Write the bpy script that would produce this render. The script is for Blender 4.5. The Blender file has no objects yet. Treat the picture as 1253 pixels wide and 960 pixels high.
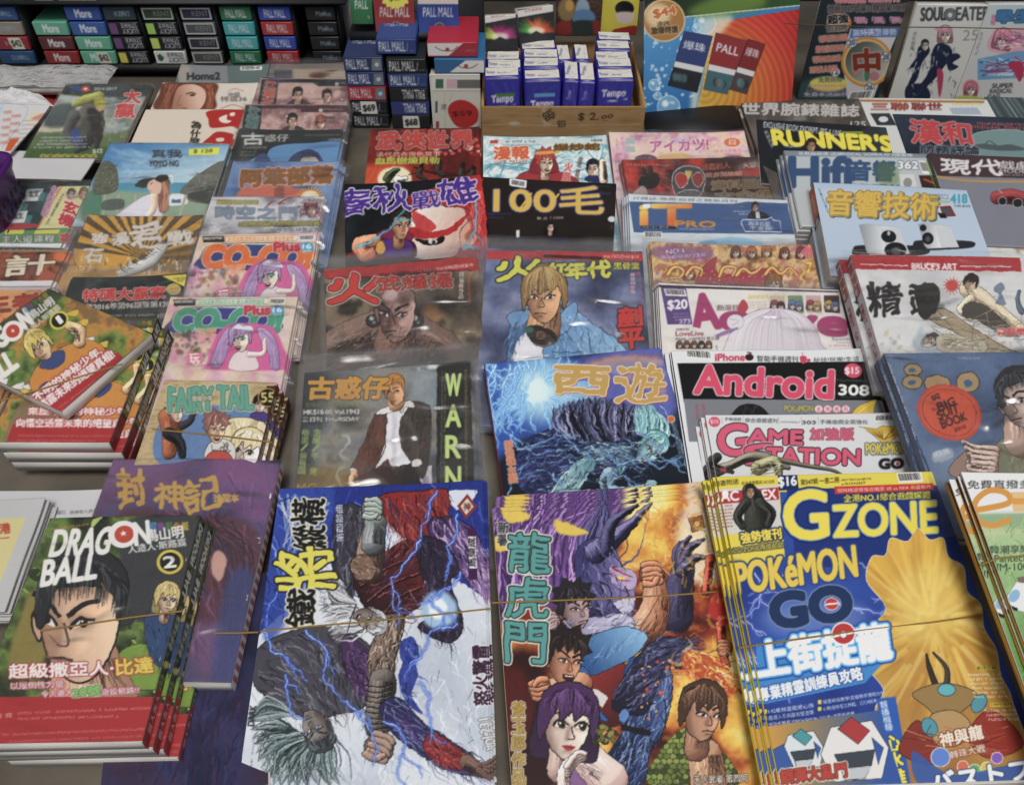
import bpy,math,random,zlib
import numpy as np
from mathutils import Vector,Matrix

# ------------------------------------------------------------------ camera, sky, sun, exposure
FPX,PW,PH = 1050.0,1253.0,960.0          # focal length and size of the photograph, in photograph pixels
PITCH,CAMH = math.radians(46.8),0.665
scene = bpy.context.scene
C = scene.collection
cam_d = bpy.data.cameras.new('camera'); cam = bpy.data.objects.new('camera',cam_d); C.objects.link(cam)
cam.location = (0,0,CAMH); cam.rotation_euler = (math.pi/2 - PITCH,0,0)
cam_d.sensor_width = 36; cam_d.lens = 36*FPX/PW; cam_d.clip_start = 0.02; cam_d.clip_end = 200
cam_d.dof.use_dof = True; cam_d.dof.focus_distance = 0.80; cam_d.dof.aperture_fstop = 20
scene.camera = cam

SUN_EL,SUN_AZ = math.radians(66),math.radians(168)
world = bpy.data.worlds.new('World'); scene.world = world; world.use_nodes = True
wn = world.node_tree; bg = wn.nodes['Background']
sky = wn.nodes.new('ShaderNodeTexSky'); sky.sky_type = 'NISHITA'; sky.sun_disc = False
sky.sun_elevation = SUN_EL; sky.sun_rotation = SUN_AZ
sky.air_density = 1.0; sky.dust_density = 4.0; sky.ozone_density = 1.0
hs = wn.nodes.new('ShaderNodeHueSaturation'); hs.inputs['Saturation'].default_value = 0.35
wn.links.new(sky.outputs[0],hs.inputs['Color']); wn.links.new(hs.outputs[0],bg.inputs[0])
bg.inputs[1].default_value = 0.056
sun_d = bpy.data.lights.new('sun','SUN'); sun = bpy.data.objects.new('sun',sun_d); C.objects.link(sun)
sun_d.energy = 1.5; sun_d.angle = math.radians(20); sun_d.color = (1,.965,.91)
sd = Vector((math.sin(SUN_AZ)*math.cos(SUN_EL),math.cos(SUN_AZ)*math.cos(SUN_EL),math.sin(SUN_EL)))
sun.rotation_euler = sd.to_track_quat('Z','Y').to_euler()
scene.view_settings.view_transform = 'Standard'; scene.view_settings.look = 'None'
scene.view_settings.gamma = 1; scene.view_settings.use_curve_mapping = False
scene.view_settings.exposure = 0.32
scene.render.engine = 'CYCLES'
scene.cycles.max_bounces = 8; scene.cycles.transparent_max_bounces = 24
scene.cycles.use_denoising = True

# ------------------------------------------------------------------ photograph pixel <-> place
FWD = np.array([0,math.cos(PITCH),-math.sin(PITCH)]); UP = np.array([0,math.sin(PITCH),math.cos(PITCH)])
EYE = np.array([0,0,CAMH])
def ray(px,py):
	d = FWD + np.array([1.,0,0])*((px-PW/2)/FPX) - UP*((py-PH/2)/FPX)
	return d
def at_z(px,py,z):
	d = ray(px,py); return EYE + d*((z-CAMH)/d[2])
def at_y(px,py,y):
	d = ray(px,py); return EYE + d*(y/d[1])
def project(P):
	q = np.asarray(P) - EYE
	w = q @ FWD
	return PW/2 + FPX*q[...,0]/w,PH/2 - FPX*(q @ UP)/w

# ------------------------------------------------------------------ colours
def lin(c):
	c = np.asarray(c,dtype=np.float64)
	return np.where(c <= 0.04045,c/12.92,((c+0.055)/1.055)**2.4)
def rgb(c):
	if isinstance(c,str):
		c = c.lstrip('#')
		if len(c) == 3: c = ''.join(k*2 for k in c)
		return np.array([int(c[i:i+2],16)/255 for i in (0,2,4)])
	if isinstance(c,(int,float)): return np.array([c,c,c],dtype=float)
	return np.array(c,dtype=float)
PRINT_GAIN = 1.0        # white paper has an albedo near 0.8

# ------------------------------------------------------------------ noise
def vnoise(x,y,seed=0):
	xi = np.floor(x).astype(np.int64); yi = np.floor(y).astype(np.int64)
	fx = x-xi; fy = y-yi
	fx = fx*fx*(3-2*fx); fy = fy*fy*(3-2*fy)
	def h(a,b):
		n = (a*374761393 + b*668265263 + seed*974634721) & 0xffffffff
		n = ((n ^ (n >> 13))*1274126177) & 0xffffffff
		return ((n ^ (n >> 16)) & 0xffff)/65535.0
	return (h(xi,yi)*(1-fx)+h(xi+1,yi)*fx)*(1-fy) + (h(xi,yi+1)*(1-fx)+h(xi+1,yi+1)*fx)*fy
def fbm(x,y,seed=0,o=4):
	s = 0; a = 0.5; t = 0
	for k in range(o):
		s = s + a*vnoise(x,y,seed+k*17); t += a; x = x*2.03; y = y*2.03; a *= .5
	return s/t
def box1(m,r,ax):
	if r < 1: return m
	n = m.shape[ax]
	pad = [(0,0)]*m.ndim; pad[ax] = (r+1,r)
	c = np.cumsum(np.pad(m,pad,mode='edge'),axis=ax)
	hi = np.take(c,np.arange(2*r+1,2*r+1+n),axis=ax); lo = np.take(c,np.arange(0,n),axis=ax)
	return (hi-lo)/(2*r+1)
def blur(m,r):
	if r <= 0.3: return m
	k = max(1,int(round(r*.62)))
	for _ in range(2):
		m = box1(box1(m,k,0),k,1)
	return m

# ------------------------------------------------------------------ glyph outlines of Blender's own font
_glyph = {}
def glyph_edges(s):
	if s in _glyph: return _glyph[s]
	cu = bpy.data.curves.new('t','FONT'); cu.body = s; cu.resolution_u = 4
	o = bpy.data.objects.new('t',cu); C.objects.link(o)
	bpy.context.view_layer.update()
	me = bpy.data.meshes.new_from_object(o.evaluated_get(bpy.context.evaluated_depsgraph_get()))
	n = len(me.vertices); co = np.zeros(n*3); me.vertices.foreach_get('co',co); co = co.reshape(-1,3)[:,:2]
	cnt = {}
	for p in me.polygons:
		for a,b in p.edge_keys:
			cnt[(a,b)] = cnt.get((a,b),0)+1
	e = np.array([k for k,v in cnt.items() if v == 1],dtype=int)
	bpy.data.objects.remove(o); bpy.data.curves.remove(cu); bpy.data.meshes.remove(me)
	if len(e) == 0:
		r = np.zeros((0,4))
	else:
		r = np.concatenate([co[e[:,0]],co[e[:,1]]],axis=1)
	_glyph[s] = r
	return r
def split_edges(E,d):
	ln = np.hypot(E[:,2]-E[:,0],E[:,3]-E[:,1]); k = np.maximum(1,np.ceil(ln/d).astype(int))
	idx = np.repeat(np.arange(len(E)),k); st = np.concatenate([[0],np.cumsum(k)[:-1]])
	j = np.arange(len(idx))-st[idx]
	a = (j/k[idx])[:,None]; b = ((j+1)/k[idx])[:,None]
	A = E[idx,:2]; B = E[idx,2:]
	return np.concatenate([A+(B-A)*a,A+(B-A)*b],axis=1)

def spline(pts,closed=True,n=6):
	P = np.asarray(pts,dtype=float)
	if len(P) < 3: return P
	if closed: Q = np.concatenate([P[-1:],P,P[:2]])
	else: Q = np.concatenate([2*P[:1]-P[1:2],P,2*P[-1:]-P[-2:-1]])
	t = (np.arange(n)/n)[:,None]
	out = []
	for i in range(1,len(Q)-2):
		a,b,c,d = Q[i-1],Q[i],Q[i+1],Q[i+2]
		out.append(.5*((2*b)+(c-a)*t+(2*a-5*b+4*c-d)*t*t+(3*b-a-3*c+d)*t**3))
	out = np.concatenate(out)
	if not closed: out = np.concatenate([out,P[-1:]])
	return out

# ------------------------------------------------------------------ the art board a cover is drawn on before it is printed on its page
class Board:
	def __init__(s,x0,y0,x1,y1,ss=1.6,base='#888',seed=1):
		s.x0,s.y0,s.ss = x0,y0,ss
		s.W = max(4,int((x1-x0)*ss)); s.H = max(4,int((y1-y0)*ss))
		s.a = np.empty((s.H,s.W,3),dtype=np.float32); s.a[:] = rgb(base)
		s.fx,s.fy,s.fs = 0,0,1.0
		s.rng = random.Random(seed); s.seed = seed
		s.clip = None
	def F(s,fx,fy,fs): s.fx,s.fy,s.fs = fx,fy,fs; return s     # drawing frame
	def k(s): return s.ss/s.fs
	def m(s,pts):
		P = np.asarray(pts,dtype=float).reshape(-1,2)
		return np.stack([(s.fx+P[:,0]/s.fs-s.x0)*s.ss,(s.fy+P[:,1]/s.fs-s.y0)*s.ss],axis=1)
	def grid(s,sl=None):
		y,x = np.mgrid[0:s.H,0:s.W] if sl is None else np.mgrid[sl]
		return ((x/s.ss+s.x0)-s.fx)*s.fs,((y/s.ss+s.y0)-s.fy)*s.fs
	def mask_edges(s,E,pad=0,sub=4):
		# even-odd area coverage; returns (slice, mask)
		if len(E) == 0: return None
		xa = int(max(0,math.floor(min(E[:,0].min(),E[:,2].min()))-pad)); xb = int(min(s.W,math.ceil(max(E[:,0].max(),E[:,2].max()))+pad+1))
		ya = int(max(0,math.floor(min(E[:,1].min(),E[:,3].min()))-pad)); yb = int(min(s.H,math.ceil(max(E[:,1].max(),E[:,3].max()))+pad+1))
		if xb <= xa or yb <= ya: return None
		w,h = xb-xa,yb-ya
		X0,Y0,X1,Y1 = E[:,0]-xa,(E[:,1]-ya)*sub,E[:,2]-xa,(E[:,3]-ya)*sub
		lo = np.minimum(Y0,Y1); hi = np.maximum(Y0,Y1)
		i0 = np.clip(np.ceil(lo-.5),0,h*sub).astype(int); i1 = np.clip(np.ceil(hi-.5),0,h*sub).astype(int)
		k = np.maximum(0,i1-i0)
		idx = np.repeat(np.arange(len(E)),k)
		if len(idx) == 0: return (slice(ya,yb),slice(xa,xb)),np.zeros((h,w))
		st = np.concatenate([[0],np.cumsum(k)[:-1]])
		r = np.arange(len(idx))-st[idx]+i0[idx]
		t = (r+.5-Y0[idx])/(Y1[idx]-Y0[idx])
		x = np.clip(X0[idx]+t*(X1[idx]-X0[idx]),0,w)
		od = np.lexsort((x,r)); r = r[od]; x = x[od]
		first = np.concatenate([[True],r[1:] != r[:-1]])
		pos = np.arange(len(r)); start = np.maximum.accumulate(np.where(first,pos,0))
		sg = np.where((pos-start) % 2 == 0,1.0,-1.0)
		D = np.zeros((h*sub,w+2)); ix = np.floor(x).astype(int); fr = x-ix
		np.add.at(D,(r,ix),sg*(1-fr)); np.add.at(D,(r,ix+1),sg*fr)
		M = np.clip(np.cumsum(D,axis=1)[:,:w],0,1).reshape(h,sub,w).mean(axis=1)
		return (slice(ya,yb),slice(xa,xb)),M
	def poly_edges(s,pts,smooth=True,n=6):
		P = spline(pts,True,n) if smooth else np.asarray(pts,float)
		B = s.m(P); return np.concatenate([B,np.roll(B,-1,axis=0)],axis=1)
	def col(s,c,sl):
		# colour, or ('g', x0,y0,c0, x1,y1,c1) gradient, or function(x, y) -> rgb array
		if callable(c): return c(*s.grid(sl))
		if isinstance(c,tuple) and len(c) and c[0] == 'g':
			_,x0,y0,c0,x1,y1,c1 = c
			gx,gy = s.grid(sl); dx,dy = x1-x0,y1-y0
			t = np.clip(((gx-x0)*dx+(gy-y0)*dy)/(dx*dx+dy*dy),0,1)[...,None]
			return rgb(c0)*(1-t)+rgb(c1)*t
		return rgb(c)
	def put(s,sm,c,al=1.0):
		if sm is None: return
		sl,M = sm
		if s.clip is not None: M = M*s.clip[sl]
		M = (M*al)[...,None]
		s.a[sl] = s.a[sl]*(1-M) + s.col(c,sl)*M
	def add(s,sm,c,al=1.0):
		if sm is None: return
		sl,M = sm
		if s.clip is not None: M = M*s.clip[sl]
		s.a[sl] = np.clip(s.a[sl] + (M*al)[...,None]*rgb(c)*(1-s.a[sl]*.6),0,1)
	def all(s,c): s.put(((slice(0,s.H),slice(0,s.W)),np.ones((s.H,s.W))),c)
	def fill(s,pts,c,smooth=True,al=1.0,soft=0,line=None,lw=1.2):
		r = soft*s.k()
		sm = s.mask_edges(s.poly_edges(pts,smooth),pad=int(r*2.2)+1)
		if sm is None: return
		if r > .3: sm = (sm[0],blur(sm[1],r))
		s.put(sm,c,al)
		if line is not None:
			P = list(pts)+[pts[0]]
			s.line(spline(pts,True,5) if smooth else P,lw,line,smooth=False,closed=True)
	def rect(s,x0,y0,x1,y1,c,al=1.0,soft=0): s.fill([(x0,y0),(x1,y0),(x1,y1),(x0,y1)],c,False,al,soft)
	def inside(s,pts,smooth=True):
		sm = s.mask_edges(s.poly_edges(pts,smooth)); z = np.zeros((s.H,s.W))
		if sm is not None: z[sm[0]] = sm[1]
		s.clip = z
	def noclip(s): s.clip = None
	def ell(s,x,y,rx,ry,c,rot=0,al=1.0,soft=0,line=None,lw=1.2):
		t = np.linspace(0,2*math.pi,25)[:-1]; cr,sr = math.cos(rot),math.sin(rot)
		s.fill([(x+rx*math.cos(a)*cr-ry*math.sin(a)*sr,y+rx*math.cos(a)*sr+ry*math.sin(a)*cr) for a in t],c,False,al,soft,line,lw)
	def ribbon(s,pts,w0,w1,smooth=True,closed=False):
		P = spline(pts,False,5) if smooth and len(pts) > 2 else np.asarray(pts,float)
		if closed: P = np.concatenate([P,P[:1]])
		if len(P) < 2: return None
		d = np.gradient(P,axis=0); ln = np.hypot(d[:,0],d[:,1])+1e-9
		nx = np.stack([-d[:,1]/ln,d[:,0]/ln],axis=1)
		t = np.linspace(0,1,len(P))[:,None]
		if callable(w0): w = np.array([w0(float(v)) for v in t[:,0]])[:,None]/2
		else: w = (w0+(w1-w0)*t)/2
		return np.concatenate([P+nx*w,(P-nx*w)[::-1]])
	def line(s,pts,w,c,w1=None,smooth=True,al=1.0,soft=0,closed=False,add=False):
		# a stroke drawn segment by segment so that crossings do not cancel
		R = s.ribbon(pts,w,w if w1 is None else w1,smooth,closed)
		if R is None: return
		B = s.m(R); n = len(B)//2
		L = B[:n]; Rr = B[n:][::-1]
		pad = int(soft*s.k()*2.2)+1
		xa = int(max(0,B[:,0].min()-pad)); xb = int(min(s.W,B[:,0].max()+pad+2)); ya = int(max(0,B[:,1].min()-pad)); yb = int(min(s.H,B[:,1].max()+pad+2))
		if xb <= xa or yb <= ya: return
		if n <= 3 or not smooth and n < 3:
			sm = s.mask_edges(np.concatenate([B,np.roll(B,-1,axis=0)],axis=1),pad)
			if sm is None: return
			sl,M = sm
		else:
			M = np.zeros((yb-ya,xb-xa)); sl = (slice(ya,yb),slice(xa,xb))
			step = max(1,(n-1)//max(1,min(n-1,24)))
			i = 0
			while i < n-1:
				j = min(n-1,i+step)
				Q = np.concatenate([L[i:j+1],Rr[i:j+1][::-1]])
				q = s.mask_edges(np.concatenate([Q,np.roll(Q,-1,axis=0)],axis=1))
				if q is not None:
					(sy,sx),mm = q
					oy,ox = sy.start-ya,sx.start-xa
					h = min(mm.shape[0],M.shape[0]-oy); w_ = min(mm.shape[1],M.shape[1]-ox)
					if oy >= 0 and ox >= 0 and h > 0 and w_ > 0:
						v = M[oy:oy+h,ox:ox+w_]; M[oy:oy+h,ox:ox+w_] = np.minimum(1,v+mm[:h,:w_])
				i = j
		if soft > 0: M = blur(M,soft*s.k())
		(s.add if add else s.put)((sl,M),c,al)
	# ---- solid looking tubes (arms, legs, trunks, horns)
	def limb(s,pts,rads,c,dark=None,lite=None,line='#141018',lw=1.4,n=5,light=(-.5,-.8)):
		c = rgb(c); dark = rgb(c*.35 if dark is None else dark); lite = rgb(np.minimum(1,c*1.35+.05) if lite is None else lite)
		P = spline(pts,False,n); t = np.linspace(0,len(pts)-1,len(P)); R = np.interp(t,np.arange(len(pts)),rads)
		B = s.m(P); Rb = R*s.k()
		mx = Rb.max()+3
		xa = int(max(0,B[:,0].min()-mx)); xb = int(min(s.W,B[:,0].max()+mx)); ya = int(max(0,B[:,1].min()-mx)); yb = int(min(s.H,B[:,1].max()+mx))
		if xb <= xa or yb <= ya: return
		yy,xx = np.mgrid[ya:yb,xa:xb].astype(float)
		best = np.full(yy.shape,1e9); ox = np.zeros(yy.shape); oy = np.zeros(yy.shape)
		for i in range(len(B)-1):
			d = B[i+1]-B[i]; l2 = d@d+1e-9
			u = np.clip(((xx-B[i,0])*d[0]+(yy-B[i,1])*d[1])/l2,0,1)
			ex = xx-(B[i,0]+u*d[0]); ey = yy-(B[i,1]+u*d[1]); r = Rb[i]+(Rb[i+1]-Rb[i])*u+1e-6
			q = np.hypot(ex,ey)/r*1.0
			sd_ = np.hypot(ex,ey)-r
			m_ = sd_ < best
			best = np.where(m_,sd_,best); ox = np.where(m_,ex/r,ox); oy = np.where(m_,ey/r,oy)
		cov = np.clip(.5-best,0,1)
		nz = np.sqrt(np.clip(1-ox*ox-oy*oy,0,1))
		lm = np.clip(ox*light[0]+oy*light[1]+nz*.45,-1,1)
		g = np.clip(lm*.5+.5,0,1); st_ = lambda q: np.clip((g-q)/.07+.5,0,1)
		g = (.45*g+.55*(.16+.30*st_(.34)+.26*st_(.62)+.22*st_(.86)))[...,None]
		colr = np.where(g < .55,dark+(c-dark)*np.clip(g/.55,0,1),c+(lite-c)*np.clip((g-.55)/.45,0,1))
		sl = (slice(ya,yb),slice(xa,xb))
		if line is not None:
			lo = np.clip(.5-(best-lw*s.k()),0,1)
			s.put((sl,lo),line)
		M = cov if s.clip is None else cov*s.clip[sl]
		M = M[...,None]
		s.a[sl] = s.a[sl]*(1-M)+colr*M
		if R.max()*s.ss/s.fs > 7 and line is not None:          # pen hatching along the form
			rg = s.rng; d_ = np.gradient(P,axis=0); ln_ = np.hypot(d_[:,0],d_[:,1])+1e-9; nx_ = np.stack([-d_[:,1]/ln_,d_[:,0]/ln_],1)
			if (nx_.mean(0)*np.array(light)).sum() > 0: nx_ = -nx_
			for _ in range(int(16+len(P)*2.2)):
				i = rg.randrange(0,max(1,len(P)-3)); o0 = rg.uniform(.05,.9); j = min(len(P)-1,i+rg.randint(2,4)); o1 = np.clip(o0+rg.uniform(-.35,.2),-.7,.95)
				s.line([P[i]+nx_[i]*R[i]*o0,(P[i]+P[j])/2+nx_[i]*R[i]*(o0+o1)*.53,P[j]+nx_[j]*R[j]*o1],max(.9*s.fs/s.ss,R[i]*.05),dark*.55,.3*s.fs/s.ss,al=.75)
			for _ in range(int(8+len(P)*1.2)):
				i = rg.randrange(0,max(1,len(P)-3)); o0 = rg.uniform(.1,.7); j = min(len(P)-1,i+rg.randint(2,3))
				s.line([P[i]-nx_[i]*R[i]*o0,P[j]-nx_[j]*R[j]*o0*.9],max(.9*s.fs/s.ss,R[i]*.06),np.minimum(1,lite*1.12+.04),.3*s.fs/s.ss,al=.6)
	# ---- lettering
	def glyphs(s,st,x0,y0,x1,y1,h,shear=0,warp=0,up=None):
		E = glyph_edges(st)
		if len(E) == 0: return None
		E = E.copy()
		if warp:
			E = split_edges(E,.07)
			sd0 = zlib.crc32(st.encode()) % 997
			for a in (0,2):
				qx,qy = E[:,a].copy(),E[:,a+1].copy()
				E[:,a] += (fbm(qx*5,qy*5,sd0)-.5)*warp*1.6+(fbm(qx*1.7,qy*1.7,sd0+5)-.5)*warp*1.8
				E[:,a+1] += (fbm(qx*5,qy*5,sd0+9)-.5)*warp*1.6+(fbm(qx*1.7,qy*1.7,sd0+3)-.5)*warp*1.8
		mnx = min(E[:,0].min(),E[:,2].min()); mxx = max(E[:,0].max(),E[:,2].max())
		mny = min(E[:,1].min(),E[:,3].min()); mxy = max(E[:,1].max(),E[:,3].max())
		dx,dy = x1-x0,y1-y0; ln = math.hypot(dx,dy)+1e-9
		if up is None: ux,uy = dy/ln*h,-dx/ln*h
		else: ux,uy = up[0],up[1]
		out = []
		for a in (0,2):
			u = (E[:,a]-mnx)/max(1e-6,mxx-mnx); v = (E[:,a+1]-mny)/max(1e-6,mxy-mny)
			u = u + v*shear*h/ln
			out += [x0+u*dx+v*ux,y0+u*dy+v*uy]
		A = s.m(np.stack(out[:2],1)); B = s.m(np.stack(out[2:],1))
		return np.concatenate([A,B],axis=1)
	def ink(s,E,c,bold=0,out=None,sh=None,al=1.0,glow=None):
		if E is None: return
		k = s.k(); bold = bold*1.1+.38/k
		mxo = max([bold]+[o[1] for o in (out or [])]+[0])
		if sh: mxo += max(abs(sh[1]),abs(sh[2]))+1
		if glow: mxo = max(mxo,glow[1]*2)
		sm = s.mask_edges(E,pad=int(mxo*k*2)+3)
		if sm is None: return
		sl,M = sm
		def grow(r):
			R = r*k
			if R <= .25: return M
			n = int(math.ceil(R)); o = M.copy(); H_,W_ = M.shape
			for j in range(-n,n+1):
				for i in range(-n,n+1):
					wgt = min(1.0,R+.5-math.hypot(i,j))
					if wgt <= 0 or (i == 0 and j == 0): continue
					a_ = M[max(0,-j):H_-max(0,j),max(0,-i):W_-max(0,i)]
					v_ = o[max(0,j):H_+min(0,j),max(0,i):W_+min(0,i)]
					np.maximum(v_,a_*wgt,out=v_)
			return o
		G = grow(bold)
		if glow: s.put((sl,np.clip(blur(grow(glow[1]*.5),glow[1]*k)*1.3,0,1)),glow[0],glow[2] if len(glow) > 2 else .8)
		outs = list(out or [])
		if sh:
			big = grow(bold+sum(o[1] for o in outs)) if outs else G
			big = np.roll(np.roll(big,int(round(sh[1]*k)),1),int(round(sh[2]*k)),0)
			s.put((sl,big),sh[0],sh[3] if len(sh) > 3 else 1)
		acc = bold+sum(o[1] for o in outs)
		for cc,w in outs:
			s.put((sl,grow(acc)),cc); acc -= w
		s.put((sl,G),c,al)
	def text(s,st,x0,y0,x1,y1,h,c,bold=0,out=None,sh=None,shear=0,warp=0,up=None,al=1.0,glow=None):
		if out is not None and isinstance(out,tuple): out = [out]
		s.ink(s.glyphs(st,x0,y0,x1,y1,h,shear,warp,up),c,bold,out,sh,al,glow)
	def vtext(s,st,x0,y0,x1,y1,w,c,bold=0,out=None,sh=None,warp=0,fillr=.9,glow=None):
		# characters one below another: top middle (x0,y0) to bottom middle (x1,y1), each w wide
		if out is not None and isinstance(out,tuple): out = [out]
		n = len(st); dx,dy = (x1-x0)/n,(y1-y0)/n; ln = math.hypot(dx,dy)
		px,py = dy/ln,-dx/ln          # to the right of the column
		for i,ch in enumerate(st):
			if ch == ' ': continue
			bx,by = x0+dx*(i+.5*(1+fillr)),y0+dy*(i+.5*(1+fillr))
			E = s.glyphs(ch,bx-px*w/2,by-py*w/2,bx+px*w/2,by+py*w/2,ln*fillr,0,warp,up=(-dx*fillr,-dy*fillr))
			s.ink(E,c,bold,out,sh,glow=glow)
	def tiny(s,x0,y0,x1,y1,h,c,al=.9,gap=.35,seed=0):
		# printing too small to read: a row of glyph-sized ticks
		r = random.Random(seed+int(x0*7+y0*13)); dx,dy = x1-x0,y1-y0; ln = math.hypot(dx,dy)
		ux,uy = dx/ln,dy/ln; nx,ny = uy,-ux
		t = 0
		while t < ln-h*.4:
			w = h*r.uniform(.55,.95)
			if r.random() > .06:
				for _ in range(3):
					if r.random() < .5:
						v = r.uniform(.0,.85)*h; a,b = t,t+w; wd = h*.16
						s.fill([(x0+ux*a+nx*v,y0+uy*a+ny*v),(x0+ux*b+nx*v,y0+uy*b+ny*v),(x0+ux*b+nx*(v+wd),y0+uy*b+ny*(v+wd)),(x0+ux*a+nx*(v+wd),y0+uy*a+ny*(v+wd))],c,False,al)
					else:
						a = t+r.uniform(0,.8)*w; b = a+h*.17
						s.fill([(x0+ux*a,y0+uy*a),(x0+ux*b,y0+uy*b),(x0+ux*b+nx*h,y0+uy*b+ny*h),(x0+ux*a+nx*h,y0+uy*a+ny*h)],c,False,al)
			t += w+h*gap*.5
	def barcode(s,x0,y0,x1,y1,x2,y2,bgc='#e8e8e6'):
		# parallelogram: top left, top right, bottom left
		ax,ay = x1-x0,y1-y0; bx,by = x2-x0,y2-y0
		q = lambda u,v: (x0+ax*u+bx*v,y0+ay*u+by*v)
		s.fill([q(0,0),q(1,0),q(1,1),q(0,1)],bgc,False)
		u = .06
		while u < .93:
			w = s.rng.choice((.012,.02,.03)); s.fill([q(u,.1),q(u+w,.1),q(u+w,.78),q(u,.78)],'#151515',False); u += w+s.rng.choice((.014,.022,.03))
	# ---- painterly backgrounds
	def clouds(s,cols,sx=60,sy=None,seed=None,o=5,al=1.0,rot=0,gain=1.6):
		sy = sx if sy is None else sy
		seed = s.seed if seed is None else seed
		x,y = s.grid(); cr,sr = math.cos(rot),math.sin(rot)
		t = fbm((x*cr+y*sr)/sx+31.7,(-x*sr+y*cr)/sy+11.3,seed,o)
		t = np.clip((t-.5)*gain+.5,0,.9999)*(len(cols)-1)
		i = t.astype(int); f = (t-i)[...,None]
		K = np.array([rgb(c) for c in cols]); v = K[i]*(1-f)+K[np.minimum(i+1,len(cols)-1)]*f
		M = (np.ones((s.H,s.W)) if s.clip is None else s.clip)[...,None]*al
		s.a[:] = s.a*(1-M)+v*M
	def scrib(s,pts,cols,n,ang,ln,w,wob=.5,bend=.15,al=.8,smooth=True):
		# brush and pen strokes that fill a shape, running along ang (degrees, or a function of x, y)
		sm = s.mask_edges(s.poly_edges(pts,smooth))
		if sm is None: return
		(sy,sx),M = sm; P = np.asarray(pts,float); r = s.rng; lo = P.min(0); hi = P.max(0); k = 0
		for _ in range(n*6):
			if k >= n: break
			x,y = r.uniform(lo[0],hi[0]),r.uniform(lo[1],hi[1]); q = s.m([(x,y)])[0]; j,i = int(q[1])-sy.start,int(q[0])-sx.start
			if not (0 <= j < M.shape[0] and 0 <= i < M.shape[1]) or M[j,i] < .5: continue
			k += 1; a = math.radians(ang(x,y) if callable(ang) else ang)+r.gauss(0,wob*.5); l = ln*r.uniform(.4,1.3); o = r.gauss(0,bend)*l
			s.line([(x,y),(x+l*.5*math.cos(a)-o*math.sin(a),y+l*.5*math.sin(a)+o*math.cos(a)),(x+l*math.cos(a),y+l*math.sin(a))],w*r.uniform(.5,1.4),cols[r.randrange(len(cols))],w*.15,al=al)
	def paint(s,warp=1.6,tex=.13,sx=9,sy=26,rot=.5):
		# the look of brushwork: edges wander, strokes vary in tone
		x,y = s.grid(); k = s.fs
		dx = (fbm(x/k/7,y/k/7,s.seed+1,3)-.5)*warp*s.ss*2; dy = (fbm(x/k/7,y/k/7,s.seed+2,3)-.5)*warp*s.ss*2
		yy,xx = np.mgrid[0:s.H,0:s.W]
		i = np.clip((yy+dy).round().astype(int),0,s.H-1); j = np.clip((xx+dx).round().astype(int),0,s.W-1)
		cr,sr = math.cos(rot),math.sin(rot); u = (x*cr+y*sr)/k; v = (-x*sr+y*cr)/k
		w = fbm(x/k/40,y/k/40,s.seed+9,2)*6
		n = fbm(u/sx*3+w,v/sy*3+w,s.seed+4,4)-.5
		n2 = fbm(x/k/1.6,y/k/1.6,s.seed+6,2)-.5
		a = s.a[i,j]; tex = tex*.65; m = (1+tex*2*n+tex*.5*n2)[...,None]
		q_ = np.clip(1.15-a.mean(-1,keepdims=True),.12,1); s.a[:] = np.clip(a*(1+(m-1)*q_)+.02*n2[...,None]*q_,0,1)
	def bolt(s,x0,y0,x1,y1,w=3,c='#dff0ff',glow='#3a62d8',rough=.22,forks=2,depth=0):
		r = s.rng; pts = [(x0,y0),(x1,y1)]
		for _ in range(4):
			q = [pts[0]]
			for a,b in zip(pts,pts[1:]):
				d = math.hypot(b[0]-a[0],b[1]-a[1]); o = r.uniform(-rough,rough)*d
				q += [((a[0]+b[0])/2-(b[1]-a[1])/d*o if d else a[0],(a[1]+b[1])/2+(b[0]-a[0])/d*o if d else a[1]),b]
			pts = q
		if glow is not None:
			s.line(pts,w*5,glow,w*2,smooth=False,al=.55,soft=w*2.2)
			s.line(pts,w*2.2,glow,w,smooth=False,al=.9,soft=w*.6)
		s.line(pts,w,c,w*.35,smooth=False)
		if depth < 2:
			for _ in range(forks):
				p = pts[r.randrange(2,len(pts)-2)]; a = math.atan2(y1-y0,x1-x0)+r.uniform(-1,1); l = math.hypot(x1-x0,y1-y0)*r.uniform(.2,.45)
				s.bolt(p[0],p[1],p[0]+l*math.cos(a),p[1]+l*math.sin(a),w*.6,c,glow,rough,1,depth+1)
	def hair(s,root,tip,w,cols,n=40,bend=.25,lw=2.2,spread=1.0,curl=0):
		# strands from the root curve to the tip curve
		r = s.rng; A = spline(root,False,8); B = spline(tip,False,8)
		for i in range(n):
			t = r.random(); a = A[int(t*(len(A)-1))]; b = B[int(np.clip(t+r.uniform(-.06,.06)*spread,0,1)*(len(B)-1))]
			d = b-a; l = math.hypot(*d)
			o = r.gauss(bend,.12)*l; mid = (a+b)/2+np.array([-d[1],d[0]])/(l+1e-6)*o
			mid2 = a+(b-a)*.8+np.array([-d[1],d[0]])/(l+1e-6)*o*(.5+curl)
			s.line([a,mid,mid2,b*1.0],lw*r.uniform(.6,1.4),cols[r.randrange(len(cols))],.3)
	def grain(s,amt=.03,sx=3):
		x,y = s.grid(); n = (fbm(x/sx*s.fs**-1*2,y/sx*s.fs**-1*2,s.seed+77,3)-.5)*2*amt
		s.a[:] = np.clip(s.a+n[...,None],0,1)
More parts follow.
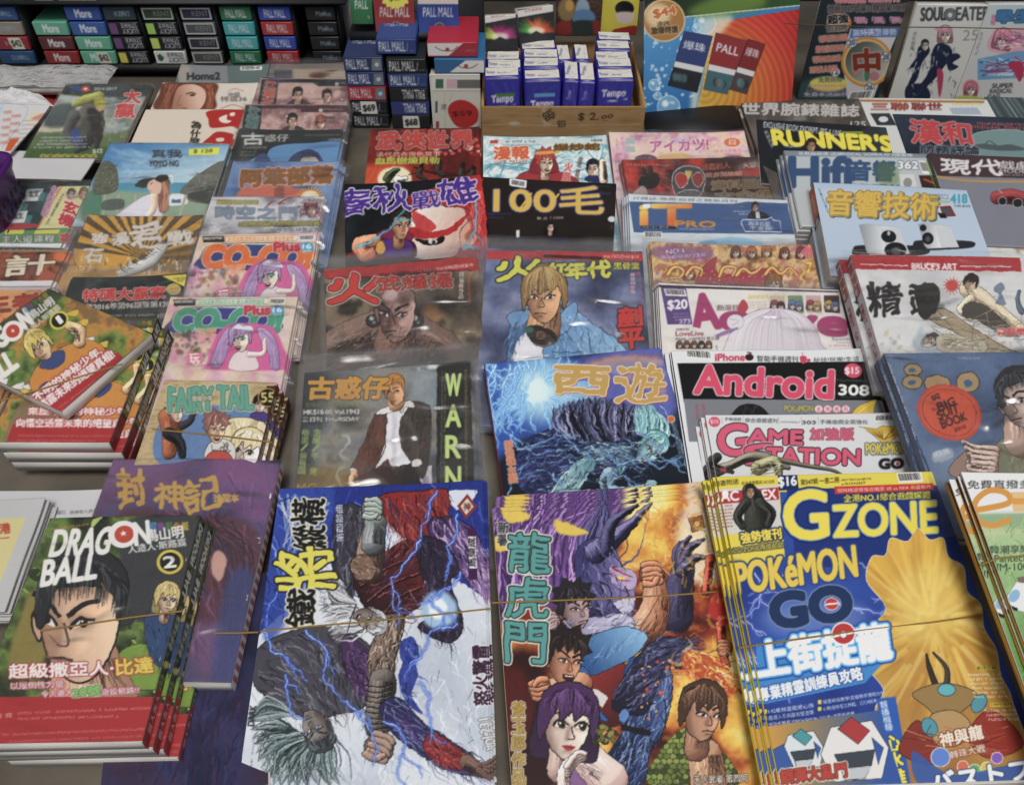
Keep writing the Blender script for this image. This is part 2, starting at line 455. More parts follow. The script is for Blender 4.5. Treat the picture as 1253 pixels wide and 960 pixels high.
	# ---- a plain drawn head; (x, y) middle, r half the head height, rot in radians (positive leans right)
	def head(s,x,y,r,rot=0,skin='#d8a888',hair='#2a1c18',turn=.15,style='short',brow=.0,mouth='line',lips=None,eye='#2a1a12',line='#1c1210',flip=False,dark=None,lite=None,female=False,neck=True,ear=True,hilite=None,jaw=1.0,strands=26,beard=None,eyes=1.0):
		cr,sr = math.cos(rot),math.sin(rot); f = -1 if flip else 1
		T = lambda P: [(x+r*(f*u*cr-v*sr),y+r*(f*u*sr+v*cr)) for u,v in P]
		skin = rgb(skin); dark = rgb(skin*np.array([.50,.40,.38]) if dark is None else dark); lite = rgb(np.minimum(1,skin*1.18+.04) if lite is None else lite)
		hc = rgb(hair); hl = rgb(np.minimum(1,hc*1.8+.08) if hilite is None else hilite)
		lw = max(r*.035,.6/s.k())
		if style in ('bob','long'):
			b = .95 if style == 'bob' else 1.9
			s.fill(T([(-.8,-.75),(0,-1.25),(.8,-.75),(.98,.1),(.95,b),(.4,b+.1),(-.4,b+.1),(-1.0,b),(-1.0,0)]),hc*.7,line=line,lw=lw)
		if neck:
			s.limb(T([(-.08,.5),(-.1,1.35)]),[r*(.36 if female else .44)]*2,dark*.55+skin*.45,dark,skin,line,lw)
		j = (.86 if female else 1.0)*jaw
		hd = [(-.66,-.45),(-.5,-.9),(0,-1.04),(.5,-.9),(.66,-.45),(.66,.05),(.60,.38),(.40*j,.80),(.14*j+.04,1.0),(-.12*j+.04,1.0),(-.40*j,.78),(-.60,.38),(-.68,0)]
		if ear:
			s.fill(T([(-.62,-.1),(-.80,-.15),(-.82,.12),(-.66,.38)]),skin*.9,line=line,lw=lw)
		s.fill(T(hd),('g',*T([(.75,-.2)])[0],lite,*T([(-.75,.3)])[0],skin*.86),line=line,lw=lw)
		save = s.clip
		if save is None: s.inside(T(hd))
		s.fill(T([(-.8,-.6),(-.42,-.4),(-.45,.2),(-.3,.55),(-.2,1.1),(-.9,1.1)]),dark,al=.55,soft=r*.16)
		s.fill(T([(-.7,-1.1),(.7,-1.1),(.7,-.55),(0,-.45),(-.7,-.5)]),dark,al=.45,soft=r*.14)
		tx = turn*1.0
		for e,sg in ((tx-.31,-1),(tx+.31,1)):
			s.ell(*T([(e,-.02)])[0],r*.24,r*.15,dark,rot,al=.5,soft=r*.07)
		s.fill(T([(tx-.06,-.05),(tx-.16,.40),(tx-.02,.46),(tx+.03,.1)]),dark,al=.5,soft=r*.05)
		s.fill(T([(tx-.18,.84),(tx+.2,.84),(tx+.1,.72),(tx-.1,.72)]),dark,al=.35,soft=r*.05)
		s.fill(T([(tx+.28,.2),(tx+.5,.3),(tx+.3,.5)]),lite,al=.5,soft=r*.08)
		if save is None: s.noclip()
		ew = .2*eyes
		for e,sg in ((tx-.31,-1),(tx+.33,1)):
			ww = ew*(1.0 if sg*turn >= 0 or abs(turn) < .1 else 1.0)
			eh = (.11 if female else .07)*eyes
			up = brow*.14
			s.fill(T([(e-ww,.02-sg*-up*.4),(e-ww*.3,-eh),(e+ww*.5,-eh*.9),(e+ww,.03+sg*-up*.4),(e,eh*.8)]),'#e9e4df')
			s.ell(*T([(e+.03,-.005)])[0],r*eh*1.05,r*eh*1.15,eye,rot); s.ell(*T([(e+.03,-.005)])[0],r*eh*.5,r*eh*.6,'#0a0808',rot)
			s.ell(*T([(e+.0,-.035)])[0],r*eh*.3,r*eh*.3,'#fff',rot)
			s.line(T([(e-ww*1.1,.03+sg*up*.5),(e-ww*.3,-eh*1.15),(e+ww*.5,-eh*1.1),(e+ww*1.15,.0-sg*up*.5)]),r*.065,'#140d0c',r*.05)
			by = -.26 if not female else -.30
			s.line(T([(e-sg*-.24 if 0 else e-.26,by+(up if sg > 0 else -up)),(e,by-.07),(e+.26,by+(-up if sg > 0 else up)+.02)]),r*(.10 if not female else .05),hc*.6,r*.07)
		s.line(T([(tx+.02,.02),(tx+.13,.36),(tx+.03,.42),(tx-.06,.41)]),r*.045,dark*.6,r*.035)
		if mouth == 'open':
			s.fill(T([(tx-.24,.60),(tx,.56),(tx+.24,.58),(tx+.14,.80),(tx-.1,.82)]),'#4a1210',line=line,lw=lw)
			s.fill(T([(tx-.18,.61),(tx+.18,.59),(tx+.14,.65),(tx-.12,.66)]),'#efe8e0')
		elif lips is not None:
			s.fill(T([(tx-.2,.64),(tx-.05,.58),(tx,.60),(tx+.06,.58),(tx+.2,.63),(tx,.76)]),lips); s.line(T([(tx-.2,.64),(tx,.655),(tx+.2,.63)]),r*.03,'#501818')
		else:
			s.line(T([(tx-.24,.66),(tx,.63),(tx+.24,.65)]),r*.05,dark*.45); s.line(T([(tx-.12,.76),(tx+.12,.76)]),r*.05,dark*.8,al=.6)
		if beard is not None:
			s.fill(T([(-.62,.2),(-.45,.5),(tx-.25,.52),(tx+.25,.52),(.5,.5),(.64,.2),(.5,.85),(.1,1.25),(-.35,.95)]),beard,al=.85,soft=r*.05)
			s.line(T([(tx-.2,.66),(tx+.2,.65)]),r*.06,'#401818')
		R = s.rng
		if style == 'bald': return
		if style in ('short','slick'):
			cap = [(-.74,.12),(-.80,-.4),(-.68,-.95),(-.15,-1.3),(.42,-1.22),(.74,-.85),(.72,-.3),(.62,-.12),(.55,-.5),(.25,-.66),(-.15,-.62),(-.46,-.55),(-.56,-.2),(-.62,.1)]
		elif style == 'spiky':
			cap = [(-.72,.25),(-1.05,.0),(-.86,-.3),(-1.25,-.55),(-.92,-.75),(-1.1,-1.2),(-.55,-1.2),(-.4,-1.65),(.02,-1.3),(.45,-1.62),(.52,-1.2),(.98,-1.2),(.82,-.75),(1.08,-.5),(.74,-.3),(.64,-.05),(.56,-.5),(.36,-.3),(.26,-.62),(.02,-.3),(-.14,-.66),(-.36,-.25),(-.46,-.55),(-.58,.05)]
		elif style == 'fringe' or style in ('bob','long'):
			cap = [(-.80,.55),(-.92,-.1),(-.78,-.9),(-.15,-1.3),(.5,-1.2),(.86,-.75),(.92,0),(.78,.5),(.68,-.05),(.52,-.42),(.2,-.12),(.14,-.42),(-.2,-.1),(-.3,-.5),(-.52,-.05),(-.66,.3)]
		else:
			cap = [(-.72,0),(-.75,-.6),(0,-1.2),(.72,-.7),(.68,-.1),(.5,-.6),(0,-.75),(-.5,-.6)]
		s.fill(T(cap),hc,smooth=(style != 'spiky'),line=line,lw=lw)
		for _ in range(strands):
			a = R.uniform(-1,1); p0 = (a*.5,-1.12+abs(a)*.2+R.uniform(-.05,.1)); 
			p1 = (a*.78,-.55+R.uniform(-.25,.15)+abs(a)*.35)
			s.line(T([p0,((p0[0]+p1[0])/2+a*.14,(p0[1]+p1[1])/2-.05),p1]),r*.05,hl if R.random() < .55 else hc*.45,r*.012,al=.75)
	def fist(s,x,y,r,rot=0,skin='#c89070',flip=False,line='#1c1210'):
		cr,sr = math.cos(rot),math.sin(rot); f = -1 if flip else 1
		T = lambda P: [(x+r*(f*u*cr-v*sr),y+r*(f*u*sr+v*cr)) for u,v in P]
		skin = rgb(skin)
		s.fill(T([(-.8,-.5),(-.3,-.9),(.6,-.8),(.95,-.2),(.9,.5),(.4,.95),(-.5,.9),(-.9,.3)]),skin*.8,line=line,lw=max(.7,r*.06))
		for i in range(4):
			v = -.62+i*.40
			s.limb(T([(-.55,v-.08),(.25,v-.1),(.62,v+.1),(.35,v+.22)]),[r*.2,r*.23,r*.22,r*.16],skin,line=line,lw=max(.5,r*.045))
		s.limb(T([(-.6,.75),(.0,.82),(.42,.45)]),[r*.24,r*.22,r*.17],skin*1.03,line=line,lw=max(.5,r*.045))
# ------------------------------------------------------------------ materials
def mat(name):
	m = bpy.data.materials.new(name); m.use_nodes = True
	nt = m.node_tree; b = nt.nodes['Principled BSDF']
	return m,nt,b
def node(nt,t,**kw):
	n = nt.nodes.new(t)
	for k,v in kw.items():
		if k in n.inputs: n.inputs[k].default_value = v
		else: setattr(n,k,v)
	return n
def bump(nt,b,scale,strength,dist=.001,detail=3,coord='Object'):
	tc = node(nt,'ShaderNodeTexCoord'); nz = node(nt,'ShaderNodeTexNoise'); nz.inputs['Scale'].default_value = scale; nz.inputs['Detail'].default_value = detail
	bp = node(nt,'ShaderNodeBump'); bp.inputs['Strength'].default_value = strength; bp.inputs['Distance'].default_value = dist
	nt.links.new(tc.outputs[coord],nz.inputs['Vector']); nt.links.new(nz.outputs['Fac'],bp.inputs['Height']); nt.links.new(bp.outputs[0],b.inputs['Normal'])
	return nz
def printed(name,rough,coat=0.0,bstr=.12):
	m,nt,b = mat(name)
	a = node(nt,'ShaderNodeAttribute',attribute_name='Col')
	nt.links.new(a.outputs['Color'],b.inputs['Base Color'])
	b.inputs['Roughness'].default_value = rough; b.inputs['Specular IOR Level'].default_value = .26
	b.inputs['Coat Weight'].default_value = coat; b.inputs['Coat Roughness'].default_value = .16
	bump(nt,b,14,bstr,.006,2)
	return m
def plain(name,col,rough=.6,var=.12,scale=60,bstr=.0,spec=.4,metal=0):
	m,nt,b = mat(name); c = lin(rgb(col))
	tc = node(nt,'ShaderNodeTexCoord'); nz = node(nt,'ShaderNodeTexNoise'); nz.inputs['Scale'].default_value = scale; nz.inputs['Detail'].default_value = 5
	mx = node(nt,'ShaderNodeMix',data_type='RGBA')
	mx.inputs[6].default_value = (*(c*(1-var)),1); mx.inputs[7].default_value = (*np.minimum(1,c*(1+var)),1)
	nt.links.new(tc.outputs['Object'],nz.inputs['Vector']); nt.links.new(nz.outputs['Fac'],mx.inputs[0]); nt.links.new(mx.outputs[2],b.inputs['Base Color'])
	b.inputs['Roughness'].default_value = rough; b.inputs['Specular IOR Level'].default_value = spec; b.inputs['Metallic'].default_value = metal
	if bstr:
		bp = node(nt,'ShaderNodeBump'); bp.inputs['Strength'].default_value = bstr; bp.inputs['Distance'].default_value = .002
		nt.links.new(nz.outputs['Fac'],bp.inputs['Height']); nt.links.new(bp.outputs[0],b.inputs['Normal'])
	return m
M_COVER = printed('glossy_printed_cover',.36,.10)
M_MATTE = printed('matte_printed_card',.55,.0,.06)
def pages_material():
	m,nt,b = mat('stacked_page_edges')
	tc = node(nt,'ShaderNodeTexCoord'); sx = node(nt,'ShaderNodeSeparateXYZ'); nt.links.new(tc.outputs['Object'],sx.inputs[0])
	mu = node(nt,'ShaderNodeMath',operation='MULTIPLY'); mu.inputs[1].default_value = 2600; nt.links.new(sx.outputs['Z'],mu.inputs[0])
	nz = node(nt,'ShaderNodeTexNoise',noise_dimensions='1D'); nz.inputs['Scale'].default_value = 1; nz.inputs['Detail'].default_value = 2
	nt.links.new(mu.outputs[0],nz.inputs['W'])
	rp = node(nt,'ShaderNodeValToRGB'); rp.color_ramp.elements[0].position = .35; rp.color_ramp.elements[0].color = (.33,.31,.28,1); rp.color_ramp.elements[1].position = .6; rp.color_ramp.elements[1].color = (.74,.72,.68,1)
	nt.links.new(nz.outputs['Fac'],rp.inputs[0]); nt.links.new(rp.outputs[0],b.inputs['Base Color']); b.inputs['Roughness'].default_value = .8
	return m
M_PAGES = pages_material()
def film_material(name,haze=.026,gloss=1.35,rough=.16,bs=.7,scale=11):
	m = bpy.data.materials.new(name); m.use_nodes = True; nt = m.node_tree; nt.nodes.remove(nt.nodes['Principled BSDF'])
	out = nt.nodes['Material Output']
	tr = node(nt,'ShaderNodeBsdfTransparent'); tr.inputs[0].default_value = (.97,.97,.975,1)
	gl = node(nt,'ShaderNodeBsdfGlossy'); gl.inputs['Roughness'].default_value = rough; gl.inputs['Color'].default_value = (1,1,1,1)
	df = node(nt,'ShaderNodeBsdfDiffuse'); df.inputs[0].default_value = (.82,.82,.82,1)
	tc = node(nt,'ShaderNodeTexCoord'); mp = node(nt,'ShaderNodeMapping'); nt.links.new(tc.outputs['Object'],mp.inputs[0]); mp.inputs['Rotation'].default_value = (0,0,.5); mp.inputs['Scale'].default_value = (1,2.4,1)
	nz = node(nt,'ShaderNodeTexNoise'); nz.inputs['Scale'].default_value = scale; nz.inputs['Detail'].default_value = 1; nz.inputs['Distortion'].default_value = .6; nt.links.new(mp.outputs[0],nz.inputs['Vector'])
	bp = node(nt,'ShaderNodeBump'); bp.inputs['Strength'].default_value = bs; bp.inputs['Distance'].default_value = .026; nt.links.new(nz.outputs['Fac'],bp.inputs['Height'])
	nt.links.new(bp.outputs[0],gl.inputs['Normal'])
	fr = node(nt,'ShaderNodeFresnel'); fr.inputs['IOR'].default_value = 1.5; nt.links.new(bp.outputs[0],fr.inputs['Normal'])
	mu = node(nt,'ShaderNodeMath',operation='MULTIPLY'); mu.inputs[1].default_value = gloss; nt.links.new(fr.outputs[0],mu.inputs[0])
	n2 = node(nt,'ShaderNodeTexNoise'); n2.inputs['Scale'].default_value = scale*.9; n2.inputs['Detail'].default_value = 2; n2.inputs['Distortion'].default_value = 1.0; nt.links.new(mp.outputs[0],n2.inputs['Vector'])
	rp = node(nt,'ShaderNodeValToRGB'); rp.color_ramp.elements[0].position = .50; rp.color_ramp.elements[0].color = (.22,.22,.22,1); rp.color_ramp.elements[1].position = .68; rp.color_ramp.elements[1].color = (1,1,1,1)
	nt.links.new(n2.outputs['Fac'],rp.inputs[0]); mu2 = node(nt,'ShaderNodeMath',operation='MULTIPLY'); nt.links.new(mu.outputs[0],mu2.inputs[0]); nt.links.new(rp.outputs[0],mu2.inputs[1]); mu = mu2
	m1 = node(nt,'ShaderNodeMixShader'); m1.inputs[0].default_value = haze; nt.links.new(tr.outputs[0],m1.inputs[1]); nt.links.new(df.outputs[0],m1.inputs[2])
	m2 = node(nt,'ShaderNodeMixShader'); nt.links.new(mu.outputs[0],m2.inputs[0]); nt.links.new(m1.outputs[0],m2.inputs[1]); nt.links.new(gl.outputs[0],m2.inputs[2])
	nt.links.new(m2.outputs[0],out.inputs['Surface'])
	return m
M_FILM = film_material('clear_plastic_sleeve')
M_WRAP = film_material('tight_shrink_wrap',.014,1.1,.16,.5,13)
_spine = {}
def M_col(c,rough=.42):
	key = (str(c),rough)
	if key not in _spine: _spine[key] = plain('printed_card_%d' % (len(_spine)+1),rgb(c),rough,.08,90)
	return _spine[key]

# ------------------------------------------------------------------ meshes
def link(name,me,parent=None,m=None,smooth=False):
	o = bpy.data.objects.new(name,me); C.objects.link(o)
	if m is not None: me.materials.append(m)
	if parent is not None: o.parent = parent
	if smooth: me.polygons.foreach_set('use_smooth',np.ones(len(me.polygons),dtype=bool))
	return o
def raw_mesh(name,V,Fq,col=None):
	me = bpy.data.meshes.new(name)
	V = np.asarray(V,dtype=np.float32); Fq = np.asarray(Fq,dtype=np.int32)
	me.vertices.add(len(V)); me.vertices.foreach_set('co',V.ravel())
	k = Fq.shape[1]
	me.loops.add(Fq.size); me.loops.foreach_set('vertex_index',Fq.ravel())
	me.polygons.add(len(Fq)); me.polygons.foreach_set('loop_start',np.arange(len(Fq),dtype=np.int32)*k)
	if col is not None:
		at = me.color_attributes.new('Col','FLOAT_COLOR','POINT')
		cc = np.ones((len(V),4),dtype=np.float32); cc[:,:3] = col; at.data.foreach_set('color',cc.ravel())
	me.update(calc_edges=True)
	return me
def grid_faces(nu,nv):
	i = np.arange(nu*nv).reshape(nv,nu)
	return np.stack([i[:-1,:-1],i[:-1,1:],i[1:,1:],i[1:,:-1]],axis=-1).reshape(-1,4)
def boxes_mesh(name,bl):
	V = []; F_ = []
	for (x0,y0,z0,x1,y1,z1) in bl:
		b = len(V); V += [(x0,y0,z0),(x1,y0,z0),(x1,y1,z0),(x0,y1,z0),(x0,y0,z1),(x1,y0,z1),(x1,y1,z1),(x0,y1,z1)]
		F_ += [(b,b+3,b+2,b+1),(b+4,b+5,b+6,b+7),(b,b+1,b+5,b+4),(b+1,b+2,b+6,b+5),(b+2,b+3,b+7,b+6),(b+3,b,b+4,b+7)]
	return raw_mesh(name,V,F_)
def empty(name,loc,label,cat,group=None,rot=(0,0,0)):
	o = bpy.data.objects.new(name,None); C.objects.link(o); o.location = loc; o.rotation_euler = rot
	o.empty_display_size = .02
	tag(o,label,cat,group); return o
def tag(o,label=None,cat=None,group=None,kind=None):
	if label: o['label'] = label
	if cat: o['category'] = cat
	if group: o['group'] = group
	if kind: o['kind'] = kind
	return o
def copy_thing(root,mtx,label=None):
	c = root.copy(); C.objects.link(c); c.matrix_world = mtx
	if label: c['label'] = label
	for ch in root.children:
		d = ch.copy(); C.objects.link(d); d.parent = c
		for g in ch.children:
			e = g.copy(); C.objects.link(e); e.parent = d
	return c
def spine_letters(b,q,st,u0,u1,c,w0=.15,w1=.85,bold=.3):
	# characters down a spine, feet towards the back cover
	d = (u1-u0)/len(st)
	for i,ch in enumerate(st):
		if ch == ' ': continue
		a = np.array(q(u0+d*(i+.08),w1)); z = np.array(q(u0+d*(i+.92),w1)); up = np.array(q(u0+d*(i+.08),w0))-a
		b.text(ch,*a,*z,1,c,bold,up=tuple(up))
def sample(bd,px,py):
	# colour of the art board under points of the page
	x = np.clip((px-bd.x0)*bd.ss-.5,0,bd.W-1.001); y = np.clip((py-bd.y0)*bd.ss-.5,0,bd.H-1.001)
	i = x.astype(int); j = y.astype(int); fx = (x-i)[:,None]; fy = (y-j)[:,None]
	a = bd.a
	c = (a[j,i]*(1-fx)+a[j,i+1]*fx)*(1-fy)+(a[j+1,i]*(1-fx)+a[j+1,i+1]*fx)*fy
	c = lin(np.clip(c,0,1)); g = (c @ np.array([.3,.59,.11]))[:,None]
	return np.minimum(.86,(g+(c-g)*.86)*PRINT_GAIN+.006)
DENS = 0.95
def sheet(name,mw,us,vs,fn,bd,parent,m,skirt=0.0):
	# a printed sheet: fn(u, v) -> local xyz, us/vs 1-D arrays, coloured from the board
	U,Vv = np.meshgrid(us,vs); L = fn(U.ravel(),Vv.ravel())
	Wd = L @ np.array(mw.to_3x3()).T + np.array(mw.translation)
	px,py = project(Wd)
	col = sample(bd,px,py)
	F_ = grid_faces(len(us),len(vs))
	if skirt:
		nu,nv = len(us),len(vs); idx = np.arange(nu*nv).reshape(nv,nu)
		ring = np.concatenate([idx[0,:],idx[1:,-1],idx[-1,-2::-1],idx[-2:0,0]])
		b = len(L); S = L[ring].copy(); S[:,2] -= skirt
		L = np.concatenate([L,S]); col = np.concatenate([col,col[ring]])
		k = np.arange(len(ring)); kn = (k+1) % len(ring)
		F_ = np.concatenate([F_,np.stack([ring[k],b+k,b+kn,ring[kn]],axis=1)])
	me = raw_mesh(name,L,F_,col)
	return link(name,me,parent,m,smooth=True)
def solve_page(TL,TR,asp,zn,sn):
	W = .18
	for _ in range(6):
		zf = zn + asp*W*sn
		A = at_z(*TL,zf); B = at_z(*TR,zf); W = float(np.linalg.norm(B-A))
	ph = math.atan2(B[1]-A[1],B[0]-A[0]); L = asp*W; cs = math.sqrt(1-sn*sn)
	NL = A - np.array([-math.sin(ph)*cs,math.cos(ph)*cs,sn])*L
	return W,L,ph,NL
COUNT = {}
PAGES = {}
def mag(name,label,TL,TR,asp,paint,zn=.016,sn=.1,t=.0022,n=1,fan=(.0,.0),jit=.0012,vis=.75,base='#777',spine=None,side='L',
		sleeve=None,cat='magazine',group=None,under=None,ss=1.5,bulge=.0013,fr=None,key=None,mtl=None,gap=.0004,extra=None,spine_paint=None,pose=None):
	if pose is None: W,L,ph,NL = solve_page(TL,TR,asp,zn,sn)
	else: W,L = pose[1],pose[2]
	r = random.Random(zlib.crc32((label).encode()))
	dl = math.asin(sn)
	mw = pose[0] if pose is not None else Matrix.Translation(Vector(NL)) @ Matrix.Rotation(ph,4,'Z') @ Matrix.Rotation(dl,4,'X') @ Matrix.Translation((0,0,-t))
	if pose is not None: mw = pose[0] @ Matrix.Translation((0,0,-t))
	root = empty(name,(0,0,0),label,cat,group); root.matrix_world = mw
	n0,n1,n2 = r.uniform(0,6),r.uniform(.5,1),r.uniform(.3,1)
	c1,c2 = (r.uniform(.0,.0042),r.uniform(.0,.0042)) if t < .0045 and pose is None else (0,0)
	def disp(x,y):
		u,v = x/W,y/L
		return bulge*(n1*np.sin(np.pi*u)+n2*.6*np.sin(np.pi*v)+.55*np.sin(5*u+n0+3*v)*np.sin(2+4*v)) + bulge*.8 + c1*np.clip((v-u-.55)/.45,0,1)**2 + c2*np.clip((u+v-1.55)/.45,0,1)**2
	def fn(x,y): return np.stack([x,y,t+disp(x,y)],axis=1)
	# board round everything of the page that the photograph can show
	cor = [project(np.array(mw @ Vector((x,y,t)))) for x,y in ((0,0),(W,0),(W,L),(0,L),(W/2,L),(0,L*(1-vis)),(W,L*(1-vis)))]
	xs = [c[0] for c in cor]; ys = [c[1] for c in cor]
	x0,x1 = max(-150,min(xs)-3),min(PW+240,max(xs)+3); y0,y1 = max(-30,min(ys)-3),min(PH+100,max(ys)+3)
	if x1-x0 < 8 or y1-y0 < 8: x1 = x0+12; y1 = y0+12
	bd = Board(x0,y0,x1,y1,ss,base,seed=zlib.crc32(label.encode()) % 9973)
	if fr: bd.F(*fr)
	paint(bd)
	pq = [project(np.array(mw @ Vector((x,L,t)))) for x in (0,W)]; wpx = math.hypot(pq[1][0]-pq[0][0],pq[1][1]-pq[0][1]); nu = int(max(8,wpx/DENS))
	yt = project(np.array(mw @ Vector((W/2,L,t)))); ym = project(np.array(mw @ Vector((W/2,L*(1-vis),t))))
	hpx = min(math.hypot(yt[0]-ym[0],yt[1]-ym[1]),420); nv = int(max(8,hpx/DENS))
	vs = L-np.linspace(0,vis,nv)*L
	if vis < .99: vs = np.concatenate([vs,L-np.linspace(vis,1,14)[1:]*L])
	vs = vs[::-1]
	if not spine_paint:
		sheet('cover',mw,np.linspace(0,W,nu),vs,fn,bd,root,mtl or M_COVER,skirt=min(.0012,t*.5))
	else:
		sheet('cover',mw,np.linspace(0,W,nu),vs,fn,bd,root,mtl or M_COVER,skirt=min(.0008,t*.5))
	tb = t-.0003
	link('page_block',boxes_mesh('page_block',[(.0012,.0008,0,W-.0012,L-.0008,tb)]),root,M_PAGES)
	if spine is not None:
		xa,xb = (-.0004,.0010) if side == 'L' else (W-.0010,W+.0004)
		if spine_paint:
			yy = [project(np.array(mw @ Vector((xa,y,z)))) for y in (0,L) for z in (0,t)]
			sb = Board(min(p[0] for p in yy)-2,max(-30,min(p[1] for p in yy)-2),max(p[0] for p in yy)+2,min(PH+30,max(p[1] for p in yy)+2),2.0,spine,5)
			xo = xa if side == 'L' else xb
			def q(u,w,xo=xo): return project(np.array(mw @ Vector((xo,L*(1-u),t*(1-w)))))      # u down the spine, w from cover to back
			spine_paint(sb,q)
			fs = lambda u,v: np.stack([np.full_like(u,xo),u,v],axis=1)
			us = np.linspace(0,L,int(max(20,min(420,(max(p[1] for p in yy)-min(p[1] for p in yy))/DENS)))); vv = np.linspace(0,t+.0008,12)
			if side == 'L': us = us[::-1]
			sheet('spine',mw,us,vv,fs,sb,root,M_MATTE)
		else:
			link('spine',boxes_mesh('spine',[(xa,0,.0001,xb,L,t+.0006)]),root,M_col(spine))
	if sleeve: add_sleeve(root,W,L,t,disp,r,**sleeve)
	if extra: extra(root,W,L,t,disp,mw)
	bpy.context.view_layer.update()
	fx = fy = 0
	for i in range(1,n):
		fx += fan[0]*r.uniform(.45,1.55); fy += fan[1]*r.uniform(.45,1.55)
		o = Matrix.Translation((fx+r.uniform(-jit,jit),fy+r.uniform(-jit,jit),-(t+gap)*i)) @ Matrix.Rotation(r.uniform(-.006,.006),4,'Z')
		copy_thing(root,mw @ o,under)
	PAGES[key or label] = (root,mw,W,L,t)
	return root
def add_sleeve(root,W,L,t,disp,r,top=.022,side=.005,near=.004,amp=.0018,m=None,skirt=.004,film=None):
	nu,nv = 56,70
	x = np.linspace(-side,W+side,nu); y = np.linspace(-near,L+top,nv); X,Y = np.meshgrid(x,y); x_,y_ = X.ravel(),Y.ravel()
	sd = r.randrange(999)
	q = fbm(x_*22+y_*8,y_*13,sd,2); q2 = fbm(x_*45-y_*25,y_*32+x_*20,sd+3,2)
	wr = np.exp(-((q-.5)*7)**2)*.9+np.exp(-((q2-.5)*5)**2)*.25
	z = t+disp(np.clip(x_,0,W),np.clip(y_,0,L))+.0009+amp*wr
	over = np.clip((y_-L)/max(top,1e-4),0,1); z = z-over*t*.5+over*amp*1.6*(fbm(x_*40,y_*60,sd+8)-.3)
	ex = np.clip((-x_)/side,0,1)+np.clip((x_-W)/side,0,1); z = z-ex*min(t*.6,.004)
	me = raw_mesh('plastic_sleeve',np.stack([x_,y_,z],1),grid_faces(nu,nv))
	return link('plastic_sleeve',me,root,film or M_FILM,smooth=True)
SL = dict(top=.02)

def upright(BL,BR,topy,zb=0.0,lean=.2,y=None):
	# pose of a board that stands on its lower edge: lower corners in the photograph, height of its top left corner
	if y is None: A = at_z(*BL,zb); B = at_z(*BR,zb)
	else: A = at_y(*BL,y); B = at_y(*BR,y); B[2] = A[2]
	u = B-A; W = float(np.linalg.norm(u)); u /= W
	n = np.array([-u[1],u[0],0]); v = np.array([0,0,math.cos(lean)])+n*math.sin(lean)
	lo,hi = .001,1.5
	for _ in range(40):
		h = (lo+hi)/2
		if project(A+v*h)[1] > topy: lo = h
		else: hi = h
	w = np.cross(u,v)
	m = Matrix(((u[0],v[0],w[0],A[0]),(u[1],v[1],w[1],A[1]),(u[2],v[2],w[2],A[2]),(0,0,0,1)))
	return m,W,h
def face_board(mw,quad,base,fr,paint,ss=1.6):
	p = [project(np.array(mw @ Vector(q))) for q in quad]
	bd = Board(max(-30,min(a[0] for a in p)-2),max(-30,min(a[1] for a in p)-2),max(max(a[0] for a in p)+2,-20),max(max(a[1] for a in p)+2,-20),ss,base,7)
	if fr: bd.F(*fr)
	paint(bd); return bd
def pack(name,label,cat,group,mw,w,d,h,col,paint_front=None,paint_top=None,fr=None,top_col=None,rough=.4,part='carton',bev=.0012,inset=None):
	# a small box: base frame mw at the front lower left corner, x right, y back, z up
	root = empty(name,(0,0,0),label,cat,group); root.matrix_world = mw
	me = boxes_mesh(part,[(0,.0003,0,w,d,h-.0003)]); o = link(part,me,root,M_col(col,rough))
	bv = o.modifiers.new('edge','BEVEL'); bv.width = bev; bv.segments = 2
	if paint_front:
		bd = face_board(mw,[(0,0,0),(w,0,0),(w,0,h),(0,0,h)],col,fr,paint_front)
		e = inset or bev*.8; f = lambda u,v: np.stack([u,np.full_like(u,-.0002),v],1)
		sheet('front_panel',mw,np.linspace(e,w-e,46),np.linspace(e,h-e,30),f,bd,root,M_MATTE)
	if paint_top:
		bd = face_board(mw,[(0,0,h),(w,0,h),(w,d,h),(0,d,h)],top_col or col,fr,paint_top)
		e = inset or bev*.8; f = lambda u,v: np.stack([u,v,np.full_like(u,h+.0002)],1)
		sheet('top_panel',mw,np.linspace(e,w-e,40),np.linspace(e,d-e,30),f,bd,root,M_MATTE)
	return root
def tube_mesh(name,pts,r,n=7):
	P = spline(np.array(pts)[:,:2],False,8) if False else np.asarray(pts,float)
	V = []; F_ = []
	for i,p in enumerate(P):
		d = P[min(i+1,len(P)-1)]-P[max(i-1,0)]; d /= np.linalg.norm(d)+1e-9
		a = np.cross(d,[0,0,1.0]); a /= np.linalg.norm(a)+1e-9; c = np.cross(d,a)
		for k in range(n): t = 2*math.pi*k/n; V.append(p+r*(a*math.cos(t)+c*math.sin(t)))
	for i in range(len(P)-1):
		for k in range(n): F_.append((i*n+k,i*n+(k+1) % n,(i+1)*n+(k+1) % n,(i+1)*n+k))
	return raw_mesh(name,V,F_)
def on_page(key,px,py,up=.0022):
	root,mw,W,L,t = PAGES[key]; n = np.array(mw.to_3x3() @ Vector((0,0,1))); o = np.array(mw @ Vector((0,0,t)))+n*up
	d = ray(px,py); return EYE + d*(((o-EYE) @ n)/(d @ n))
